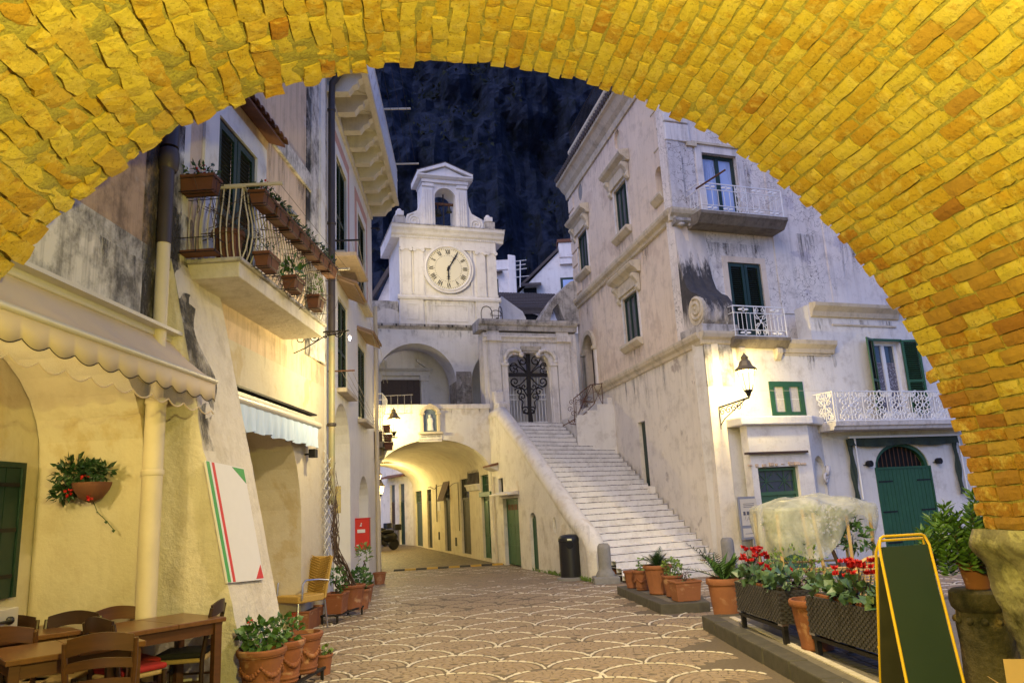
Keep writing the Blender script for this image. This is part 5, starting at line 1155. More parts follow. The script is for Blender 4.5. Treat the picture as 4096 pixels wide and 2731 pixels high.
MB().extr(FL, archpoly(d2[0], d2[1], 1.3, 1.3, 1.5, 8), -.16, -.12).build('door_head', 'green_paint', st)
MB().box(FL, ov[0] - .14, ov[0] + .14, -.3, -.15, ov[1] - .25, ov[1] + .25).build('niche_back', 'grey_stone', st); MB().box(FL, wnp[0][0], wnp[1][0], -.3, -.12, wnp[0][1], wnp[2][1]).build('window_dark', 'dark_void', st)
for k in range(3): u = lerp(wnp[0][0], wnp[1][0], (k + .5) / 3); MB().box(FL, u - .012, u + .012, -.1, -.07, wnp[0][1], wnp[2][1]).build('window_bar', 'iron', st)
MB().prof(FL, [(0, 2.0), (.05, 2.02), (.32, 2.0), (.32, 2.05), (0, 2.12)], d1[0] - .1, d1[1] + .35).build('door_hood', 'white', st, bevel=.01)
zh = FL.pix(1150, 1068)[1]; MB().prof(FL, [(0, zh - .15), (.22, zh - .05), (.25, zh), (0, zh + .06)], -.75, .0).build('window_hood', 'white', st); MB().prof(FL, [(0, zh + .03), (.28, zh - .02), (.28, zh + .03), (0, zh + .1)], -.8, -.02).build('hood_tile', 'tile_roof', st)
pf = MB(); zc_ = FL.pix(1125, 1285); pf.tube([FL.w(-.35, .05, 0.02), FL.w(-.35, .05, 2.6)], .03, 8); pf.build('white_conduit', 'white_pipe', st)
# landing with the small side flight to the arched door
ld = thing('side_landing', 'white plaster landing with small side steps below the arched door', 'landing', FG.w(3, .8, 4.2))
LB = [(2.5, 4.25), (2.86, 4.4), (3.22, 4.6), (3.6, 4.8), (4.0, 5.0), (5.2, 5.0)]
for k in range(len(LB) - 1): MB().box(FG, LB[k][0], LB[k + 1][0] - .001, -.02, 1.55 - .02 * k, 2.5, LB[k][1] + .12).build('landing_step', 'white', ld)
MB().prism([FG.w(2.45, 1.5, 2.6), FG.w(2.45, 1.5, 4.3), FG.w(4.6, 1.5, 4.9), FG.w(4.6, 1.5, 2.6)], FG.n * .06).build('landing_front', 'white', ld)
rl = thing('stair_railing', 'rusty iron railing with a flower motif on the upper side steps', 'railing', FG.w(3, 1.5, 4.4))
rn = 1.45; rq = lambda x, y: FG.w(FG.pix(*cg(x, y), rn)[0], rn, FG.pix(*cg(x, y), rn)[1])
for P, r in ((((1030, 1250), (1040, 1290), (1110, 1300)), .02), (((1085, 1030), (1260, 885), (1385, 870)), .022), (((1085, 1030), (1095, 1280)), .02), (((1105, 1030), (1112, 1300)), .018), (((1280, 885), (1300, 1085)), .018), (((1375, 872), (1390, 1095)), .02), (((970, 1315), (1195, 1190), (1300, 1080)), .02), (((1110, 1230), (1250, 900)), .012), (((1115, 1070), (1290, 1060)), .012), (((1120, 1230), (1195, 1050), (1280, 890)), .012), (((1105, 1040), (1195, 1055), (1290, 1070)), .012), (((1290, 890), (1385, 1085)), .012), (((1380, 880), (1300, 1080)), .012)): MB().tube([rq(*p) for p in P], r * .75, 6).build('rail_bar', 'rust_iron', rl)
c = rq(1190, 1052)
for k in range(6): a = math.pi * k / 3 + .3; MB().tube([c + (FG.u * math.cos(a + q) + Z * math.sin(a + q)) * r for q, r in ((0, .02), (.35, .2), (.0, .32), (-.35, .2), (0, .02))], .009, 5).build('petal', 'rust_iron', rl)
for x, y in ((1060, 1070), (1045, 1140), (1080, 1185), (1070, 1280)): MB().tube(spiral(rq(x, y), FG.u, Z, .09, .02, 0, 8, 16), .009, 5).build('scroll', 'rust_iron', rl)
# ---------------------------------------------------------------- house beyond the white house: small balcony and street lamp
FD = Fr(FC.w(0, -.25, 0)[:2], FC.u[:2], FC.n[:2])
hd = thing('far_left_house', 'narrow cream house behind the white house with a small iron balcony', 'building', FD.w(9, 0, 0))
MB().box(FD, 7.12, 10.6, -3, 0, 0, 7.5).build('wall', 'white_clean', hd)
MB().tube([FD.w(7.35, .3, 0), FD.w(7.35, .3, 7.5)], .06, 10).build('downpipe', 'white_pipe', hd)
u_b = 8.2; cb2 = crop(1250, 950, .542); bq = lambda x, y: FD.pixn(*cb2(x, y), u_b)
n1_ = bq(520, 1520)[0]; zb_ = bq(480, 1535)[1]; zr = bq(500, 1150)[1]
MB().box(FD, u_b, u_b + 1.3, -.02, n1_, zb_ - .05, zb_ + .12).build('balcony_slab', 'concrete', hd); MB().box(FD, u_b + .1, u_b + 1.2, -.02, n1_ - .08, zb_ - .3, zb_ - .05).build('balcony_corbel', 'concrete', hd, bevel=.05)
MB().box(FD, u_b + .02, u_b + .06, -.02, n1_ - .02, zb_ + .12, zb_ + .42).build('balcony_panel', 'brown_wood', hd)
for uu in (u_b + .02, u_b + 1.28):
    for zz in (zb_ + .45, zb_ + .82, zr): MB().bar(FD.w(uu, 0, zz), FD.w(uu, n1_, zz), .02, .02).build('rail', 'white_paint', hd)
    for k in range(8): MB().bar(FD.w(uu, k * n1_ / 8 + .03, zb_ + .42), FD.w(uu, k * n1_ / 8 + .03, zb_ + .8), .015, .015).build('baluster', 'white_paint', hd)
    for k in range(3): MB().tube(arc_pts(FD.w(uu, n1_ * (.2 + .3 * k), zb_ + .82), FD.n * .1, Z * .3, 0, math.pi, 8), .009, 5).build('hoop', 'white_paint', hd)
for k in range(7): MB().bar(FD.w(u_b + k * 1.3 / 6, n1_, zb_ + .1), FD.w(u_b + k * 1.3 / 6, n1_, zr), .016, .016).build('baluster', 'white_paint', hd)
for zz in (zb_ + .5, zr): MB().bar(FD.w(u_b, n1_, zz), FD.w(u_b + 1.3, n1_, zz), .02, .02).build('rail', 'white_paint', hd)
cl_ = MB(); 
for zz in (zr, zr - .55): cl_.bar(FD.w(u_b + .5, n1_, zz), FD.w(u_b + .5, n1_ + .85, zz), .02, .02)
for k in range(4): cl_.bar(FD.w(u_b + .5, n1_ + .2 + .2 * k, zr), FD.w(u_b + .5, n1_ + .2 + .2 * k, zr - .55), .012, .012)
cl_.build('washing_frame', 'rail_cream', hd)
for k, (x, y) in enumerate(((550, 1400), (555, 1470), (560, 1530))):
    n_, z_ = FD.pixn(*cb2(x, y), u_b + .1)
    flowerbox(FD, u_b + .1, u_b + .45, n_ - .12, n_ + .1, z_ - .12, z_ + .08, 'orange flower pot on the small far balcony, %s from the top' % ords[k], 'leaf_light', 30 if k else 0, group='pots on the small far balcony', h=.1, size=.06)
plain('lamp_cap', (.2, .15, .07), .5, .2, var=.3)
def lantern(loc, s, label, power, col=WARM, parentname='street_lamp'):
    t = thing(parentname, label, 'street lamp', loc); l = Vector(loc)
    MB().lathe([(.075 * s, 0), (.175 * s, .38 * s)], l, 8).build('glass', 'lamp_glow', t)
    mb = MB()
    for k in range(8): a = 2 * math.pi * (k + .0) / 8; d = Vector((math.cos(a), math.sin(a), 0)); mb.tube([l + d * .072 * s, l + d * .163 * s + Z * .36 * s], .008 * s, 4)
    mb.lathe([(.03 * s, -.1 * s), (.05 * s, -.04 * s), (.08 * s, -.01 * s), (.08 * s, .01 * s)], l, 8); mb.build('frame', 'iron', t)
    MB().lathe([(.19 * s, .35 * s), (.2 * s, .38 * s), (.13 * s, .44 * s), (.1 * s, .52 * s), (.06 * s, .56 * s), (.07 * s, .6 * s), (.02 * s, .66 * s), (.0, .7 * s)], l, 8).build('cap', 'lamp_cap', t, smooth=False)
    point('lamp_light', l + Z * .2 * s, power, col, .05 * s, t); return t
ul = 8.6; nl, zl = FD.pixn(905, 992, ul); L1 = FD.w(ul, nl, zl)
sl = lantern(L1, 1.05, 'lit street lamp by the small far balcony', 30)
mb = MB(); mb.bar(FD.w(ul, 0, zl - .16), FD.w(ul, nl + .1, zl - .16), .03, .03); mb.tube([FD.w(ul, 0, zl - .5), FD.w(ul, nl * .6, zl - .2)], .012, 5); mb.tube([L1 - Z * .18, L1 - Z * .08], .02, 6); mb.build('arm', 'iron', sl)
# lamps in the passage
L2 = FT.w(-3.2, -9.5, 2.55); d_ = ray(868, 1098); L2 = CAMP + d_ * (33.5 / d_.y)
sl = lantern(L2 - Z * .2, .95, 'small lit lamp at the far end of the passage', 60); mb = MB(); mb.bar(L2 - Z * .45, L2 + FT.u * -.8 - Z * .45, .025, .025); mb.build('arm', 'iron', sl)
L3 = FT.w(-3.35, -.9, 2.45)
sl = lantern(L3 - Z * .2, .7, 'lamp on the hidden side wall just inside the passage', 14); MB().bar(L3 - Z * .3, FT.w(ARW[0], -.9, 2.15), .025, .025).build('arm', 'iron', sl)
L4 = FT.w(-3.3, -6.0, 2.5); sl = lantern(L4 - Z * .2, .7, 'lamp on the hidden side wall midway along the passage', 16); MB().bar(L4 - Z * .3, FT.w(ARW[0], -6.0, 2.2), .025, .025).build('arm', 'iron', sl)
# ---------------------------------------------------------------- street beyond the passage
p0 = FL.w(13.2, 0, 0); p1 = Vector((-10.2, 44.5, 0)); dv = (p1 - p0).normalized(); FX = Fr(p0[:2], dv[:2], (-dv.y, dv.x))
xs = thing('lane_house', 'cream house front with dark doors beyond the passage', 'building', p0)
xd = [sorted((FX.pix(908, 1200)[0], FX.pix(897, 1200)[0])), sorted((FX.pix(930, 1200)[0], FX.pix(918, 1200)[0]))]
mb = MB(); wallmesh(mb, FX, rect(-.3, 14, 0, 8), [rect(d[0], d[1], .1, 3.0) for d in xd], -.3, 0); mb.build('wall', 'white', xs); MB().box(FX, 0, 14, -.6, -.31, 0, 8).build('core', 'dark_void', xs)
for d, m in zip(xd, ('brown_wood', 'dark_green')): plank_door(FX, d[0] + .06, d[1] - .06, .1, 2.1, -.1, xs, m, 4, 'door', 2, False); MB().box(FX, d[0], d[1], -.14, -.1, 2.15, 3.0).build('transom', 'pane', xs)
MB().box(FX, xd[1][1] + .05, 14, 0, .06, 0, .9).build('plinth', 'concrete', xs); MB().prof(FX, [(0, 3.4), (.5, 3.3), (.5, 3.36), (0, 3.5)], .2, xd[0][1] + .3).build('tile_hood', 'tile_roof', xs)
d_ = ray(868, 1200); q = CAMP + d_ * (41.0 / d_.y); MB().tube([Vector((q.x, q.y, 0)), Vector((q.x, q.y, 7))], .07, 8).build('red_pipe', 'pink', xs)
en = thing('lane_end_house', 'pale house with a barred window closing the lane', 'building', (-9, 47, 0))
MB().box(WORLD, -16, -8.6, 46.5, 47, 0, 9).build('wall', 'white', en)
d_ = ray(864, 1178); q = CAMP + d_ * (46.4 / d_.y); MB().box(WORLD, q.x - .45, q.x + .45, 46.44, 46.52, q.z - .4, q.z + .4).build('window', 'dark_void', en)
for k in range(5): MB().box(WORLD, q.x - .45 + k * .2, q.x - .42 + k * .2, 46.4, 46.44, q.z - .4, q.z + .4).build('window_bar', 'iron', en)
MB().prism([(-11, 46.45, 0), (-8.6, 46.45, 0), (-8.6, 46.45, 2.6), (-11, 46.45, .2)], (0, -.25, 0)).build('ramp_wall', 'white_clean', en)
# scooters parked in the lane
def scooter(loc, rz, label, body='black_plastic'):
    t = thing('motor_scooter', label, 'scooter', (0, 0, 0), 'scooters parked in the lane')
    for y in (-.62, .62):
        w_ = MB(); 
        pr = [(.15, -.05), (.2, -.055), (.25, -.03), (.255, 0), (.25, .03), (.2, .055), (.15, .05)]; w_.lathe(pr, (0, 0, 0), 18); w_.v = [Vector((v.z, v.x + y, v.y + .255)) for v in w_.v]; w_.build('tyre', 'black_plastic', t)
        r_ = MB().lathe([(.0, -.03), (.15, -.03), (.15, .03), (0, .03)], (0, 0, 0), 14); r_.v = [Vector((v.z, v.x + y, v.y + .255)) for v in r_.v]; r_.build('wheel', 'steel', t)
    MB().prism([(-.14, -.2, .25), (-.14, .3, .25), (-.14, .5, .5), (-.14, .5, .62), (-.14, -.1, .32)][::-1], (.28, 0, 0)).build('floorboard', body, t)
    mb = MB(); mb.ball((0, -.45, .55), .3, 12, 8, (.5, 1.3, .75)); mb.build('rear_body', body, t, smooth='all')
    mb = MB(); mb.ball((0, -.3, .78), .3, 12, 8, (.5, 1.25, .3)); mb.build('seat', 'cushion_black', t, smooth='all')
    mb = MB(); mb.ball((0, .52, .7), .25, 12, 8, (.85, .4, 1.5)); mb.build('front_shield', body, t, smooth='all')
    MB().tube([(0, .62, .25), (0, .5, .8), (0, .42, 1.05)], .03, 8).build('fork', 'steel', t); MB().tube([(-.32, .36, 1.08), (0, .44, 1.05), (.32, .36, 1.08)], .018, 8).build('handlebar', 'iron', t)
    MB().ball((0, .6, .95), .09, 10, 6, (1, .6, 1)).build('headlight', 'pane', t, smooth='all'); MB().prism([(-.16, .52, 1.0), (.16, .52, 1.0), (.2, .42, 1.4), (-.2, .42, 1.4)], (0, .01, 0)).build('windscreen', 'clear_plastic', t)
    for s in (-1, 1): MB().ball((s * .33, .4, 1.22), .06, 8, 6, (1, .3, .7)).build('mirror', 'black_plastic', t)
    MB().box(WORLD, -.16, .16, -.95, -.65, .82, 1.08).build('top_box', 'black_plastic', t, bevel=.04)
    t.location = loc; t.rotation_euler = (0, 0, rz); return t
for x, y, D_, rz, lb in ((874, 1235, 33.5, 2.2, 'black motor scooter parked at the end of the lane'), (862, 1225, 36.5, 2.5, 'second dark motor scooter half hidden behind the black one')):
    d_ = ray(x, y); q = CAMP + d_ * (D_ / d_.y); scooter((q.x, q.y, .02 * (q.y - 23.6) / 3), rz, lb)
# ================================================================ right: palazzo beside the stairs
c6 = crop(2200, 300, .6377); c7 = crop(2600, 1000, .7016)
FU = Fr(FF.w(0, -.9, 0)[:2], FF.u[:2], FF.n[:2])           # the upper front stands back behind the scroll
pal = thing('palazzo', 'tall weathered palazzo with hooded windows, scroll buttress and balconies', 'building', FF.w(2, -2, 0))
# side wall along the stairs
def box_px(fr, pts, n=0): P = [fr.pix(*p, n) for p in pts]; us = [p[0] for p in P]; zs = [p[1] for p in P]; return min(us), max(us), min(zs), max(zs)
WS = [(3.95, 5.06, 9.7, 11.22), (8.05, 9.2, 9.75, 11.22), (3.85, 5.1, 6.25, 7.7)]
gd = (4.15, 4.7, 2.05, 3.88)
adr = archpoly(8.15, 9.35, 5.0, 6.9, 7.45, 12)
circ = lambda u, z, a, b: [(u + a * math.cos(2 * math.pi * k / 18), z + b * math.sin(2 * math.pi * k / 18)) for k in range(18)]
rnd = [circ(4.41, 12.74, .26, .32), circ(8.49, 12.75, .26, .32)]
nic = archpoly(1.4, 1.85, 9.65, 10.25, 10.48, 10)
mb = MB(); wallmesh(mb, FS, rect(0, 9.95, -.1, 5.36), [rect(*gd)], -.35, 0, nfun=lambda u, z: .05 * max(0, 1 - z / 1.2)); mb.build('side_lower_wall', 'side_low', pal)
mb = MB(); wallmesh(mb, FS, rect(.92, 9.95, 5.36, 13.2), [rect(*w_) for w_ in WS] + [adr, nic] + rnd, -.35, -.01); mb.build('side_upper_wall', 'side_wall', pal)
MB().box(FS, 2.0, 9.9, -3.5, -.36, 0, 13.1).build('core', 'side_wall', pal)
MB().box(FS, gd[0] + .03, gd[1] - .03, -.3, -.12, gd[2], gd[3] - .02).build('side_door', 'dark_green', pal)
for k in range(5): a = gd[0] + .04 + k * .096; MB().box(FS, a, a + .088, -.12, -.1, gd[2], gd[3] - .03).build('plank', 'dark_green', pal)
MB().box(FS, gd[0] - .35, gd[1] + .1, 0, .35, gd[2] - .45, gd[2] - .02).build('door_step', 'white', pal, bevel=.01)
moulding(FS, .0, 8.1, [(0, 5.2), (.05, 5.22), (.07, 5.3), (.14, 5.36), (.17, 5.44), (.17, 5.5), (0, 5.5)], 'trim', pal, 'lower_cornice')
moulding(FS, .8, 10.0, [(0, 8.66), (.06, 8.68), (.08, 8.76), (.17, 8.82), (.2, 8.9), (.2, 8.97), (0, 8.97)], 'trim', pal, 'upper_cornice')
moulding(FS, .9, 10.1, [(0, 13.1), (.05, 13.1), (.08, 13.3), (.2, 13.42), (.32, 13.62), (.42, 13.66), (.42, 13.78), (0, 13.8)], 'trim', pal, 'eaves_cornice')
for k in range(34): u = .95 + k * .275; MB().lathe([(.0, -.06), (.09, -.06), (.09, .06), (0, .06)], (0, 0, 0), 8).build('x', 'tile_roof', pal) if False else None
tl = MB()
for k in range(46): u = .9 + k * .2; tl.tube([FS.w(u, .5, 13.8), FS.w(u, .1, 13.98)], .085, 7)
tl.build('eaves_tile', 'tile_roof_dark', pal, kind='stuff')
MB().box(FS, .9, 9.9, -2.5, -.3, 13.6, 15.0).build('attic', 'side_wall', pal); moulding(FS, .9, 10.0, [(-.32, 14.85), (-.2, 14.9), (-.12, 15.0), (-.12, 15.1), (-.32, 15.1)], 'trim', pal, 'attic_cornice')
mb = MB()
for k in range(60): u = 1 + k * .15; mb.bar(FS.w(u, -.2, 15.1), FS.w(u, -.2, 15.9), .015, .015)
mb.build('roof_railing_bars', 'iron', pal, kind='stuff'); MB().bar(FS.w(1, -.2, 15.9), FS.w(9.9, -.2, 15.9), .03, .03).build('roof_rail', 'iron', pal)
for z in (9.2, 9.75, 10.3, 10.85, 11.4, 11.95, 12.5):
    MB().box(FS, 9.35 if int(z * 10) % 2 else 9.1, 9.97, -.02, .03, z, z + .48).build('quoin', 'side_wall', pal, bevel=.015)
for z in (10.4, 10.95, 11.5, 12.05, 12.6): MB().box(FS, .9, 1.75 if int(z * 20) % 2 else 1.45, -.02, .012, z, z + .03).build('joint_line', 'trim', pal)
for c, r_ in ((0, 'pane'), (1, 'grey_stone')): MB().extr(FS, rnd[c], -.2, -.1 if c == 0 else -.03).build('round_window', 'trim' if c == 0 else 'grey_stone', pal)
MB().extr(FS, nic, -.33, -.3).build('niche_back', 'side_wall', pal); MB().prof(FS, [(0, 9.42), (.05, 9.44), (.16, 9.58), (.16, 9.64), (0, 9.64)], 1.3, 1.98).build('niche_sill', 'trim', pal)
for (a, b, c, d) in WS:
    window(FS, a, b, c, d, -.06, pal, 'dark_green', 'pane_side', 0, 3, .07) if 'pane_side' in M else (plain('pane_side', (.12, .12, .14), .15, var=.5, sc=.8), window(FS, a, b, c, d, -.06, pal, 'dark_green', 'pane_side', 0, 3, .07))
    MB().prof(FS, [(0, c - .22), (.06, c - .2), (.18, c - .08), (.18, c), (0, c)], a - .12, b + .14).build('window_sill', 'trim', pal)
    MB().prof(FS, [(0, d + .42), (.1, d + .44), (.16, d + .52), (.3, d + .6), (.34, d + .68), (.3, d + .74), (0, d + .78)], a - .42, b + .42).build('window_hood', 'trim', pal)
    MB().box(FS, a - .1, b + .1, 0, .1, d + .08, d + .42).build('hood_frieze', 'trim', pal)
    for u in (a - .3, b + .1): MB().prof(FS, [(0, d - .12), (.05, d - .1), (.12, d + .0), (.08, d + .1), (.14, d + .22), (.24, d + .34), (.24, d + .42), (0, d + .42)], u, u + .2).build('hood_bracket', 'trim', pal, bevel=.02)
    MB().box(FS, a - .09, a, -.02, .02, c, d + .08).build('window_trim', 'trim_white', pal); MB().box(FS, b, b + .09, -.02, .02, c, d + .08).build('window_trim', 'trim_white', pal); MB().box(FS, a, b, -.02, .02, d, d + .08).build('window_trim', 'trim_white', pal)
MB().box(FS, 8.15, 9.35, -.34, -.28, 5.0, 7.45).build('arched_door', 'brown_wood', pal)
mb = MB(); o1 = archpoly(8.0, 9.5, 5.0, 6.9, 7.6, 12); i1 = archpoly(8.15, 9.35, 5.0, 6.9, 7.45, 12)
for k in range(1, len(o1) - 1): mb.prism([FS.w(o1[k][0], -.01, o1[k][1]), FS.w(o1[k + 1][0], -.01, o1[k + 1][1]), FS.w(i1[k + 1][0], -.01, i1[k + 1][1]), FS.w(i1[k][0], -.01, i1[k][1])], FS.n * .09)
mb.build('door_arch', 'trim', pal)
for u in (8.0, 9.35): MB().box(FS, u, u + .15, -.01, .06, 5.0, 6.8).build('door_jamb', 'trim_white', pal); MB().box(FS, u - .04, u + .19, -.01, .12, 6.8, 6.92).build('impost', 'trim', pal, bevel=.01)
# lower front
cb_ = MB(); outl = [(0, -.1), (12, -.1), (12, 6.3), (3.2, 6.3), (3.2, 5.4), (0, 5.4)]
ad = archpoly(4.6, 6.37, .0, 2.15, 2.77, 14); bwn = (5.1, 6.03, 3.5, 5.4); gw = (1.7, 2.7, 3.45, 4.32)
mb = MB(); wallmesh(mb, FF, outl, [ad, rect(*bwn), rect(*gw)], -.5, 0); mb.build('front_lower_wall', 'white', pal)
MB().box(FF, .6, 3.2, -.9, -.52, 0, 5.3).build('front_core', 'dark_void', pal); MB().box(FF, 4.3, 12, -.9, -.52, 0, 6.2).build('front_core', 'dark_void', pal)
moulding(FF, 2.2, 3.8, [(0, 5.02), (.06, 5.04), (.08, 5.14), (.18, 5.24), (.2, 5.34), (0, 5.36)], 'trim', pal, 'string_course')
moulding(FF, -.1, .85, [(0, 5.2), (.05, 5.22), (.07, 5.3), (.14, 5.36), (.17, 5.44), (.17, 5.5), (0, 5.5)], 'trim', pal, 'corner_cornice')
moulding(FF, 3.25, 6.1, [(0, 5.98), (.06, 6.0), (.1, 6.12), (.22, 6.24), (.24, 6.32), (0, 6.36)], 'trim', pal, 'string_course')
MB().box(FF, 2.25, 3.7, 0, .03, 4.98, 5.02).build('band', 'trim', pal); MB().box(FF, 3.9, 6.0, 0, .03, 5.78, 5.82).build('band', 'trim', pal)
# stained corner shaft below the cornice
MB().box(FF, -.03, .75, -.02, .025, 4.2, 5.2).build('corner_shaft', 'weathered', pal)
# upper front
ud = box_px(FU, [c6(945, 490), c6(1160, 515), c6(1200, 870), c6(985, 850)]); lw = box_px(FU, [c7(440, 68), c7(628, 83), c7(680, 490), c7(490, 480)])
mb = MB(); wallmesh(mb, FU, [(.1, 5.3), (12, 5.3), (12, 13), (.1, 13)], [rect(*ud), rect(lw[0], lw[1], lw[2] + .0, lw[3])], -.35, 0); mb.build('front_upper_wall', 'cracked', pal)
zc = FU.pix(*c6(770, 850))[1]
MB().prof(FU, [(0, zc - .32), (.06, zc - .3), (.08, zc - .2), (.17, zc - .12), (.2, zc - .04), (.2, zc + .02), (0, zc + .02)], -.05, 1.15).build('corner_cornice', 'trim', pal)
q0, q1 = FU.pix(*c6(730, 600))[0], FU.pix(*c6(885, 600))[0]
plaster('crazed', (.66, .62, .6), dirt=(.2, .16, .14), amt=.4, streak=.3, crack=1.0)
MB().box(FU, .1, lerp(.1, q1 + .1, .5), -.02, .05, zc, 10.9).build('corner_pilaster', 'crazed', pal); MB().box(FU, lerp(.1, q1 + .1, .5), q1 + .1, -.02, .03, zc, 10.9).build('corner_pilaster', 'crazed', pal)
for z in (10.9, 11.45, 12.0, 12.5): MB().box(FU, .08, q1 + .02, -.02, .08, z, z + .5).build('quoin', 'trim_white', pal, bevel=.02)
MB().box(FU, q1 - .1, q1 + .2, -.02, .1, 10.8, 10.92).build('impost', 'trim', pal)
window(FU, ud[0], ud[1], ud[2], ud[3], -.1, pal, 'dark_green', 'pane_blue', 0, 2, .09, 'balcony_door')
for q in ((ud[0] - .2, ud[0], ud[2], ud[3] + .22), (ud[1], ud[1] + .2, ud[2], ud[3] + .22), (ud[0], ud[1], ud[3], ud[3] + .22)): MB().box(FU, q[0], q[1], -.02, .04, q[2], q[3]).build('door_surround', 'trim_white', pal)
MB().box(FU, ud[0] - .3, ud[1] + .3, -.02, .09, ud[3] + .22, ud[3] + .28).build('door_cornice', 'trim', pal)
hw_ = (lw[0] + lw[1]) / 2
shutter(FU, lw[0] + .02, hw_ - .008, lw[2], lw[3] - .02, -.02, 'dark_green', pal, step=.058, st=.085, mid=False); shutter(FU, hw_ + .008, lw[1] - .02, lw[2], lw[3] - .02, -.02, 'dark_green', pal, step=.058, st=.085, mid=False)
for q in ((lw[0] - .16, lw[0], lw[2], lw[3] + .16), (lw[1], lw[1] + .16, lw[2], lw[3] + .16), (lw[0], lw[1], lw[3], lw[3] + .16)): MB().box(FU, q[0], q[1], -.02, .012, q[2], q[3]).build('window_surround', 'side_wall', pal)
for u in (3.15, 4.9): MB().box(FU, u, u + .5, -.02, .03, 6.3, 13).build('lesene', 'cracked', pal)
MB().box(FU, 1.6, 1.64, -.02, .012, 7.9, 13).build('joint_line', 'trim', pal) if False else None
# scroll buttress on the corner
m_, t_, N_, L_, p_ = nodes('scroll_stained'); co = coords(t_); sp = N_.new('ShaderNodeSeparateXYZ'); L_.new(co, sp.inputs[0]); md = N_.new('ShaderNodeMath'); md.operation = 'MULTIPLY_ADD'
L_.new(nz(t_, coords(t_, True, (4, 4, .8)), 2.5, 6, .7), md.inputs[0]); md.inputs[1].default_value = 1.9; L_.new(sp.outputs[2], md.inputs[2])
soot = ramp(t_, md.outputs[0], [(0, .0), (.5, 0), (.52, 0), (1, 0)])
mr = N_.new('ShaderNodeMapRange'); mr.inputs[1].default_value = 8.6; mr.inputs[2].default_value = 8.2; mr.inputs[3].default_value = 0; mr.inputs[4].default_value = 1; L_.new(md.outputs[0], mr.inputs[0])
mr2 = N_.new('ShaderNodeMapRange'); mr2.inputs[1].default_value = 6.6; mr2.inputs[2].default_value = 7.2; L_.new(md.outputs[0], mr2.inputs[0]); mm = N_.new('ShaderNodeMath'); mm.operation = 'MULTIPLY'; L_.new(mr.outputs[0], mm.inputs[0]); L_.new(mr2.outputs[0], mm.inputs[1])
L_.new(mix(t_, mm.outputs[0], mix(t_, nz(t_, co, 3, 5), (.66, .6, .55), (.5, .44, .38)), mix(t_, nz(t_, co, 9, 5), (.02, .019, .02), (.09, .08, .075))), p_.inputs['Base Color']); p_.inputs['Roughness'].default_value = .9; bump(t_, p_, nz(t_, co, 9, 6), .5, .03)
zt_ = FU.pix(*c6(785, 930), .1)[1]
SC = [(.0, zt_), (.04, 7.9), (.09, 7.5), (.16, 7.1), (.27, 6.8), (.45, 6.62), (.68, 6.5), (.84, 6.3), (.9, 6.05), (.84, 5.82), (.74, 5.72), (.0, 5.72)]
NSC = 10; mb = MB()
su0, su1 = .1, .98
prv = None
for k in range(NSC * 2 + 1):
    s = k / (NSC * 2); rib = .045 * abs(math.sin(s * math.pi * 3)); i0 = len(mb.v)
    mb.vs([FU.w(lerp(su0, su1, s), (n_ + (rib if 0 < j < len(SC) - 2 else 0) * (.4 + .6 * min(1, n_ * 2))), z) for j, (n_, z) in enumerate(SC)])
    if k:
        for j in range(len(SC) - 1): mb.f.append((i0 - len(SC) + j, i0 + j, i0 + j + 1, i0 - len(SC) + j + 1))
    if k in (0, NSC * 2): mb.f.append(tuple(i0 + j for j in range(len(SC))))
mb.build('scroll_buttress', 'scroll_stained', pal, smooth=True)
mb = MB(); mb.tube(spiral(FU.w(su0 - .02, .6, 6.12), FU.n, Z, .3, .05, math.pi * .6, -math.pi * 3.4, 40), .04, 7); mb.build('scroll_volute', 'trim', pal, smooth='all')
mb = MB(); mb.v = []; pr = [FU.w(su0 - .025, .6 + .32 * math.cos(2 * math.pi * k / 24), 6.1 + .36 * math.sin(2 * math.pi * k / 24)) for k in range(24)]; mb.prism(pr, FU.u * .1); mb.build('scroll_eye', 'trim', pal)
MB().box(FU, su0 - .08, su1 + .06, -.1, .88, 5.45, 5.72).build('scroll_plinth', 'weathered', pal, bevel=.02)
MB().prof(FU, [(-.02, zt_ - .05), (.12, zt_), (.2, zt_ + .06), (.2, zt_ + .14), (-.02, zt_ + .14)], su0 - .05, su1 + .12).build('scroll_capital', 'weathered', pal)
for k in range(3): MB().ball(FU.w(.25 + k * .3, .12, zt_ - .02), .1, 8, 6, (1.1, .8, .5)).build('capital_boss', 'weathered', pal, smooth='all')
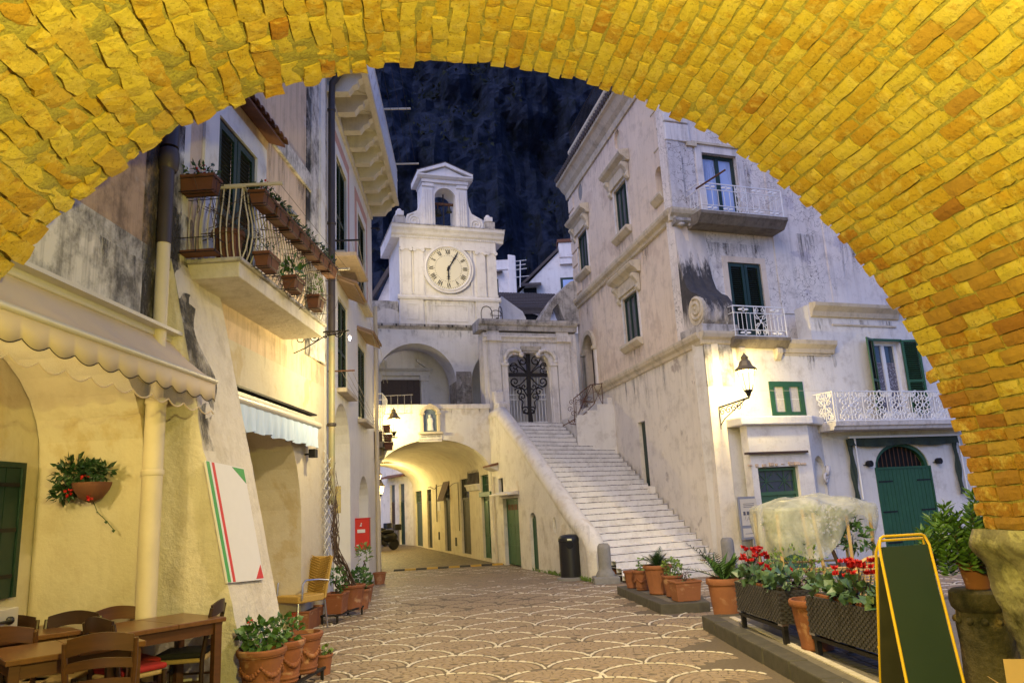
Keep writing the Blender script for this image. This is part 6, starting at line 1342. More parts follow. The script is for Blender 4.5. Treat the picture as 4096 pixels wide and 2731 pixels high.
# ---------------------------------------------------------------- balconies
def scroll_panel(fr, u0, u1, z0, z1, n, r=.008, mat='white_paint', parent=None, name='scroll_panel', dense=False):
    mb = MB(); c = (u0 + u1) / 2; w_ = (u1 - u0) / 2; zc_ = (z0 + z1) / 2; h = (z1 - z0) / 2
    for sx in (-1, 1):
        for sz in (-1, 1):
            mb.tube(spiral(fr.w(c + sx * w_ * .5, n, zc_ + sz * h * .74), fr.u * sx, Z * sz, w_ * .42, w_ * .1, -math.pi * .5, math.pi * 2.2, 14), r, 5)
            mb.tube([fr.w(c, n, zc_), fr.w(c + sx * w_ * .45, n, zc_ + sz * h * .3), fr.w(c + sx * w_ * .85, n, zc_ + sz * h * .55), fr.w(c + sx * w_ * .5, n, zc_ + sz * h * .98)], r, 5)
            mb.tube(spiral(fr.w(c + sx * w_ * .55, n, zc_ + sz * h * .22), fr.u * sx, Z * sz, w_ * .32, w_ * .08, 0, math.pi * 2.4, 12), r, 5)
            if dense:
                mb.tube(spiral(fr.w(c + sx * w_ * .22, n, zc_ + sz * h * .5), fr.u * -sx, Z * sz, w_ * .25, w_ * .06, 0, math.pi * 2.4, 10), r, 5)
                q = [(.95, .95), (.95, .6), (.75, .6), (.75, .8), (.55, .8), (.55, .95), (.95, .95)]; mb.tube([fr.w(c + sx * w_ * a, n, zc_ + sz * h * b) for a, b in q], r, 4)
    mb.obb(fr.w(c, n, zc_), fr.u * w_ * .14, fr.n * r, Z * h * .1)
    if dense: mb.tube([fr.w(c, n, z0), fr.w(c, n, z1)], r, 5)
    return mb.build(name, mat, parent)
def iron_balcony(fr, u0, u1, nd, z0, z1, parent, pan, mat='white_paint', nb=5):
    for zz in (z0 + .03, z0 + .17, z1 - .17, z1): MB().bar(fr.w(u0, nd, zz), fr.w(u1, nd, zz), .018, .018 if zz < z1 else .028).build('rail', mat, parent)
    for u in (u0, u1):
        MB().bar(fr.w(u, nd, z0), fr.w(u, nd, z1), .022, .022).build('post', mat, parent)
        for zz in (z0 + .03, z0 + .17, z1 - .17, z1): MB().bar(fr.w(u, 0, zz), fr.w(u, nd, zz), .016, .016).build('rail', mat, parent)
        for k in range(1, 4): MB().bar(fr.w(u, nd * k / 4, z0 + .17), fr.w(u, nd * k / 4, z1 - .17), .013, .013).build('baluster', mat, parent)
    p0, p1 = pan; scroll_panel(fr, p0, p1, z0 + .03, z1, nd, .009, mat, parent)
    for u in (p0, p1): MB().bar(fr.w(u, nd, z0), fr.w(u, nd, z1), .016, .016).build('post', mat, parent)
    for a, b in ((u0, p0), (p1, u1)):
        n = nb if b - a > .6 else 4
        for k in range(1, n + 1): u = lerp(a, b, k / (n + 1)); MB().bar(fr.w(u, nd, z0 + .17), fr.w(u, nd, z1 - .17), .013, .013).build('baluster', mat, parent)
        for zz in (z0 + .1, z1 - .085):
            for t_ in ((.3, .75) if b - a > .8 else (.5,)):
                u = lerp(a, b, t_); mb = MB(); mb.tube(arc_pts(fr.w(u, nd, zz), fr.u * .035, Z * .045, 0, 2 * math.pi, 10), .012, 5)
                for s in (-1, 1): mb.ball(fr.w(u + s * .085, nd, zz), .05, 8, 5, (1.2, .3, .6))
                mb.build('rosette', mat, parent)
b1 = thing('balcony', 'upper white iron balcony with a drying pole on the palazzo front', 'balcony', FU.w(1.8, 0, 8.6))
nd = .62; x = box_px(FU, [c6(945, 850), c6(1470, 895), c6(945, 670), c6(1445, 738)], nd); zlo = FU.pix(*c6(945, 848), nd)[1]; zhi = FU.pix(*c6(935, 672), nd)[1]
ua = FU.pix(*c6(945, 760), nd)[0]; ub = FU.pix(*c6(1455, 820), nd)[0]; pa, pb = FU.pix(*c6(1165, 780), nd)[0], FU.pix(*c6(1235, 790), nd)[0]
iron_balcony(FU, ua, ub, nd, zlo, zhi, b1, (pa, pb), nb=5)
MB().prof(FU, [(-.02, zlo - .3), (nd - .12, zlo - .28), (nd + .02, zlo - .12), (nd + .06, zlo - .08), (nd + .06, zlo), (-.02, zlo)], ua - .08, ub + .08).build('slab', 'concrete', b1)
dpole = MB().tube([FU.w(*[(FU.pix(*c6(915, 715), nd))[0], nd, FU.pix(*c6(915, 715), nd)[1]]), FU.w(FU.pix(*c6(1100, 595), 1.3)[0], 1.3, FU.pix(*c6(1100, 595), 1.3)[1])], .025, 8)
dpole.build('drying_pole', 'rust_iron', b1)
b2 = thing('balcony', 'small white iron balcony before the louvred shutters, beside the scroll buttress', 'balcony', FU.w(1.8, 0, 5.4))
nd = 1.1; zlo = FU.pix(*c7(500, 492), nd)[1]; zhi = FU.pix(*c7(470, 316), nd)[1]; ua = FU.pix(*c7(478, 400), nd)[0]; ub = FU.pix(*c7(772, 420), nd)[0]; pa, pb = FU.pix(*c7(598, 400), nd)[0], FU.pix(*c7(665, 400), nd)[0]
iron_balcony(FU, ua, ub, nd, zlo, zhi, b2, (pa, pb), nb=4)
MB().prof(FU, [(-.02, zlo - .25), (nd - .1, zlo - .24), (nd + .02, zlo - .1), (nd + .05, zlo - .07), (nd + .05, zlo), (-.02, zlo)], ua - .06, ub + .06).build('slab', 'concrete', b2)
for u in (ua + .1, ub - .3): MB().prof(FU, [(.85, zlo - .55), (.95, zlo - .52), (1.05, zlo - .36), (1.05, zlo - .24), (.85, zlo - .24)], u, u + .18).build('corbel', 'trim', b2, bevel=.02)
b3 = thing('balcony', 'wide balcony with ornate white cast iron railing above the arched green door', 'balcony', FF.w(5.5, 0, 3.3))
nd = .62; zlo = FF.pix(*c7(1050, 978), nd)[1]; zhi = FF.pix(*c7(1050, 805), nd)[1]; ua = FF.pix(*c7(1050, 900), nd)[0]; ub = ua + 4.6
MB().prof(FF, [(-.02, zlo - .2), (nd, zlo - .19), (nd + .03, zlo - .12), (nd + .08, zlo - .1), (nd + .1, zlo - .01), (-.02, zlo)], ua - .1, ub).build('slab', 'trim_white', b3)
for zz in (zlo + .03, zhi): MB().bar(FF.w(ua, nd, zz), FF.w(ub, nd, zz), .025, .025).build('rail', 'white_paint', b3); MB().bar(FF.w(ua, 0, zz), FF.w(ua, nd, zz), .025, .025).build('rail', 'white_paint', b3)
pw = FF.pix(*c7(1350, 880), nd)[0] - FF.pix(*c7(1210, 880), nd)[0]; k = 0; u = ua + .12
MB().box(FF, ua - .01, ua + .02, nd - .02, nd + .01, zlo, zhi).build('post', 'white_paint', b3); MB().box(FF, ua + .06, ua + .09, nd - .02, nd + .01, zlo, zhi).build('post', 'white_paint', b3)
while u + pw < ub: scroll_panel(FF, u + .02, u + pw - .02, zlo + .05, zhi, nd, .014, 'white_paint', b3, 'scroll_panel', True); MB().bar(FF.w(u + pw, nd, zlo), FF.w(u + pw, nd, zhi), .02, .02).build('post', 'white_paint', b3); u += pw
FSd = Fr(FF.w(ua, 0, 0)[:2], FF.n[:2], (-FF.u)[:2]); scroll_panel(FSd, .08, nd - .05, zlo + .05, zhi, 0, .014, 'white_paint', b3, 'scroll_panel', True)
# big shuttered window, small green window
m_, t_, N_, L_, p_ = nodes('lace'); co = coords(t_, True); v = N_.new('ShaderNodeTexVoronoi'); v.inputs['Scale'].default_value = 22; L_.new(co, v.inputs['Vector']); L_.new(mix(t_, ramp(t_, v.outputs['Distance'], [(.25, 0), (.5, 1)]), (.34, .33, .38), (.12, .11, .13)), p_.inputs['Base Color']); p_.inputs['Roughness'].default_value = .7
plain('curtain', (.5, .47, .42), .8, var=.35, sc=7, world=True, stretch=(6, 6, 3))
o = window(FF, bwn[0], bwn[1], bwn[2], bwn[3], -.12, pal, 'white_paint', 'pane', 0, 2, .09); zl = lerp(bwn[2], bwn[3], .72)
for k in range(2): a = lerp(bwn[0], bwn[1], k / 2); MB().box(FF, a + .08, a + (bwn[1] - bwn[0]) / 2 - .06, -.165, -.16, bwn[2], zl).build('lace_curtain', 'lace', o)
def swung(u_h, sgn, w_, z0, z1, ang):
    dirv = FF.u * math.cos(R_(ang)) * sgn + FF.n * math.sin(R_(ang)); nn = Vector((dirv.y, -dirv.x, 0)); 
    if nn.dot(FF.n) < 0: nn = -nn
    return Fr(FF.w(u_h, .02, 0)[:2], dirv[:2], nn[:2])
fs1 = swung(bwn[0], -1, .5, 3.5, 5.45, 28); shutter(fs1, .02, .5, bwn[2], bwn[3] + .04, .04, 'green_paint', pal, step=.055, st=.06); fs2 = swung(bwn[1], 1, .5, 3.5, 5.45, 14); shutter(fs2, .02, .52, bwn[2], bwn[3] + .04, .04, 'green_paint', pal, step=.055, st=.06)
MB().box(FF, bwn[0] - .05, bwn[1] + .05, 0, .05, bwn[3], bwn[3] + .06).build('window_head', 'green_paint', pal)
o = window(FF, gw[0], gw[1], gw[2], gw[3], .02, pal, 'green_paint', 'curtain', 0, 2, .13)
for k in range(2): a = lerp(gw[0], gw[1], k / 2); MB().box(FF, a + .02, a + .48, -.06, -.02, (gw[2] + gw[3]) / 2, (gw[2] + gw[3]) / 2 + .012).build('glazing_bar', 'white_paint', o)
MB().tube([FF.w(1.2, .3, 4.05), FF.w(4, .3, 4.05)], .004, 4).build('wash_cord', 'rail_cream', pal)
# arched garage door, spots, awning frame
MB().extr(FF, archpoly(4.66, 6.31, 2.15, 2.15, 2.71, 14), -.25, -.2).build('fanlight_dark', 'dark_void', pal)
for k in range(12): u = lerp(4.72, 6.25, k / 11); MB().bar(FF.w(u, -.15, 2.15), FF.w(u, -.15, 2.15 + .55 * math.sqrt(max(.02, 1 - ((u - 5.485) / .83) ** 2))), .018, .018).build('fanlight_bar', 'rust_iron', pal)
mb = MB(); o1 = archpoly(4.6, 6.37, 2.15, 2.15, 2.77, 14)[2:]; i1 = archpoly(4.7, 6.27, 2.15, 2.15, 2.68, 14)[2:]
for k in range(len(o1) - 1): mb.prism([FF.w(o1[k][0], -.14, o1[k][1]), FF.w(o1[k + 1][0], -.14, o1[k + 1][1]), FF.w(i1[k + 1][0], -.14, i1[k + 1][1]), FF.w(i1[k][0], -.14, i1[k][1])], FF.n * .1)
mb.build('fanlight_frame', 'green_paint', pal)
plank_door(FF, 4.62, 6.35, .02, 2.12, .0, pal, 'green_paint', 14, 'arched_door', 2, True)
for u in (4.35, 6.62):
    t = thing('wall_spotlight', 'round dark spotlight beside the arched green door, on its %s side' % ('stair' if u < 5 else 'brick arch'), 'lamp', FF.w(u, .05, 2.27), 'spotlights beside the arched door')
    mb = MB().lathe([(.0, 0), (.07, 0), (.08, .04), (.08, .12), (.05, .13), (0, .12)], (0, 0, 0), 10); mb.v = [FF.w(u + v.x, .02 + v.z, 2.27 + v.y) for v in mb.v]; mb.build('housing', 'iron', t); MB().bar(FF.w(u - .12, .01, 2.24), FF.w(u + .12, .01, 2.24), .02, .02).build('bracket', 'iron', t)
aw2 = thing('net_awning', 'rolled green net awning on a white frame over the arched green door', 'awning', FF.w(5.5, 0, 2.9))
plain('net_green', (.03, .045, .03), .8, var=.6, sc=30); mb = MB()
gridmesh(mb, lambda s, t: FF.w(lerp(3.75, 7.35, s), .12 + .05 * math.sin(s * 40) * t, lerp(2.9, 2.72 - .05 * math.sin(s * math.pi * 2) ** 2, t)), 60, 4); mb.build('net_roll', 'net_green', aw2, smooth='all')
MB().bar(FF.w(3.75, .16, 2.92), FF.w(7.35, .16, 2.92), .04, .05).build('front_bar', 'white_paint', aw2)
for u, w_ in ((3.78, .16), (7.2, .2)):
    MB().bar(FF.w(u + .16, .14, 1.42), FF.w(u + .16, .14, 2.92), .035, .035).build('side_post', 'white_paint', aw2); mb = MB(); gridmesh(mb, lambda s, t: FF.w(u + lerp(-.05, .12, s) + (1 - t) * .0, .1 + .03 * math.sin(s * 9 + t * 11), lerp(1.42, 2.88, t)), 6, 16); mb.build('side_net', 'net_green', aw2, smooth='all')
# ---------------------------------------------------------------- projecting bay with the glazed green door
bay = thing('corner_bay', 'white plaster bay with flat slab roof and a half glazed green door', 'bay', FF.w(1.4, .5, 0))
BYF = Fr(FF.w(0, .5, 0)[:2], FF.u[:2], FF.n[:2]); gdb = (.72, 1.83)
mb = MB(); wallmesh(mb, BYF, rect(.55, 2.25, -.1, 3.22), [rect(gdb[0], gdb[1], 0, 2.27)], -.25, 0); mb.build('bay_front', 'white', bay)
pA = BYF.w(2.25, 0, 0); pB = FF.w(3.05, .02, 0); dv = (pB - pA).normalized(); FY = Fr(pA[:2], dv[:2], (dv.y, -dv.x)); Ly = (pB - pA).length
mb = MB(); wallmesh(mb, FY, rect(0, Ly, -.1, 3.22), [archpoly(.1, Ly - .06, -.05, 2.1, 2.5, 10)], -.3, 0); mb.build('bay_side', 'white', bay)
MB().box(FY, -.2, Ly, -.5, -.31, 0, 3).build('bay_recess', 'white', bay); MB().box(FY, .25, .65, -.31, -.27, .0, 2.0).build('brown_door', 'brown_wood', bay); MB().box(FY, .2, .7, -.31, -.25, 2.0, 2.08).build('door_head', 'brown_wood', bay)
mb = MB(); mb.tube(spiral(FY.w(Ly - .18, .03, 1.95), FY.u, Z, .14, .02, 0, 9, 22), .035, 6); mb.tube([FY.w(Ly - .1, .03, 2.05), FY.w(Ly - .04, .05, 2.15), FY.w(Ly - .0, .06, 2.25)], .06, 6); mb.build('stone_volute', 'trim_white', bay, smooth='all')
MB().prism([BYF.w(.35, .12, 3.22), BYF.w(2.32, .12, 3.22), FF.w(3.2, .1, 3.22), FF.w(3.2, -.02, 3.22), FF.w(.35, -.02, 3.22)], Z * .2).build('roof_slab', 'white_clean', bay, bevel=.03)
MB().box(BYF, .42, 2.1, -.02, .1, 2.56, 2.61).build('ledge', 'brown_wood', bay)
for k in range(9): u = .45 + k * .18 + random.uniform(0, .05); MB().box(BYF, u, u + random.uniform(.06, .16), -.02, .02 + random.uniform(0, .03), 2.27 + random.uniform(0, .05), 2.33 + random.uniform(0, .05)).build('broken_plaster', 'tan', bay, bevel=.01)
gdr = MB(); gdr.box(BYF, gdb[0], gdb[0] + .06, -.2, -.1, 0, 2.25).box(BYF, gdb[1] - .06, gdb[1], -.2, -.1, 0, 2.25).box(BYF, gdb[0] + .06, gdb[1] - .06, -.2, -.1, 1.64, 1.72).box(BYF, gdb[0] + .06, gdb[1] - .06, -.2, -.1, 2.19, 2.25); gdr = gdr.build('door', 'old_green', bay)
MB().box(BYF, gdb[0] + .04, gdb[1] - .04, -.19, -.17, 1.7, 2.22).build('pane', 'pane', gdr)
for k in range(2):
    a = lerp(gdb[0] + .06, gdb[1] - .06, k / 2); b = lerp(gdb[0] + .06, gdb[1] - .06, (k + 1) / 2); cxx = (a + b) / 2
    MB().box(BYF, a + .005, b - .005, -.18, -.13, .02, 1.64).build('door_leaf', 'old_green', gdr)
    for z0, z1 in ((.15, .8), (.9, 1.5)): MB().box(BYF, a + .1, b - .1, -.13, -.118, z0, z1).build('door_panel', 'old_green', gdr, bevel=.01)
    mb = MB()
    for k2 in range(4): an_ = math.pi * k2 / 4; mb.bar(BYF.w(cxx - .25 * math.cos(an_), -.15, 1.96 - .24 * math.sin(an_)), BYF.w(cxx + .25 * math.cos(an_), -.15, 1.96 + .24 * math.sin(an_)), .012, .012, BYF.n)
    mb.build('star_bars', 'old_green', gdr)
# corner lamp
lz = FF.pix(*c7(560, 800), 1.0); LL = FF.w(lz[0], 1.0, lz[1])
cl = lantern(LL, 1.25, 'large lit lantern on a scrolled bracket at the palazzo corner', 40)
up_, zp = FF.pix(*c7(470, 870)); b0 = FF.w(.2, .02, LL.z - .25)
mb = MB(); e0 = LL - Z * .16; mb.bar(b0, e0, .03, .035); bd = (e0 - b0).normalized(); bl_ = (e0 - b0).length
for s in (.12, .32, .5, .68): scroll(mb, b0 + bd * bl_ * s - Z * .12, bd, Z, .1, 1.4, .011, 1)
mb.tube([b0 - Z * .42, b0 - Z * .3 + bd * .15, b0 + bd * bl_ * .6 - Z * .12, e0 - bd * .1], .013, 5); mb.tube([b0, b0 - Z * .5], .016, 6); mb.tube([e0, LL - Z * .1], .02, 6); mb.build('bracket', 'iron', cl)
# information board by the corner
sgn = thing('information_board', 'grey framed information board on a post at the palazzo corner', 'sign', gnd(1725, 1300))
cs_ = crop(2800, 1400, .5419); SGF = Fr(FF.w(0, .45, 0)[:2], FF.u[:2], FF.n[:2])
P = [SGF.pix(*cs_(*p)) for p in ((300, 1400), (440, 1395), (425, 1075), (268, 1080))]; u0 = (P[0][0] + P[3][0]) / 2; u1 = (P[1][0] + P[2][0]) / 2; z0, z1 = P[0][1], P[2][1]
plain('sign_grey', (.3, .3, .31), .5, .3, var=.1); plain('sign_paper', (.6, .54, .42), .6, var=.05); plain('ink', (.08, .08, .1), .7, var=.1)
MB().box(SGF, u0, u1, 0, .05, z0, z1).build('frame', 'sign_grey', sgn, bevel=.01); MB().box(SGF, u0 + .05, u1 - .05, .05, .056, z0 + .3, z1 - .05).build('poster', 'sign_paper', sgn); MB().box(SGF, u0 + .05, u1 - .05, .05, .056, z0 + .05, z0 + .24).build('poster', 'sign_paper', sgn)
mb = MB(); um = (u0 + u1) / 2
for k in range(3): mb.box(SGF, u0 + .12, u1 - .12, .056, .058, z1 - .16 - k * .035, z1 - .15 - k * .035)
mb.box(SGF, um + .06, u1 - .09, .056, .058, z1 - .55, z1 - .33)
for k in range(4): mb.box(SGF, u0 + .1 + k * .09, u0 + .16 + k * .09, .056, .058, z0 + .52, z0 + .6); mb.tube([SGF.w(u0 + .12 + .05 * k, .058, z1 - .5 - .03 * (k % 2)), SGF.w(u0 + .18 + .05 * k, .058, z1 - .38 - .05 * (k % 2))], .003, 4)
mb.box(SGF, u0 + .1, u1 - .1, .056, .058, z0 + .12, z0 + .13); mb.build('print', 'ink', sgn)
MB().tube([SGF.w(um + .05, .02, 0), SGF.w(um + .05, .02, z0)], .03, 8).build('post', 'sign_grey', sgn)
# ================================================================ background houses and cliff
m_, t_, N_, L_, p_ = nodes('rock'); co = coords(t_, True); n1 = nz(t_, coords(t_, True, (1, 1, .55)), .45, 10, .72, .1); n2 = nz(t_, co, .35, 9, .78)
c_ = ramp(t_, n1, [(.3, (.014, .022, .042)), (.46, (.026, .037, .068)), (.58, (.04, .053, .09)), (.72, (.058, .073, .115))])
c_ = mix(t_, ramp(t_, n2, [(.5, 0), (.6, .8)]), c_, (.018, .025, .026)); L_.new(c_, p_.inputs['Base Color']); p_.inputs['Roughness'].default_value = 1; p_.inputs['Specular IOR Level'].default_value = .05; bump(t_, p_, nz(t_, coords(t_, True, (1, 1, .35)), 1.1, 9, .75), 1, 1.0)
mb = MB()
def cliff(s, t):
    x = lerp(-150, 150, s); z = lerp(-5, 170, t); y = 95 + 42 * t + .0025 * x * x
    q = Vector((x * .03, z * .012, 0)); y += 16 * mnoise.fractal(q, 1, 2, 5) + 7 * mnoise.fractal(Vector((x * .12, z * .04, 3)), 1, 2, 4) + 2.6 * mnoise.fractal(Vector((x * .3, z * .14, 9)), 1, 2, 3) + .8 * mnoise.fractal(Vector((x * 1.2, z * .5, 5)), 1, 2, 2)
    return Vector((x, y, z))
gridmesh(mb, lambda s, t: cliff(.5 + (s - .5) * .46, .03 + t * .62), 150, 130)
gridmesh(mb, lambda s, t: cliff(s, t) + Vector((0, 9, 0)), 60, 40); o = mb.build('mountain', 'rock', None, fix=False); o['kind'] = 'structure'; o['label'] = 'dark rocky mountain wall rising behind the village'
mb = MB()                           # scrub on the ledges
for _ in range(2600):
    p = cliff(random.uniform(.3, .72), random.uniform(.05, .75)); 
    if mnoise.noise(Vector((p.x * .05, p.z * .05, 2))) < .02: continue
    r = random.uniform(.4, 1.3); leaves(mb, p + Vector((0, -1, 0)), (r, r * .6, r * .8), 5, r * .9)
plain('scrub', (.012, .02, .01), .95, var=.5, sc=1, world=True)
o = mb.build('scrub_foliage', 'scrub', None, fix=False); o['kind'] = 'stuff'; o['label'] = 'dark scrub clinging to the mountain ledges'
def at(px, py, Y): d = ray(px, py); return CAMP + d * (Y / d.y)
FBk = lambda Y: Fr((0, Y), (1, 0), (0, -1))
# white house with tall chimney
F1 = FBk(42); h1 = thing('white_house', 'white house with a tall tapering chimney behind the clock tower', 'building', at(1170, 1100, 42))
q = lambda x, y, fr=F1: fr.pix(x, y)
a = q(1135, 600); b = q(1190, 675)
MB().box(F1, a[0] - 1.5, b[0] - .1, -4, 0, 5, q(1150, 597)[1]).build('wall', 'church', h1)
c0 = q(1166, 585); c1 = q(1187, 675); MB().prism([F1.w(c0[0] + .0, .1, c0[1]), F1.w(c0[0] + .45, .1, c0[1] - .1), F1.w(q(1185, 660)[0], .1, 8), F1.w(c0[0] - .1, .1, 8)], F1.n * -1).build('chimney', 'church', h1, bevel=.05)
MB().box(F1, a[0] - 1.5, b[0] - .25, 0, .06, q(1150, 620)[1], q(1150, 617)[1]).build('string_course', 'church', h1)
w_ = q(1140, 660); MB().box(F1, w_[0] - .5, w_[0] + .12, -.05, .03, w_[1] - .4, w_[1] + .5).build('window', 'dark_void', h1); MB().prof(F1, [(0, w_[1] + .9), (.4, w_[1] + .8), (.4, w_[1] + .85), (0, w_[1] + 1.0)], w_[0] - .4, w_[0] + .4).build('window_hood', 'tile_roof_dark', h1)
an = thing('television_antenna', 'thin white television antenna beside the tall chimney', 'antenna', at(1195, 660, 41)); pA = at(1195, 660, 41); pT = at(1195, 598, 41)
MB().tube([pA, pT], .03, 5).build('mast', 'white_paint', an)
for dy, w_ in ((.05, .35), (.3, .3), (.55, .35), (1.0, .45)): MB().tube([pT + Vector((-w_, 0, -dy)), pT + Vector((w_, 0, -dy + .05))], .022, 4).build('rod', 'white_paint', an)
# gabled house on the right
F2 = FBk(45); h2 = thing('gabled_house', 'blue white gabled house with a chimney pot behind the palazzo', 'building', at(1260, 1100, 45)); q2 = lambda x, y: F2.pix(x, y)
pts = [q2(1185, 680), q2(1282, 580), q2(1330, 590), q2(1330, 690)]; MB().extr(F2, [(p[0], p[1]) for p in pts] + [(pts[3][0], 5), (pts[0][0], 5)], -3, 0).build('wall', 'church', h2)
MB().prism([F2.w(*[(pts[0][0] - .2, .15, pts[0][1] + .05)[k] for k in range(3)]), F2.w(pts[1][0], .15, pts[1][1] + .1), F2.w(pts[1][0], .15, pts[1][1] + .3), F2.w(pts[0][0] - .2, .15, pts[0][1] + .25)], F2.n * -3).build('roof_edge', 'tile_roof_dark', h2)
c0 = q2(1284, 585); MB().box(F2, c0[0], c0[0] + 1.0, -.8, .12, c0[1] - .2, c0[1] + .75).build('chimney', 'church', h2); MB().box(F2, c0[0] - .08, c0[0] + 1.08, -.9, .2, c0[1] + .75, c0[1] + .95).build('chimney_cap', 'tile_roof', h2)
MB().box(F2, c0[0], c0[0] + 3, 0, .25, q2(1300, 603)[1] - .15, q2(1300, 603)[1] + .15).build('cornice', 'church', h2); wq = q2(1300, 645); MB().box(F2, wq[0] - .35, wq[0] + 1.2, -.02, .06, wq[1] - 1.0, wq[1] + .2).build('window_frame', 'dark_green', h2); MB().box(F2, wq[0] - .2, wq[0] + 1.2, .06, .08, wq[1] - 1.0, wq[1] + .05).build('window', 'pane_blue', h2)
wq = q2(1225, 665); MB().box(F2, wq[0] - .6, wq[0] + .2, 0, .05, wq[1] - .8, wq[1] + .1).build('window', 'dark_void', h2); MB().prof(F2, [(0, wq[1] + .3), (.5, wq[1] + .1), (.5, wq[1] + .2), (0, wq[1] + .45)], wq[0] - .8, wq[0] + .5).build('window_hood', 'tile_roof_dark', h2)
# tiled church roof and the wall under it
rf = thing('tiled_roof', 'dark pantiled roof of the chapel between tower and palazzo', 'roof', at(1215, 720, 33))
Y0, Y1 = 31.0, 36.0; A = at(1145, 713, Y0); B = at(1270, 713, Y0); C_ = at(1275, 680, Y1); D_ = at(1140, 676, Y1); zr0, zr1 = A.z, D_.z
MB().prism([A, B, C_, D_], Vector((0, 0, -.15))).build('roof_bed', 'tile_roof_dark', rf)
for k in range(22):
    s = (k + .5) / 22
    for j in range(10):
        a = A.lerp(B, s).lerp(D_.lerp(C_, s), j / 10); b = A.lerp(B, s).lerp(D_.lerp(C_, s), (j + 1.15) / 10); MB().tube([a + Z * .06, b + Z * .03], [.115, .095], 6).build('pantile', 'tile_roof_dark', rf)
MB().box(WORLD, A.x - .3, B.x + 2, Y0 + .2, Y0 + .6, 6, A.z - .05).build('wall', 'church', rf); wq = at(1213, 738, Y0 + .2); MB().box(WORLD, wq.x - .55, wq.x + .55, Y0 + .15, Y0 + .22, wq.z - .6, wq.z + .1).build('window', 'dark_void', rf)
MB().tube(arc_pts(Vector((wq.x, Y0 + .16, wq.z + .08)), Vector((.58, 0, 0)), Vector((0, 0, .3)), 0, math.pi, 10), .06, 6).build('window_arch', 'church', rf); MB().extr(Fr((0, Y0 + .2), (1, 0), (0, -1)), [(wq.x + .55 * math.cos(math.pi * k / 10), wq.z + .08 + .27 * math.sin(math.pi * k / 10)) for k in range(11)], 0, .05).build('window', 'dark_void', rf)
# flying buttress wall against the palazzo
fb = thing('flying_buttress', 'stained white flying buttress leaning from the palazzo over the gate', 'buttress', FG.w(3, -1, 7.4))
FK = Fr(FG.w(0, -1.4, 0)[:2], FG.u[:2], FG.n[:2]); kq = lambda x, y: FK.pix(x, y)
pts = [kq(*p) for p in ((1232, 742), (1275, 680), (1312, 645), (1330, 645), (1335, 745), (1300, 742), (1290, 718), (1282, 697), (1270, 710), (1262, 742))]; MB().extr(FK, pts, -.6, 0).build('wall', 'weathered', fb)
# stair parapet wall right of the tower (blue sloping wall)
sw = thing('sloping_wall', 'plain white sloping wall to the side of the clock tower base', 'wall', FT2.w(1.5, -1.2, 8)); FM = Fr(FT2.w(0, -1.0, 0)[:2], FT.u[:2], FT.n[:2])
pts = [FM.pix(*p) for p in ((1143, 690), (1152, 680), (1200, 715), (1208, 730), (1208, 750), (1143, 750))]; MB().extr(FM, pts, -.5, 0).build('wall', 'church', sw)
# wall left of the tower and sloping roof behind
lwl = thing('terrace_wall', 'stained white wall with a round stone at the side of the clock tower', 'wall', FT2.w(-3, -.2, 8)); MB().box(FT2, -4.5, T0 - .05, -.6, -.15, 7.98, FT2.pix(880, 688)[1]).build('wall', 'stained', lwl); disc(FT2, FT2.pix(893, 735)[0], FT2.pix(893, 745)[1], .6, -.16, -.12, 24).build('round_stone', 'trim_white', lwl)
lr = thing('lean_to_roof', 'grey lean-to roof behind the clock tower beside the pink trimmed house', 'roof', at(890, 680, 31)); F3 = Fr((0, 31), (1, 0), (0, -1)); pts = [F3.pix(*p) for p in ((868, 690), (905, 610), (918, 600), (920, 690))]; MB().extr(F3, pts, -2, 0).build('gable', 'church', lr); MB().bar(F3.w(pts[0][0] - .3, .1, pts[0][1]), F3.w(pts[1][0], .1, pts[1][1] + .1), .3, .15).build('roof_tiles', 'tile_roof_dark', lr)
# ================================================================ cafe furniture (left foreground)
KS = 1.12
def table(loc, rz, label):
    t = thing('cafe_table', label, 'table', (0, 0, 0), 'wooden cafe tables'); a, b, h = .40 * KS, .34 * KS, .79 * KS
    for k in range(2): MB().box(WORLD, lerp(-a, a, k / 2) + (.001 if k else 0), lerp(-a, a, (k + 1) / 2) - (0 if k else .001), -b, b, h - .04, h).build('tabletop', 'wood_top', t, bevel=.006)
    for s in (-1, 1):
        MB().box(WORLD, -a + .08, a - .08, s * (b - .06) - .011, s * (b - .06) + .011, h - .14, h - .041).build('apron', 'wood', t); MB().box(WORLD, s * (a - .06) - .011, s * (a - .06) + .011, -b + .08, b - .08, h - .14, h - .041).build('apron', 'wood', t)
        for q in (-1, 1): MB().box(WORLD, s * (a - .06) - .035, s * (a - .06) + .035, q * (b - .06) - .035, q * (b - .06) + .035, 0, h - .041).build('leg', 'wood', t, bevel=.005)
    t.location = loc; t.rotation_euler = (0, 0, rz); return t
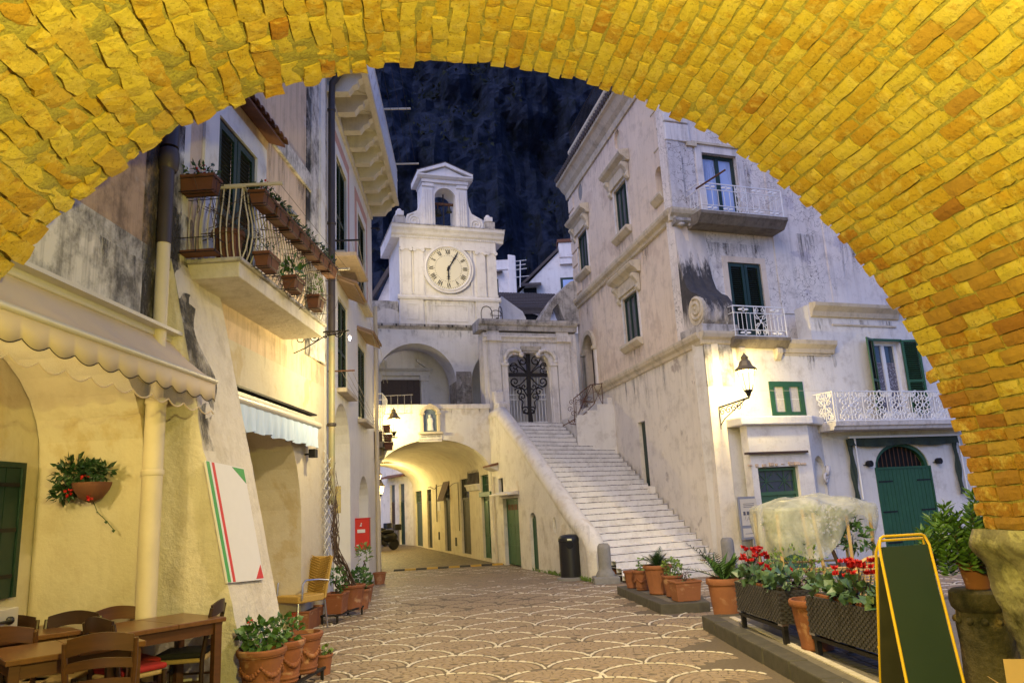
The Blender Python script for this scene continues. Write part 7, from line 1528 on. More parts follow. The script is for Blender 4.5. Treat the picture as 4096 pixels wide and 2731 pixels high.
def cafe_chair(back, face, label, mat='wood_dark', cushion=None, H=.96, group='ladder back cafe chairs'):
    t = thing('cafe_chair', label, 'chair', (0, 0, 0), group); w_, d, hs = .2, .2, .46 * KS
    for s in (-1, 1):
        MB().tube([(s * (w_ - .01), -d + .02, 0), (s * w_, -d + .01, hs), (s * (w_ + .02), -d - .035, lerp(hs, H, .6)), (s * (w_ + .025), -d - .07, H)], [.02, .022, .022, .017], 8).build('back_post', mat, t, smooth=True)
        MB().tube([(s * (w_ + .01), d, 0), (s * (w_ + .015), d, hs + .015)], [.019, .022], 8).build('front_leg', mat, t, smooth=True)
        for z in (.16, .3): MB().tube([(s * w_, -d, z * KS), (s * w_, d, z * KS)], .011, 6).build('stretcher', mat, t)
    for z in (.2, .34): MB().tube([(-w_, d, z * KS), (w_, d, z * KS)], .011, 6).build('stretcher', mat, t)
    MB().tube([(-w_, -d, .22 * KS), (w_, -d, .22 * KS)], .011, 6).build('stretcher', mat, t)
    for f, hh, arch in ((.93, .11, .035), (.62, .06, .025), (.33, .05, .02)):
        zc_ = lerp(hs, H, f); yb = -d - .07 * f; mb = MB(); n = 8
        for k in range(n + 1):
            s = k / n; x = lerp(-w_ - .01, w_ + .01, s); yy = yb - .035 * math.sin(math.pi * s); zt = zc_ + arch * math.sin(math.pi * s); i = len(mb.v); mb.vs([(x, yy - .009, zt - hh / 2 - arch * .2), (x, yy + .009, zt - hh / 2 - arch * .2), (x, yy + .009, zt + hh / 2), (x, yy - .009, zt + hh / 2)])
            if k:
                for j in range(4): m = (j + 1) % 4; mb.f.append((i - 4 + j, i - 4 + m, i + m, i + j))
        mb.f += [(0, 1, 2, 3), tuple(len(mb.v) - 4 + j for j in (3, 2, 1, 0))]; mb.build('slat', mat, t, smooth=True)
    MB().box(WORLD, -w_ - .01, w_ + .01, -d, d + .01, hs - .02, hs + .02).build('rush_seat', 'rush', t, bevel=.015)
    if cushion: MB().box(WORLD, -w_ - .02, w_ + .02, -d + .02, d + .03, hs + .022, hs + .07).build('cushion', cushion, t, bevel=.02)
    f = Vector((*face, 0)).normalized(); p = Vector((*back, 0)) + f * (d + .03); t.location = p; t.rotation_euler = (0, 0, math.atan2(f.y, f.x) - math.pi / 2); return t
table((-3.30, 7.05, 0), R_(52), 'wooden cafe table beside the white drainpipe'); table((-3.47, 5.98, 0), R_(42), 'pale topped wooden cafe table nearest the camera'); table((-4.42, 6.75, 0), R_(45), 'wooden cafe table deepest inside the arch')
cafe_chair((-2.94, 7.42), (-1, -.12), 'dark ladder back chair with black cushion against the buttress', cushion='cushion_black')
cafe_chair((-3.74, 7.22), (.6, -.55), 'reddish ladder back chair with red cushion behind the table by the pipe', 'wood', 'cushion_red')
cafe_chair((-4.04, 7.0), (.15, -1), 'dark ladder back chair facing out beneath the hanging plant')
cafe_chair((-3.52, 6.56), (.55, .85), 'dark ladder back chair with red cushion between the two front tables', cushion='cushion_red')
cafe_chair((-3.02, 5.62), (-.34, .94), 'brown ladder back chair nearest the camera with its back turned', 'wood')
cafe_chair((-4.12, 6.25), (-.2, .97), 'brown ladder back chair cut by the picture edge beside the pale table', 'wood'); cafe_chair((-4.55, 6.9), (.3, -.9), 'dark ladder back chair in shadow before the serving cabinet')
# ================================================================ pots and plants
def pot(loc, r, h, label, mat='terracotta', group=None, plant=None, style=0, cat='potted plant', name='potted_plant'):
    t = thing(name, label, cat, loc, group); l = Vector(loc); rim = .13 * h
    flute = (lambda a, z: 1 + (.035 * math.cos(a * 14) if .12 * h < z < h - rim - .02 else 0)) if style == 2 else None
    MB().lathe([(r * .66, 0), (r * .7, .04 * h), (r * .68, .08 * h), (r * .8, .5 * h), (r * .9, h - rim), (r * .97, h - rim), (r, h - rim * .7), (r, h - rim * .2), (r * .96, h), (r * .86, h), (r * .84, h - .05)], l, 28 if style != 2 else 56, flute).build('pot', mat, t, smooth=True)
    if style == 1:
        MB().lathe([(r * .925, h - rim * 1.35), (r * .95, h - rim * 1.2), (r * .93, h - rim * 1.05)], l, 28).build('band', mat, t, smooth=True); MB().lathe([(r * .735, .12 * h), (r * .75, .14 * h), (r * .74, .165 * h)], l, 28).build('band', mat, t, smooth=True)
        for k in range(5):           # garland swags in relief
            mb = MB(); a0 = 2 * math.pi * k / 5; 
            for q in range(11):
                a = a0 + q / 10 * 2 * math.pi / 5; z = h * (.62 - .2 * math.sin(math.pi * q / 10)); rr = r * (.66 + .26 * z / h) ; mb.ball(l + Vector((rr * math.cos(a), rr * math.sin(a), z)), .028 * (h / .42) * (.6 + .5 * math.sin(math.pi * q / 10)), 6, 4, jit=.25)
            mb.build('garland', mat, t, smooth='all')
    MB().lathe([(0, h - .055), (r * .85, h - .05), (r * .85, h - .045), (0, h - .04)], l, 16).build('soil', 'soil', t)
    if plant: plant(t, l + Z * (h - .04), r)
    return t
def geranium(t, c, r, n=150, m='leaf', size=.07, hgt=.2, flowers=1):
    mb = MB()
    for k in range(9): vine(mb, c, c + Vector((random.uniform(-r, r), random.uniform(-r, r), random.uniform(.5, 1) * hgt)), .006, .02, 4, 4)
    mb.build('stems', 'leaf', t, kind='stuff'); mb = MB(); leaves(mb, c + Z * hgt * .65, (r * .95, r * .95, hgt * .55), n, size, asp=.95); mb.build('leaves', m, t, kind='stuff', fix=False)
    if flowers:
        mb = MB()
        for k in range(flowers): leaves(mb, c + Vector((random.uniform(-r, r) * .6, random.uniform(-r, r) * .6, hgt * 1.25)), (.015, .015, .015), 10, .025, asp=.9)
        mb.build('petals', 'red_petal', t, kind='stuff', fix=False)
def frond(mb, a, d, L, n=13, lw=.12, droop=.5):
    a = Vector(a); d = Vector(d).normalized(); p = a.copy(); pts = [p.copy()]; dd = d.copy()
    for k in range(n): dd = (dd + Vector((0, 0, -droop / n))).normalized(); p = p + dd * L / n; pts.append(p.copy())
    mb.tube(pts, [.006 * (1 - .7 * k / n) for k in range(n + 1)], 4)
    for k in range(2, n + 1):
        tdir = (pts[k] - pts[k - 1]).normalized(); s = tdir.cross(Z)
        if s.length < .01: continue
        s.normalize(); l = lw * math.sin(math.pi * (.15 + .8 * k / n))
        for q in (-1, 1):
            e = pts[k] + (s * q + tdir * .7 + Z * .15).normalized() * l; w_ = tdir * .011; mb.face([pts[k] - w_, pts[k] + w_, e])
def palm(t, c, r, n=14, L=.45, m='leaf_dark', lw=.12):
    mb = MB()
    for k in range(n): a = 2 * math.pi * k / n + random.uniform(-.2, .2); e = random.uniform(.4, 1.3); frond(mb, c, (math.cos(a) * math.cos(e), math.sin(a) * math.cos(e), math.sin(e)), L * random.uniform(.7, 1.1), lw=lw)
    mb.build('fronds', m, t, kind='stuff', fix=False)
def twiggy(t, c, r, n=10, L=.25):
    mb = MB()
    for k in range(n): vine(mb, c, c + Vector((random.uniform(-r, r), random.uniform(-r, r), random.uniform(.4, 1) * L)), .005, .03, 5, 4)
    mb.build('twigs', 'twig', t, kind='stuff'); mb = MB(); leaves(mb, c + Z * L * .4, (r * .8, r * .8, L * .4), 18, .05); mb.build('leaves', 'leaf', t, kind='stuff', fix=False)
def stand(pts, z, label, mat='iron'):
    c = Vector((*pts[0], 0)); t = thing('plant_stand', label, 'plant stand', c); a = Vector((*pts[0], z)); b = Vector((*pts[1], z)); d = (b - a).normalized(); s = Vector((-d.y, d.x, 0)); w_ = .13
    for q in (-1, 1): MB().bar(a + s * q * w_ - Z * .015, b + s * q * w_ - Z * .015, .035, .025).build('rail', mat, t)
    for e in (a + d * .06, b - d * .06):
        MB().bar(e - s * w_ - Z * .017, e + s * w_ - Z * .017, .03, .02).build('crossbar', mat, t)
        for q in (-1, 1): MB().bar(e + s * q * w_ - Z * .02, e + s * q * w_ - Z * z, .03, .03).build('leg', mat, t)
    return t
stand(((-2.58, 7.3), (-2.36, 8.75)), .13, 'low black iron stand under the three garland pots')
G3 = 'garland pots on the iron stand'
pot((-2.55, 7.62, .13), .235, .40, 'garland pot with a bushy green geranium nearest the camera', style=1, group=G3, plant=lambda t, c, r: geranium(t, c, r, 170, 'leaf', .075, .24))
pot((-2.47, 8.03, .13), .222, .40, 'middle garland pot with a smaller geranium', style=1, group=G3, plant=lambda t, c, r: geranium(t, c, r, 120, 'leaf', .06, .22))
pot((-2.40, 8.46, .13), .22, .40, 'empty looking garland pot at the far end of the iron stand', style=1, group=G3)
pot((-2.30, 8.95, 0), .11, .22, 'small terracotta pot on the paving behind the garland pots', plant=lambda t, c, r: geranium(t, c, r, 20, 'leaf_light', .05, .1, 0))
def rectpot(loc, fr, lu, ln, h, label, plant=None, group=None, mat='terracotta'):
    t = thing('planter_trough', label, 'planter', loc, group); F_ = Fr(Vector(loc)[:2], fr.u[:2], fr.n[:2]); z = loc[2]
    trough(F_, -lu / 2, lu / 2, -ln / 2, ln / 2, z, z + h).build('trough', mat, t, bevel=.008)
    for q in (.28,): MB().box(F_, -lu / 2 + .004, lu / 2 - .004, -ln / 2 + .004, ln / 2 - .004, z + h * .72, z + h * .78).build('band', mat, t)
    MB().box(F_, -lu / 2 + .03, lu / 2 - .03, -ln / 2 + .03, ln / 2 - .03, z + h - .06, z + h - .03).build('soil', 'soil', t)
    if plant: plant(t, Vector(loc) + Z * (h - .03), min(lu, ln) / 2)
    return t
rectpot((-3.5, 12.55, 0), FB, .75, .34, .3, 'long terracotta trough behind the wicker chair', None)
stand(((-3.2, 12.75), (-2.98, 13.85)), .15, 'black iron stand under the succulent trough by the drainpipe')
def succulent(t, c, r):
    mb = MB(); 
    for (dx, dz, rr, n) in ((0, .3, .13, 90), (.1, .16, .07, 40), (.03, .08, .05, 20)): leaves(mb, c + Vector((dx, 0, dz)), (rr, rr, rr), n, .07, asp=.6)
    mb.build('leaves', 'leaf', t, kind='stuff', fix=False); mb = MB(); vine(mb, c, c + Z * .3, .02, .02); vine(mb, c, c + Vector((.1, 0, .15)), .015, .02); mb.build('stems', 'twig', t)
rectpot((-3.12, 13.0, .15), FB, .42, .30, .32, 'terracotta trough with a round green succulent on a stand', succulent)
def bigvine(t, c, r):
    mb = MB()
    for k in range(26):
        a = c + Vector((random.uniform(-.1, .1), random.uniform(-.1, .1), 0)); m1 = FB.w(random.uniform(-.1, .25), .18, 1.0 + random.uniform(-.1, .2)); top = FB.w(random.uniform(-.25, .35), .12, random.uniform(1.7, 2.7))
        pts = [a, a.lerp(m1, .5) + Vector((random.gauss(0, .03), random.gauss(0, .03), .03)), m1] + [m1.lerp(top, q / 6) + Vector((random.gauss(0, .025), random.gauss(0, .05), 0)) for q in range(1, 7)]; mb.tube(pts, [.009 * (1 - .08 * j) for j in range(len(pts))], 5)
    mb.build('bare_vine', 'twig', t, kind='stuff')
pot((-3.02, 13.7, .12), .24, .4, 'fluted terracotta pot with a bare vine climbing the wall', style=2, plant=bigvine)
tr = thing('wall_trellis', 'white lattice trellis behind the bare vine on the wall corner', 'trellis', FB.w(.1, .1, .4)); 
for s in (-1, 1):
    mb = MB()
    for k in range(14): z = .45 + k * .16; mb.bar(FB.w(-.28, .08 + .006 * s, z if s > 0 else z + .3), FB.w(.3, .08 + .006 * s, z + .3 if s > 0 else z), .014, .006, FB.n)
    mb.build('lattice_strips', 'white_paint', tr)
pot((-3.05, 14.55, 0), .2, .36, 'terracotta pot with a leafy geranium below the letter box', plant=lambda t, c, r: geranium(t, c, r, 170, 'leaf', .08, .34, 0))
def tall_succ(t, c, r):
    mb = MB(); vine(mb, c, c + Z * .5, .025, .02); mb.build('stem', 'twig', t); mb = MB(); leaves(mb, c + Z * .62, (.14, .14, .2), 90, .1, asp=.35); leaves(mb, c + Z * .3, (.05, .05, .08), 12, .08); mb.build('leaves', 'leaf_light', t, kind='stuff', fix=False)
pot((-3.2, 15.6, 0), .2, .34, 'small terracotta pot with a tall rosette succulent by the house corner', plant=tall_succ)
pot((-3.55, 19.2, 0), .17, .28, 'small red pot at the far corner of the white house')
# wicker armchair
wc = thing('wicker_chair', 'yellow woven wicker armchair with metal arms in the cafe recess', 'chair', (0, 0, 0)); hs = .5
MB().box(WORLD, -.24, .24, -.24, .24, hs - .1, hs).build('seat', 'wicker', wc, bevel=.02); MB().prism([(-.24, -.24, hs - .08), (.24, -.24, hs - .08), (.22, -.4, hs + .5), (-.22, -.4, hs + .5)], (0, -.035, 0)).build('backrest', 'wicker', wc, bevel=.012)
mb = MB()
for k in range(15):
    f = (k + .5) / 15; yb = -.24 - .16 * f - .0; z = hs + .5 * f
    for s in (-1, 1): mb.bar((0, yb + .006, z - .03), (s * .21, yb + .006, z + .03), .012, .014, Vector((0, 1, 0)))
mb.build('chevron_weave', 'wicker', wc)
for s in (-1, 1):
    MB().tube([(s * .27, .2, hs - .05), (s * .27, .19, hs + .16), (s * .27, .14, hs + .21), (s * .27, -.1, hs + .2), (s * .26, -.3, hs + .17)], .014, 8).build('arm', 'steel', wc, smooth=True)
    for y in (-.26, .22): MB().tube([(s * .22, y, hs - .1), (s * .24, y * 1.15, 0)], .014, 8).build('leg', 'steel', wc, smooth=True)
wc.location = (-3.52, 12.3, 0); wc.rotation_euler = (0, 0, R_(146)); wc.scale = (1.08,) * 3
# ================================================================ bin, bollards
bn_ = thing('litter_bin', 'black cylindrical litter bin with a round opening by the stair wall', 'bin', gnd(1315, 1335)); bl = gnd(1315, 1333); bl.y += .2
MB().lathe([(.0, 0), (.34, 0), (.34, .05), (.29, .07)], bl, 28).build('base', 'grey_stone', bn_, smooth=True); MB().lathe([(.25, .07), (.25, .84), (.26, .85), (.26, .9), (.255, .93), (.22, .97), (.14, 1.0), (0, 1.01)], bl, 32).build('body', 'black_plastic', bn_, smooth=True)
bd = (CAMP - bl); bd.z = 0; bd.normalize(); bs = Vector((-bd.y, bd.x, 0)); oc = bl + bd * .245 + Z * .78; MB().prism([oc + bs * .085 * math.cos(2 * math.pi * k / 20) + Z * .085 * math.sin(2 * math.pi * k / 20) for k in range(20)], bd * .012).build('opening', 'dark_void', bn_)
MB().obb(bl + bd * .262 + Z * .9, bs * .05, bd * .004, Z * .018).build('plate', 'steel', bn_)
def bollard(p, h, r, label):
    t = thing('stone_bollard', label, 'bollard', p, 'stone bollards by the stairs'); p = Vector(p)
    MB().lathe([(r * 1.5, 0), (r * 1.5, .16), (r * 1.35, .22), (r * 1.05, .27), (r, .32), (r, .4), (r, h - .1), (r * .96, h - .05), (r * .7, h), (0, h + .01)], p, 14).build('shaft', 'grey_stone', t, smooth=True); MB().obb(p + Z * .07, Vector((r * 1.95, 0, 0)), Vector((0, r * 1.95, 0)), Z * .075).build('base', 'grey_stone', t, bevel=.02)
p = Vector((1.74, 16.75, 0)); bollard(p, .82, .14, 'grey stone bollard beside the black bin at the foot of the stairs'); p = FF.w(-.3, .5, 0); bollard(p, .8, .14, 'grey stone bollard at the palazzo corner behind the palm')
# moss and weeds at wall foot
mb = MB()
for k in range(240): u = random.choice((random.gauss(-5.2, .3), random.gauss(-7.0, .3), random.uniform(-7.8, -3.5))); leaf(mb, FL.w(u, random.uniform(.02, .07), 0.0), Vector((random.gauss(0, .4), random.gauss(0, .4), 1)).normalized(), random.uniform(.03, .14), .35)
o = mb.build('weeds', 'leaf_light', None, fix=False); o['kind'] = 'stuff'; o['label'] = 'weeds growing along the foot of the stair wall'
# ================================================================ island pots before the stairs
GI = 'terracotta pots on the small island'
pot((1.98, 14.35, .15), .17, .3, 'small ribbed terracotta pot at the far end of the island row', style=2, group=GI, name='plant_pot', cat='pot')
pot((2.1, 13.95, .15), .18, .34, 'garland terracotta pot with pale shoots, second in the island row', style=1, group=GI, plant=lambda t, c, r: geranium(t, c, r * .6, 30, 'leaf_light', .07, .2, 0))
pot((2.27, 13.3, .15), .25, .47, 'largest ribbed pot with a spiky palm on the small island', style=2, group=GI, plant=lambda t, c, r: palm(t, c, r, 16, .34, 'leaf_dark', .13))
pot((2.42, 12.85, .15), .18, .34, 'limescaled pot with a small bright shrub on the island', group=GI, plant=lambda t, c, r: geranium(t, c, r * .9, 130, 'leaf_light', .055, .24, 0))
rectpot((2.5, 12.3, .15), Fr((0, 0), (.97, .2), (-.2, .97)), .42, .3, .3, 'rough square terracotta trough with dry twigs on the island corner', lambda t, c, r: twiggy(t, c, r), GI)
pot((2.05, 17.25, .0), .16, .24, 'little pot with a dry plant by the stone bollard', plant=lambda t, c, r: twiggy(t, c, r, 8, .3)); pot((4.15, 17.75, .1), .17, .2, 'shallow pot with grassy leaves at the stair end near the palazzo', plant=lambda t, c, r: palm(t, c, r, 12, .4, 'leaf_dark', .08))
# ================================================================ planters on the long island
def fernpot(t, c, r):
    palm(t, c, r, 12, .75, 'leaf_dark', .17); mb = MB()
    for k in range(7): a = random.uniform(0, 6.3); leaf(mb, c, Vector((math.cos(a) * .6, math.sin(a) * .6, 1)).normalized(), .42, .32, .25)
    mb.build('broad_leaves', 'leaf', t, kind='stuff', fix=False)
pot((2.72, 10.75, .0), .24, .62, 'tall terracotta pot with palm fronds at the end of the wicker planters', plant=fernpot)
def wicker_planter(a, b, dpt, z0, z1, label, fl):
    a = Vector((*a, 0)); b = Vector((*b, 0)); d = (b - a).normalized(); L = (b - a).length; nn = Vector((d.y, -d.x, 0))
    if nn.x > 0: nn = -nn
    F_ = Fr(a[:2], d[:2], nn[:2]); t = thing('wicker_planter', label, 'planter', a, 'dark wicker planters on the island'); zb = z0 + .2
    for z_, h_ in ((zb, z1),):
        MB().box(F_, 0, L, -.03, 0, zb, z1).build('side', 'dark_wicker', t); MB().box(F_, 0, L, -dpt, -dpt + .03, zb, z1).build('side', 'dark_wicker', t); MB().box(F_, 0, .03, -dpt + .03, -.03, zb, z1).build('end', 'dark_wicker', t); MB().box(F_, L - .03, L, -dpt + .03, -.03, zb, z1).build('end', 'dark_wicker', t); MB().box(F_, .03, L - .03, -dpt + .03, -.03, zb, zb + .03).build('bottom', 'dark_wicker', t)
    # woven strands: real rows of small strips standing proud
    mb = MB(); nz_ = int((z1 - zb) / .024); nu_ = int(L / .034)
    for r in range(nz_):
        for k in range(nu_):
            if (k + r) % 2 == 0: u = (k + .5) * L / nu_; z = zb + (r + .5) * (z1 - zb) / nz_; mb.obb(F_.w(u, .003, z), d * (L / nu_ * .62), nn * .004, Z * .0085)
    nd_ = int(dpt / .034)
    for r in range(nz_):
        for k in range(nd_):
            if (k + r) % 2 == 0:
                z = zb + (r + .5) * (z1 - zb) / nz_; n_ = -(k + .5) * dpt / nd_
                mb.obb(F_.w(L + .003, n_, z), nn * (dpt / nd_ * .62), d * .004, Z * .0085); mb.obb(F_.w(-.003, n_, z), nn * (dpt / nd_ * .62), d * .004, Z * .0085)
    mb.build('weave', 'wicker_strand', t, kind='stuff', fix=False)
    for u in (.02, L - .08):
        for n_ in (-.07, -dpt + .01): MB().box(F_, u, u + .05, n_, n_ + .05, z0, zb).build('leg', 'iron', t)
    MB().box(F_, .0, L, -.05, -.01, z0 + .14, z0 + .175).build('rail', 'iron', t); MB().box(F_, -.004, .1, -.06, .006, zb - .02, zb).build('corner_plate', 'steel', t); MB().box(F_, L - .1, L + .004, -.06, .006, zb - .02, zb).build('corner_plate', 'steel', t)
    k = 0; u = .06
    while u + .4 < L: MB().box(F_, u, u + .38, -dpt + .06, -.06, z1 - .12, z1 + .02).build('inner_trough', 'terracotta', t, bevel=.01); u += .42
    MB().box(F_, .06, L - .06, -dpt + .08, -.08, z1 - .02, z1 + .024).build('soil', 'soil', t)
    for j, (uf, n, hh, red) in enumerate(fl):
        q = thing('cyclamen', 'red cyclamen with silvery leaves, %s in the %s' % (['at the far end', 'in the middle', 'nearest the camera'][j], 'farther planter' if z1 < .8 and a.y > 9 else 'nearer planter'), 'flower', F_.w(uf * L, -dpt / 2, z1), 'red cyclamen plants')
        mb = MB(); c = F_.w(uf * L, -dpt / 2, z1 + .08); ll = Vector((abs(d.x) * L * .19 + dpt * .5, abs(d.y) * L * .19 + .04, .1)); leaves(mb, c, ll, n, .11, asp=.95); mb.build('leaves', 'cyc_leaf', q, kind='stuff', fix=False)
        mb = MB(); sm = MB()
        for k in range(red):
            p = c + Vector((random.gauss(0, .35) * ll.x, random.gauss(0, .35) * ll.y, hh * random.uniform(.6, 1.15))); vine(sm, Vector((lerp(c.x, p.x, .6), lerp(c.y, p.y, .6), c.z)), p, .004, .01, 3, 4)
            for q5 in range(6): a5 = q5 * 1.05; leaf(mb, p, Vector((math.cos(a5) * .7, math.sin(a5) * .7, .9)).normalized(), random.uniform(.042, .062), .8, .3)
        mb.build('petals', 'red_petal', q, kind='stuff', fix=False); sm.build('stems', 'twig', q, kind='stuff')
    return t
plain('wicker_strand', (.048, .047, .048), .35, var=.3, sc=10); plain('cyc_leaf', (.028, .07, .03), .45, var=.6, sc=10, base2=(.09, .14, .08))
wicker_planter((2.55, 9.55), (2.68, 8.35), .42, .17, .70, 'farther dark wicker planter with red cyclamen and a tree support', [(.18, 90, .26, 26), (.5, 80, .12, 6), (.85, 80, .1, 3)])
wicker_planter((2.78, 7.85), (2.96, 6.4), .42, .17, .72, 'nearer dark wicker planter with red cyclamen next to the green board', [(.15, 80, .1, 2), (.45, 110, .24, 26), (.85, 110, .2, 22)])
pot((2.92, 8.08, .17), .23, .48, 'large smooth plastic pot between the wicker planters', style=2, name='plant_pot', cat='pot', mat='terracotta')
# lemon tree wrapped in fleece on a bamboo frame
lt_ = thing('wrapped_tree', 'small citrus tree under pale fleece on a bamboo frame', 'tree', (3.7, 10.2, 0))
m_, t_, N_, L_, p_ = nodes('fleece'); co = coords(t_, True); L_.new(mix(t_, nz(t_, co, 5, 5), (.7, .68, .55), (.5, .52, .42)), p_.inputs['Base Color']); p_.inputs['Roughness'].default_value = .5
L_.new(ramp(t_, nz(t_, co, 4, 6, .65, .4), [(.3, .3), (.7, .7)]), p_.inputs['Alpha'])
cx, cy = 3.82, 10.2; hx, hy = .60, .46
for x, y, dx, dy, h in ((-1, -1, -.0, 0, 1.45), (-.35, -1.05, -.08, 0, 1.5), (-.1, -1.05, -.1, 0, 1.45), (.45, -1.0, 0, 0, 1.4), (1.0, -.6, .05, 0, 1.4), (1, 1, 0, 0, 1.45), (.2, 1, 0, 0, 1.5), (-1, 1, 0, 0, 1.45)): MB().tube([(cx + x * hx, cy + y * hy, .17), (cx + x * hx + dx, cy + y * hy + dy, h)], .022, 7).build('bamboo_pole', 'bamboo', lt_, smooth=True)
for z in (.78, .74): MB().tube([(cx - hx - .06, cy - hy, z), (cx + hx + .06, cy - hy * (1 if z > .76 else .6), z - .02)], .016, 6).build('bamboo_rail', 'bamboo', lt_)
MB().tube([(cx - hx, cy + hy, .78), (cx + hx, cy + hy, .78)], .016, 6).build('bamboo_rail', 'bamboo', lt_)
MB().tube([(cx + .25, cy - .1, .17), (cx + .23, cy - .1, .8), (cx + .15, cy, 1.15)], [.035, .03, .02], 8).build('trunk', 'twig', lt_); mb = MB()
for k in range(12): vine(mb, (cx + .2, cy - .05, 1.0), (cx + random.uniform(-.6, .6), cy + random.uniform(-.4, .4), random.uniform(1.1, 1.45)), .01, .05)
mb.build('limbs', 'twig', lt_); mb = MB(); leaves(mb, (cx, cy, 1.3), (.62, .42, .22), 420, .1); leaves(mb, (cx + .4, cy - .35, 1.12), (.2, .14, .2), 110, .1, droop=.3); mb.build('crown', 'leaf', lt_, kind='stuff', fix=False)
mb = MB(); NF = 72
def fleece(s, t):
    a = 2 * math.pi * s; ca, sa = math.cos(a), math.sin(a); sq = 1 / max(abs(ca), abs(sa)) ** .75
    if t < .4: q = t / .4; r = q; z = 1.66 - .13 * q ** 2 + .07 * mnoise.noise(Vector((ca * q * 2.5, sa * q * 2.5, 0)))
    else:
        q = (t - .4) / .6; r = 1 + .06 * math.sin(q * 3) - .05 * q; front = max(0, -sa) * max(0, .6 - abs(ca - .55)) * 1.3
        low = lerp(1.54, .92 + .18 * mnoise.noise(Vector((ca * 2, sa * 2, 4))) + .42 * min(1, front * 1.6), q); z = low
    r *= 1 + .07 * mnoise.noise(Vector((ca * 3, sa * 3, t * 3))) * (1 if t > .3 else 0) + .02 * math.sin(a * 17) * max(0, t - .35)
    return Vector((cx + ca * sq * r * (hx + .08), cy + sa * sq * r * (hy + .08), z))
gridmesh(mb, fleece, NF, 24); mb.build('fleece', 'fleece', lt_, smooth='all', fix=False)
sh = thing('shrub', 'feathery bright green shrub behind the farther planter', 'shrub', (3.3, 9.6, .17)); mb = MB(); leaves(mb, (3.35, 9.65, .75), (.42, .3, .35), 420, .06); mb.build('leaves', 'leaf_light', sh, kind='stuff', fix=False); mb = MB()
for k in range(10): vine(mb, (3.35, 9.65, .17), (3.35 + random.uniform(-.35, .35), 9.65 + random.uniform(-.2, .2), .9), .008, .03)
mb.build('stems', 'twig', sh); MB().lathe([(.14, 0), (.2, .3), (.21, .33), (.18, .33)], (3.35, 9.65, .17), 16).build('pot', 'terracotta_dark', sh, smooth=True)
cch = thing('cane_chair', 'round backed cane chair half hidden behind the cyclamen', 'chair', (3.75, 8.3, .17)); MB().tube(arc_pts((3.75, 8.3, .85), (.24, 0, 0), (0, 0, .16), 0, math.pi, 12), .02, 6).build('back_frame', 'bamboo', cch); mb = MB()
for k in range(9):
    x = 3.75 - .22 + k * .055; mb.tube([(x, 8.3, .7), (x, 8.3, .85 + .16 * math.sqrt(max(0, 1 - ((x - 3.75) / .24) ** 2)))], .006, 4); mb.tube([(3.53, 8.3, .7 + k * .03), (3.97, 8.3, .7 + k * .03)], .005, 4)
mb.build('cane_weave', 'bamboo', cch)
MB().box(WORLD, 3.52, 3.98, 8.3, 8.72, .6, .64).build('seat', 'bamboo', cch, bevel=.015)
for x in (3.54, 3.96):
    MB().tube([(x, 8.3, .17), (x, 8.3, .86)], .018, 6).build('leg', 'bamboo', cch); MB().tube([(x, 8.7, .17), (x, 8.7, .6)], .018, 6).build('leg', 'bamboo', cch)
# ================================================================ pavement board
af = thing('pavement_board', 'blank dark green pavement board in a yellow tubular frame', 'board', (2.6, 5.5, .17))
TL, TR, BLf, BRf, BK, BKr = Vector((2.55, 5.6, 1.355)), Vector((2.94, 5.66, 1.355)), Vector((2.37, 5.05, .17)), Vector((2.77, 5.12, .17)), Vector((2.58, 6.0, .17)), Vector((2.98, 6.06, .17))
def lr(a, b, t): return a.lerp(b, t)
MB().tube([BLf, lr(BLf, TL, .9), lr(BLf, TL, .965) + (TR - TL) * .01, TL + (TR - TL) * .06 + Z * .02, TL + (TR - TL) * .12 + Z * .03, TL + (TR - TL) * .88 + Z * .03, TL + (TR - TL) * .94 + Z * .02, lr(BRf, TR, .965), lr(BRf, TR, .9), BRf], .010, 10).build('front_frame', 'yellow_paint', af, smooth=True)
of = Vector((.0, .03, 0)); MB().tube([BK, lr(BK, TL, .93) + of, TL + of + (TR - TL) * .06, TR + of - (TR - TL) * .06, lr(BKr, TR, .93) + of, BKr], .010, 10).build('back_frame', 'yellow_paint', af, smooth=True)
MB().prism([lr(BLf, TL, .1) + (BRf - BLf) * .03, lr(BRf, TR, .1) - (BRf - BLf) * .03, lr(BRf, TR, .965) - (BRf - BLf) * .04, lr(BLf, TL, .965) + (BRf - BLf) * .04], Vector((0, .012, 0))).build('front_panel', 'board_green', af)
MB().prism([lr(BK, TL, .1), lr(BKr, TR, .1), lr(BKr, TR, .9), lr(BK, TL, .9)], Vector((0, -.01, 0))).build('back_panel', 'grey_door', af); MB().tube([lr(BLf, TL, .12), lr(BK, TL, .12)], .01, 6).build('stay', 'yellow_paint', af)
for f in (.35, .75): MB().tube([lr(BK, TL, f) + of, lr(BK, TL, f) + of + (TR - TL) * .06], .012, 6).build('lug', 'yellow_paint', af)
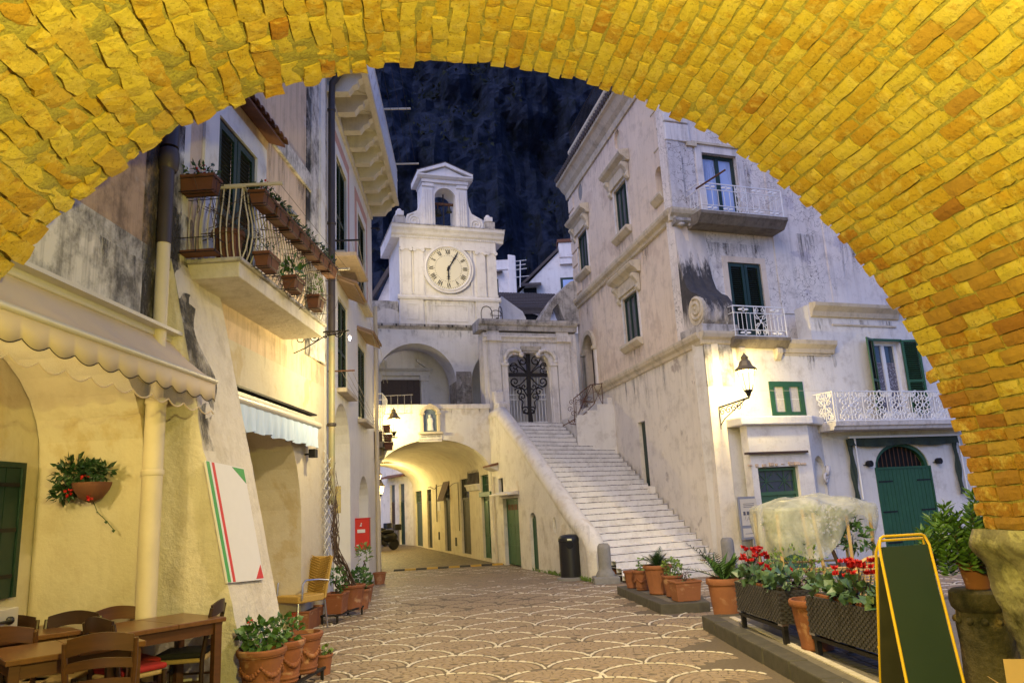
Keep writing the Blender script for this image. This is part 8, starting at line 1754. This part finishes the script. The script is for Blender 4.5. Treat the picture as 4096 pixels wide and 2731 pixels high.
# mossy stone column with a potted shrub
col_ = thing('stone_pedestal', 'mossy old stone column beside the brick arch carrying a potted shrub', 'pedestal', (3.5, 6.1, .17)); plaster('mossy', (.13, .105, .06), dirt=(.02, .02, .012), amt=.9, streak=.3, patch=(.28, .2, .1), bst=1, psc=4, pth=.56)
MB().lathe([(.21, 0), (.2, .1), (.19, .35), (.2, .5), (.19, .56), (.185, .6), (.21, .63), (.22, .68), (.215, .74), (.19, .76), (0, .76)], (3.5, 6.1, .17), 28, lambda a, z: 1 + .03 * mnoise.noise(Vector((math.cos(a) * 3, math.sin(a) * 3, z * 6)))).build('shaft', 'mossy', col_, smooth=True)
mb = MB()
for k in range(12): a = 2 * math.pi * k / 12; mb.ball((3.5 + .19 * math.cos(a), 6.1 + .19 * math.sin(a), .17 + .54), .03, 6, 4)
mb.build('carved_beads', 'mossy', col_, smooth='all', kind='stuff')
def whorl(t, c, r):
    mb = MB(); st_ = MB()
    for (dx, dy, dz, h) in ((-.35, -.02, .12, .14), (-.2, -.1, .2, .2), (-.28, .08, .3, .18), (-.08, .0, .3, .2), (.05, -.08, .22, .2), (.12, .02, .5, .16), (.1, .05, .36, .16), (-.12, -.12, .1, .16), (.0, -.15, .05, .14), (-.05, .1, .18, .2), (.16, .1, .3, .2), (-.42, .0, .2, .16), (-.3, -.1, .06, .16), (-.15, .05, .4, .16), (-.38, .06, .05, .14), (-.2, .1, .1, .2), (-.02, -.1, .38, .18), (.08, .12, .15, .2), (-.3, -.05, .22, .2), (-.12, .02, .24, .22), (.02, .02, .12, .22), (-.22, .0, .34, .14)):
        dx *= .85; dz *= .92; p = c + Vector((dx, dy, dz)); vine(st_, c, p + Z * h * .3, .012, .02)
        for k in range(46):
            a = k * 2.4; z = (k / 46 - .5) * h * 1.3; e = .25 + .5 * (k / 46); leaf(mb, p + Z * z, Vector((math.cos(a), math.sin(a), e)).normalized(), random.uniform(.075, .105), .3, .12)
    mb.build('leaves', 'shrub_leaf', t, kind='stuff', fix=False); st_.build('stems', 'twig', t)
plain('shrub_leaf', (.07, .15, .025), .45, var=.5, sc=12)
pot((3.5, 6.1, .93), .13, .2, 'potted shrub with whorled glossy leaves on the mossy column', plant=whorl)
# cardboard box at the foot of the pier
cbx = thing('cardboard_box', 'open cardboard box at the foot of the brick pier', 'box', (2.95, 4.5, 0)); F_ = Fr((2.66, 4.45), (cs(-12), sn(-12)), (sn(12), -cs(12) * -1))
F_ = Fr((2.95, 4.5), (cs(-15), sn(-15)), (-sn(15), -cs(15))); 
for a in ((-.22, .22, .19, .2), (-.22, .22, -.2, -.19)): MB().box(F_, a[0], a[1], a[2], a[3], 0, .55).build('side', 'cardboard', cbx)
for a in ((-.22, -.21), (.21, .22)): MB().box(F_, a[0], a[1], -.19, .19, 0, .55).build('side', 'cardboard', cbx)
MB().prism([F_.w(-.22, .2, .55), F_.w(.22, .2, .55), F_.w(.2, .33, .47), F_.w(-.2, .33, .47)], F_.n * .004 + Z * .004).build('flap', 'cardboard', cbx); MB().prism([F_.w(-.22, -.2, .55), F_.w(.22, -.2, .55), F_.w(.2, -.26, .7), F_.w(-.2, -.26, .7)], F_.n * .005).build('flap', 'cardboard', cbx); MB().prism([F_.w(-.22, -.2, .55), F_.w(-.22, .2, .55), F_.w(-.32, .18, .62), F_.w(-.32, -.18, .62)], F_.u * .005).build('flap', 'cardboard', cbx)
# ================================================================ water stains below sills, cornices and slabs
m_, t_, N_, L_, p_ = nodes('drip_stain'); p_.inputs['Base Color'].default_value = (.07, .06, .055, 1); p_.inputs['Roughness'].default_value = .95
co = coords(t_, True, (14, 14, 1.6)); a_ = ramp(t_, nz(t_, co, 1.5, 6, .7), [(.42, 0), (.75, .36)]); L_.new(a_, p_.inputs['Alpha'])
def drips(fr, u0, u1, z, n, parent, count, lmin=.2, lmax=1.0, wmax=.12):
    mb = MB()
    for k in range(count):
        u = random.uniform(u0, u1); L = random.uniform(lmin, lmax) * random.uniform(.5, 1); w_ = random.uniform(.03, wmax); nn = n + .0015 * (k % 5 + 1)
        pts = [(-w_, 0), (w_, 0), (w_ * .9, -L * .5), (w_ * .3, -L * .9), (0, -L), (-w_ * .4, -L * .85), (-w_ * .8, -L * .45)]; mb.face([fr.w(u + a, nn, z + b) for a, b in pts])
    return mb.build('water_stains', 'drip_stain', parent, kind='stuff', fix=False)
drips(FS, .2, 8, 5.2, .002, pal, 34, .3, 1.6); drips(FS, 1, 9.8, 8.66, .0, pal, 40, .2, 1.2); drips(FS, 1, 9.8, 13.1, .0, pal, 26, .2, .9)
for (a, b, c, d) in WS: drips(FS, a - .15, b + .15, c - .22, -.002, pal, 9, .3, 1.0)
drips(FU, 1.1, 3.0, 8.15, .004, pal, 22, .2, .9); drips(FF, 2.2, 3.8, 5.0, .004, pal, 10, .2, .7); drips(FF, .8, 7.5, 3.2, .004, pal, 16, .1, .5); drips(FF, 3.3, 6.0, 5.95, .004, pal, 16, .2, .8); drips(FU, .2, 6, 10.5, .034, pal, 30, .4, 1.8); drips(FU, 2.2, 6, 8.6, .004, pal, 24, .4, 1.8)
drips(FT, -6, 0, 4.78, .003, church, 26, .1, .5, .06); drips(FT2, -3.6, 1.2, 7.8, .003, church, 34, .1, .45, .05); drips(FT2, T0, T1, 8.86, .055, church, 26, .15, .7, .06); drips(FG, 0, 3.2, 7.3, .004, gate, 30, .15, .8, .08); drips(FG, 0, 2.7, 6.75, .004, gate, 20, .15, .8, .06)
drips(FL, -7.5, -1, 1.2, .024, st, 26, .2, .9, .1); drips(FB, -5.9, -.2, 4.35, .003, cafe, 14, .2, .7); drips(FB, -9, -6.1, 4.34, .014, cafe, 26, .1, .5); drips(FB, -9, -6.1, 6.2, -.008, cafe, 24, .3, 1.5); drips(FB, -3.0, -1.2, 7.4, -.002, cafe, 16, .2, 1.0)
drips(FC, .4, 7, 10.0, .003, pk, 16, .1, .5, .06)
for (a, b, c, d) in W_: drips(FC, a - .1, b + .1, c - .09, .003, pk, 7, .15, .6, .06)
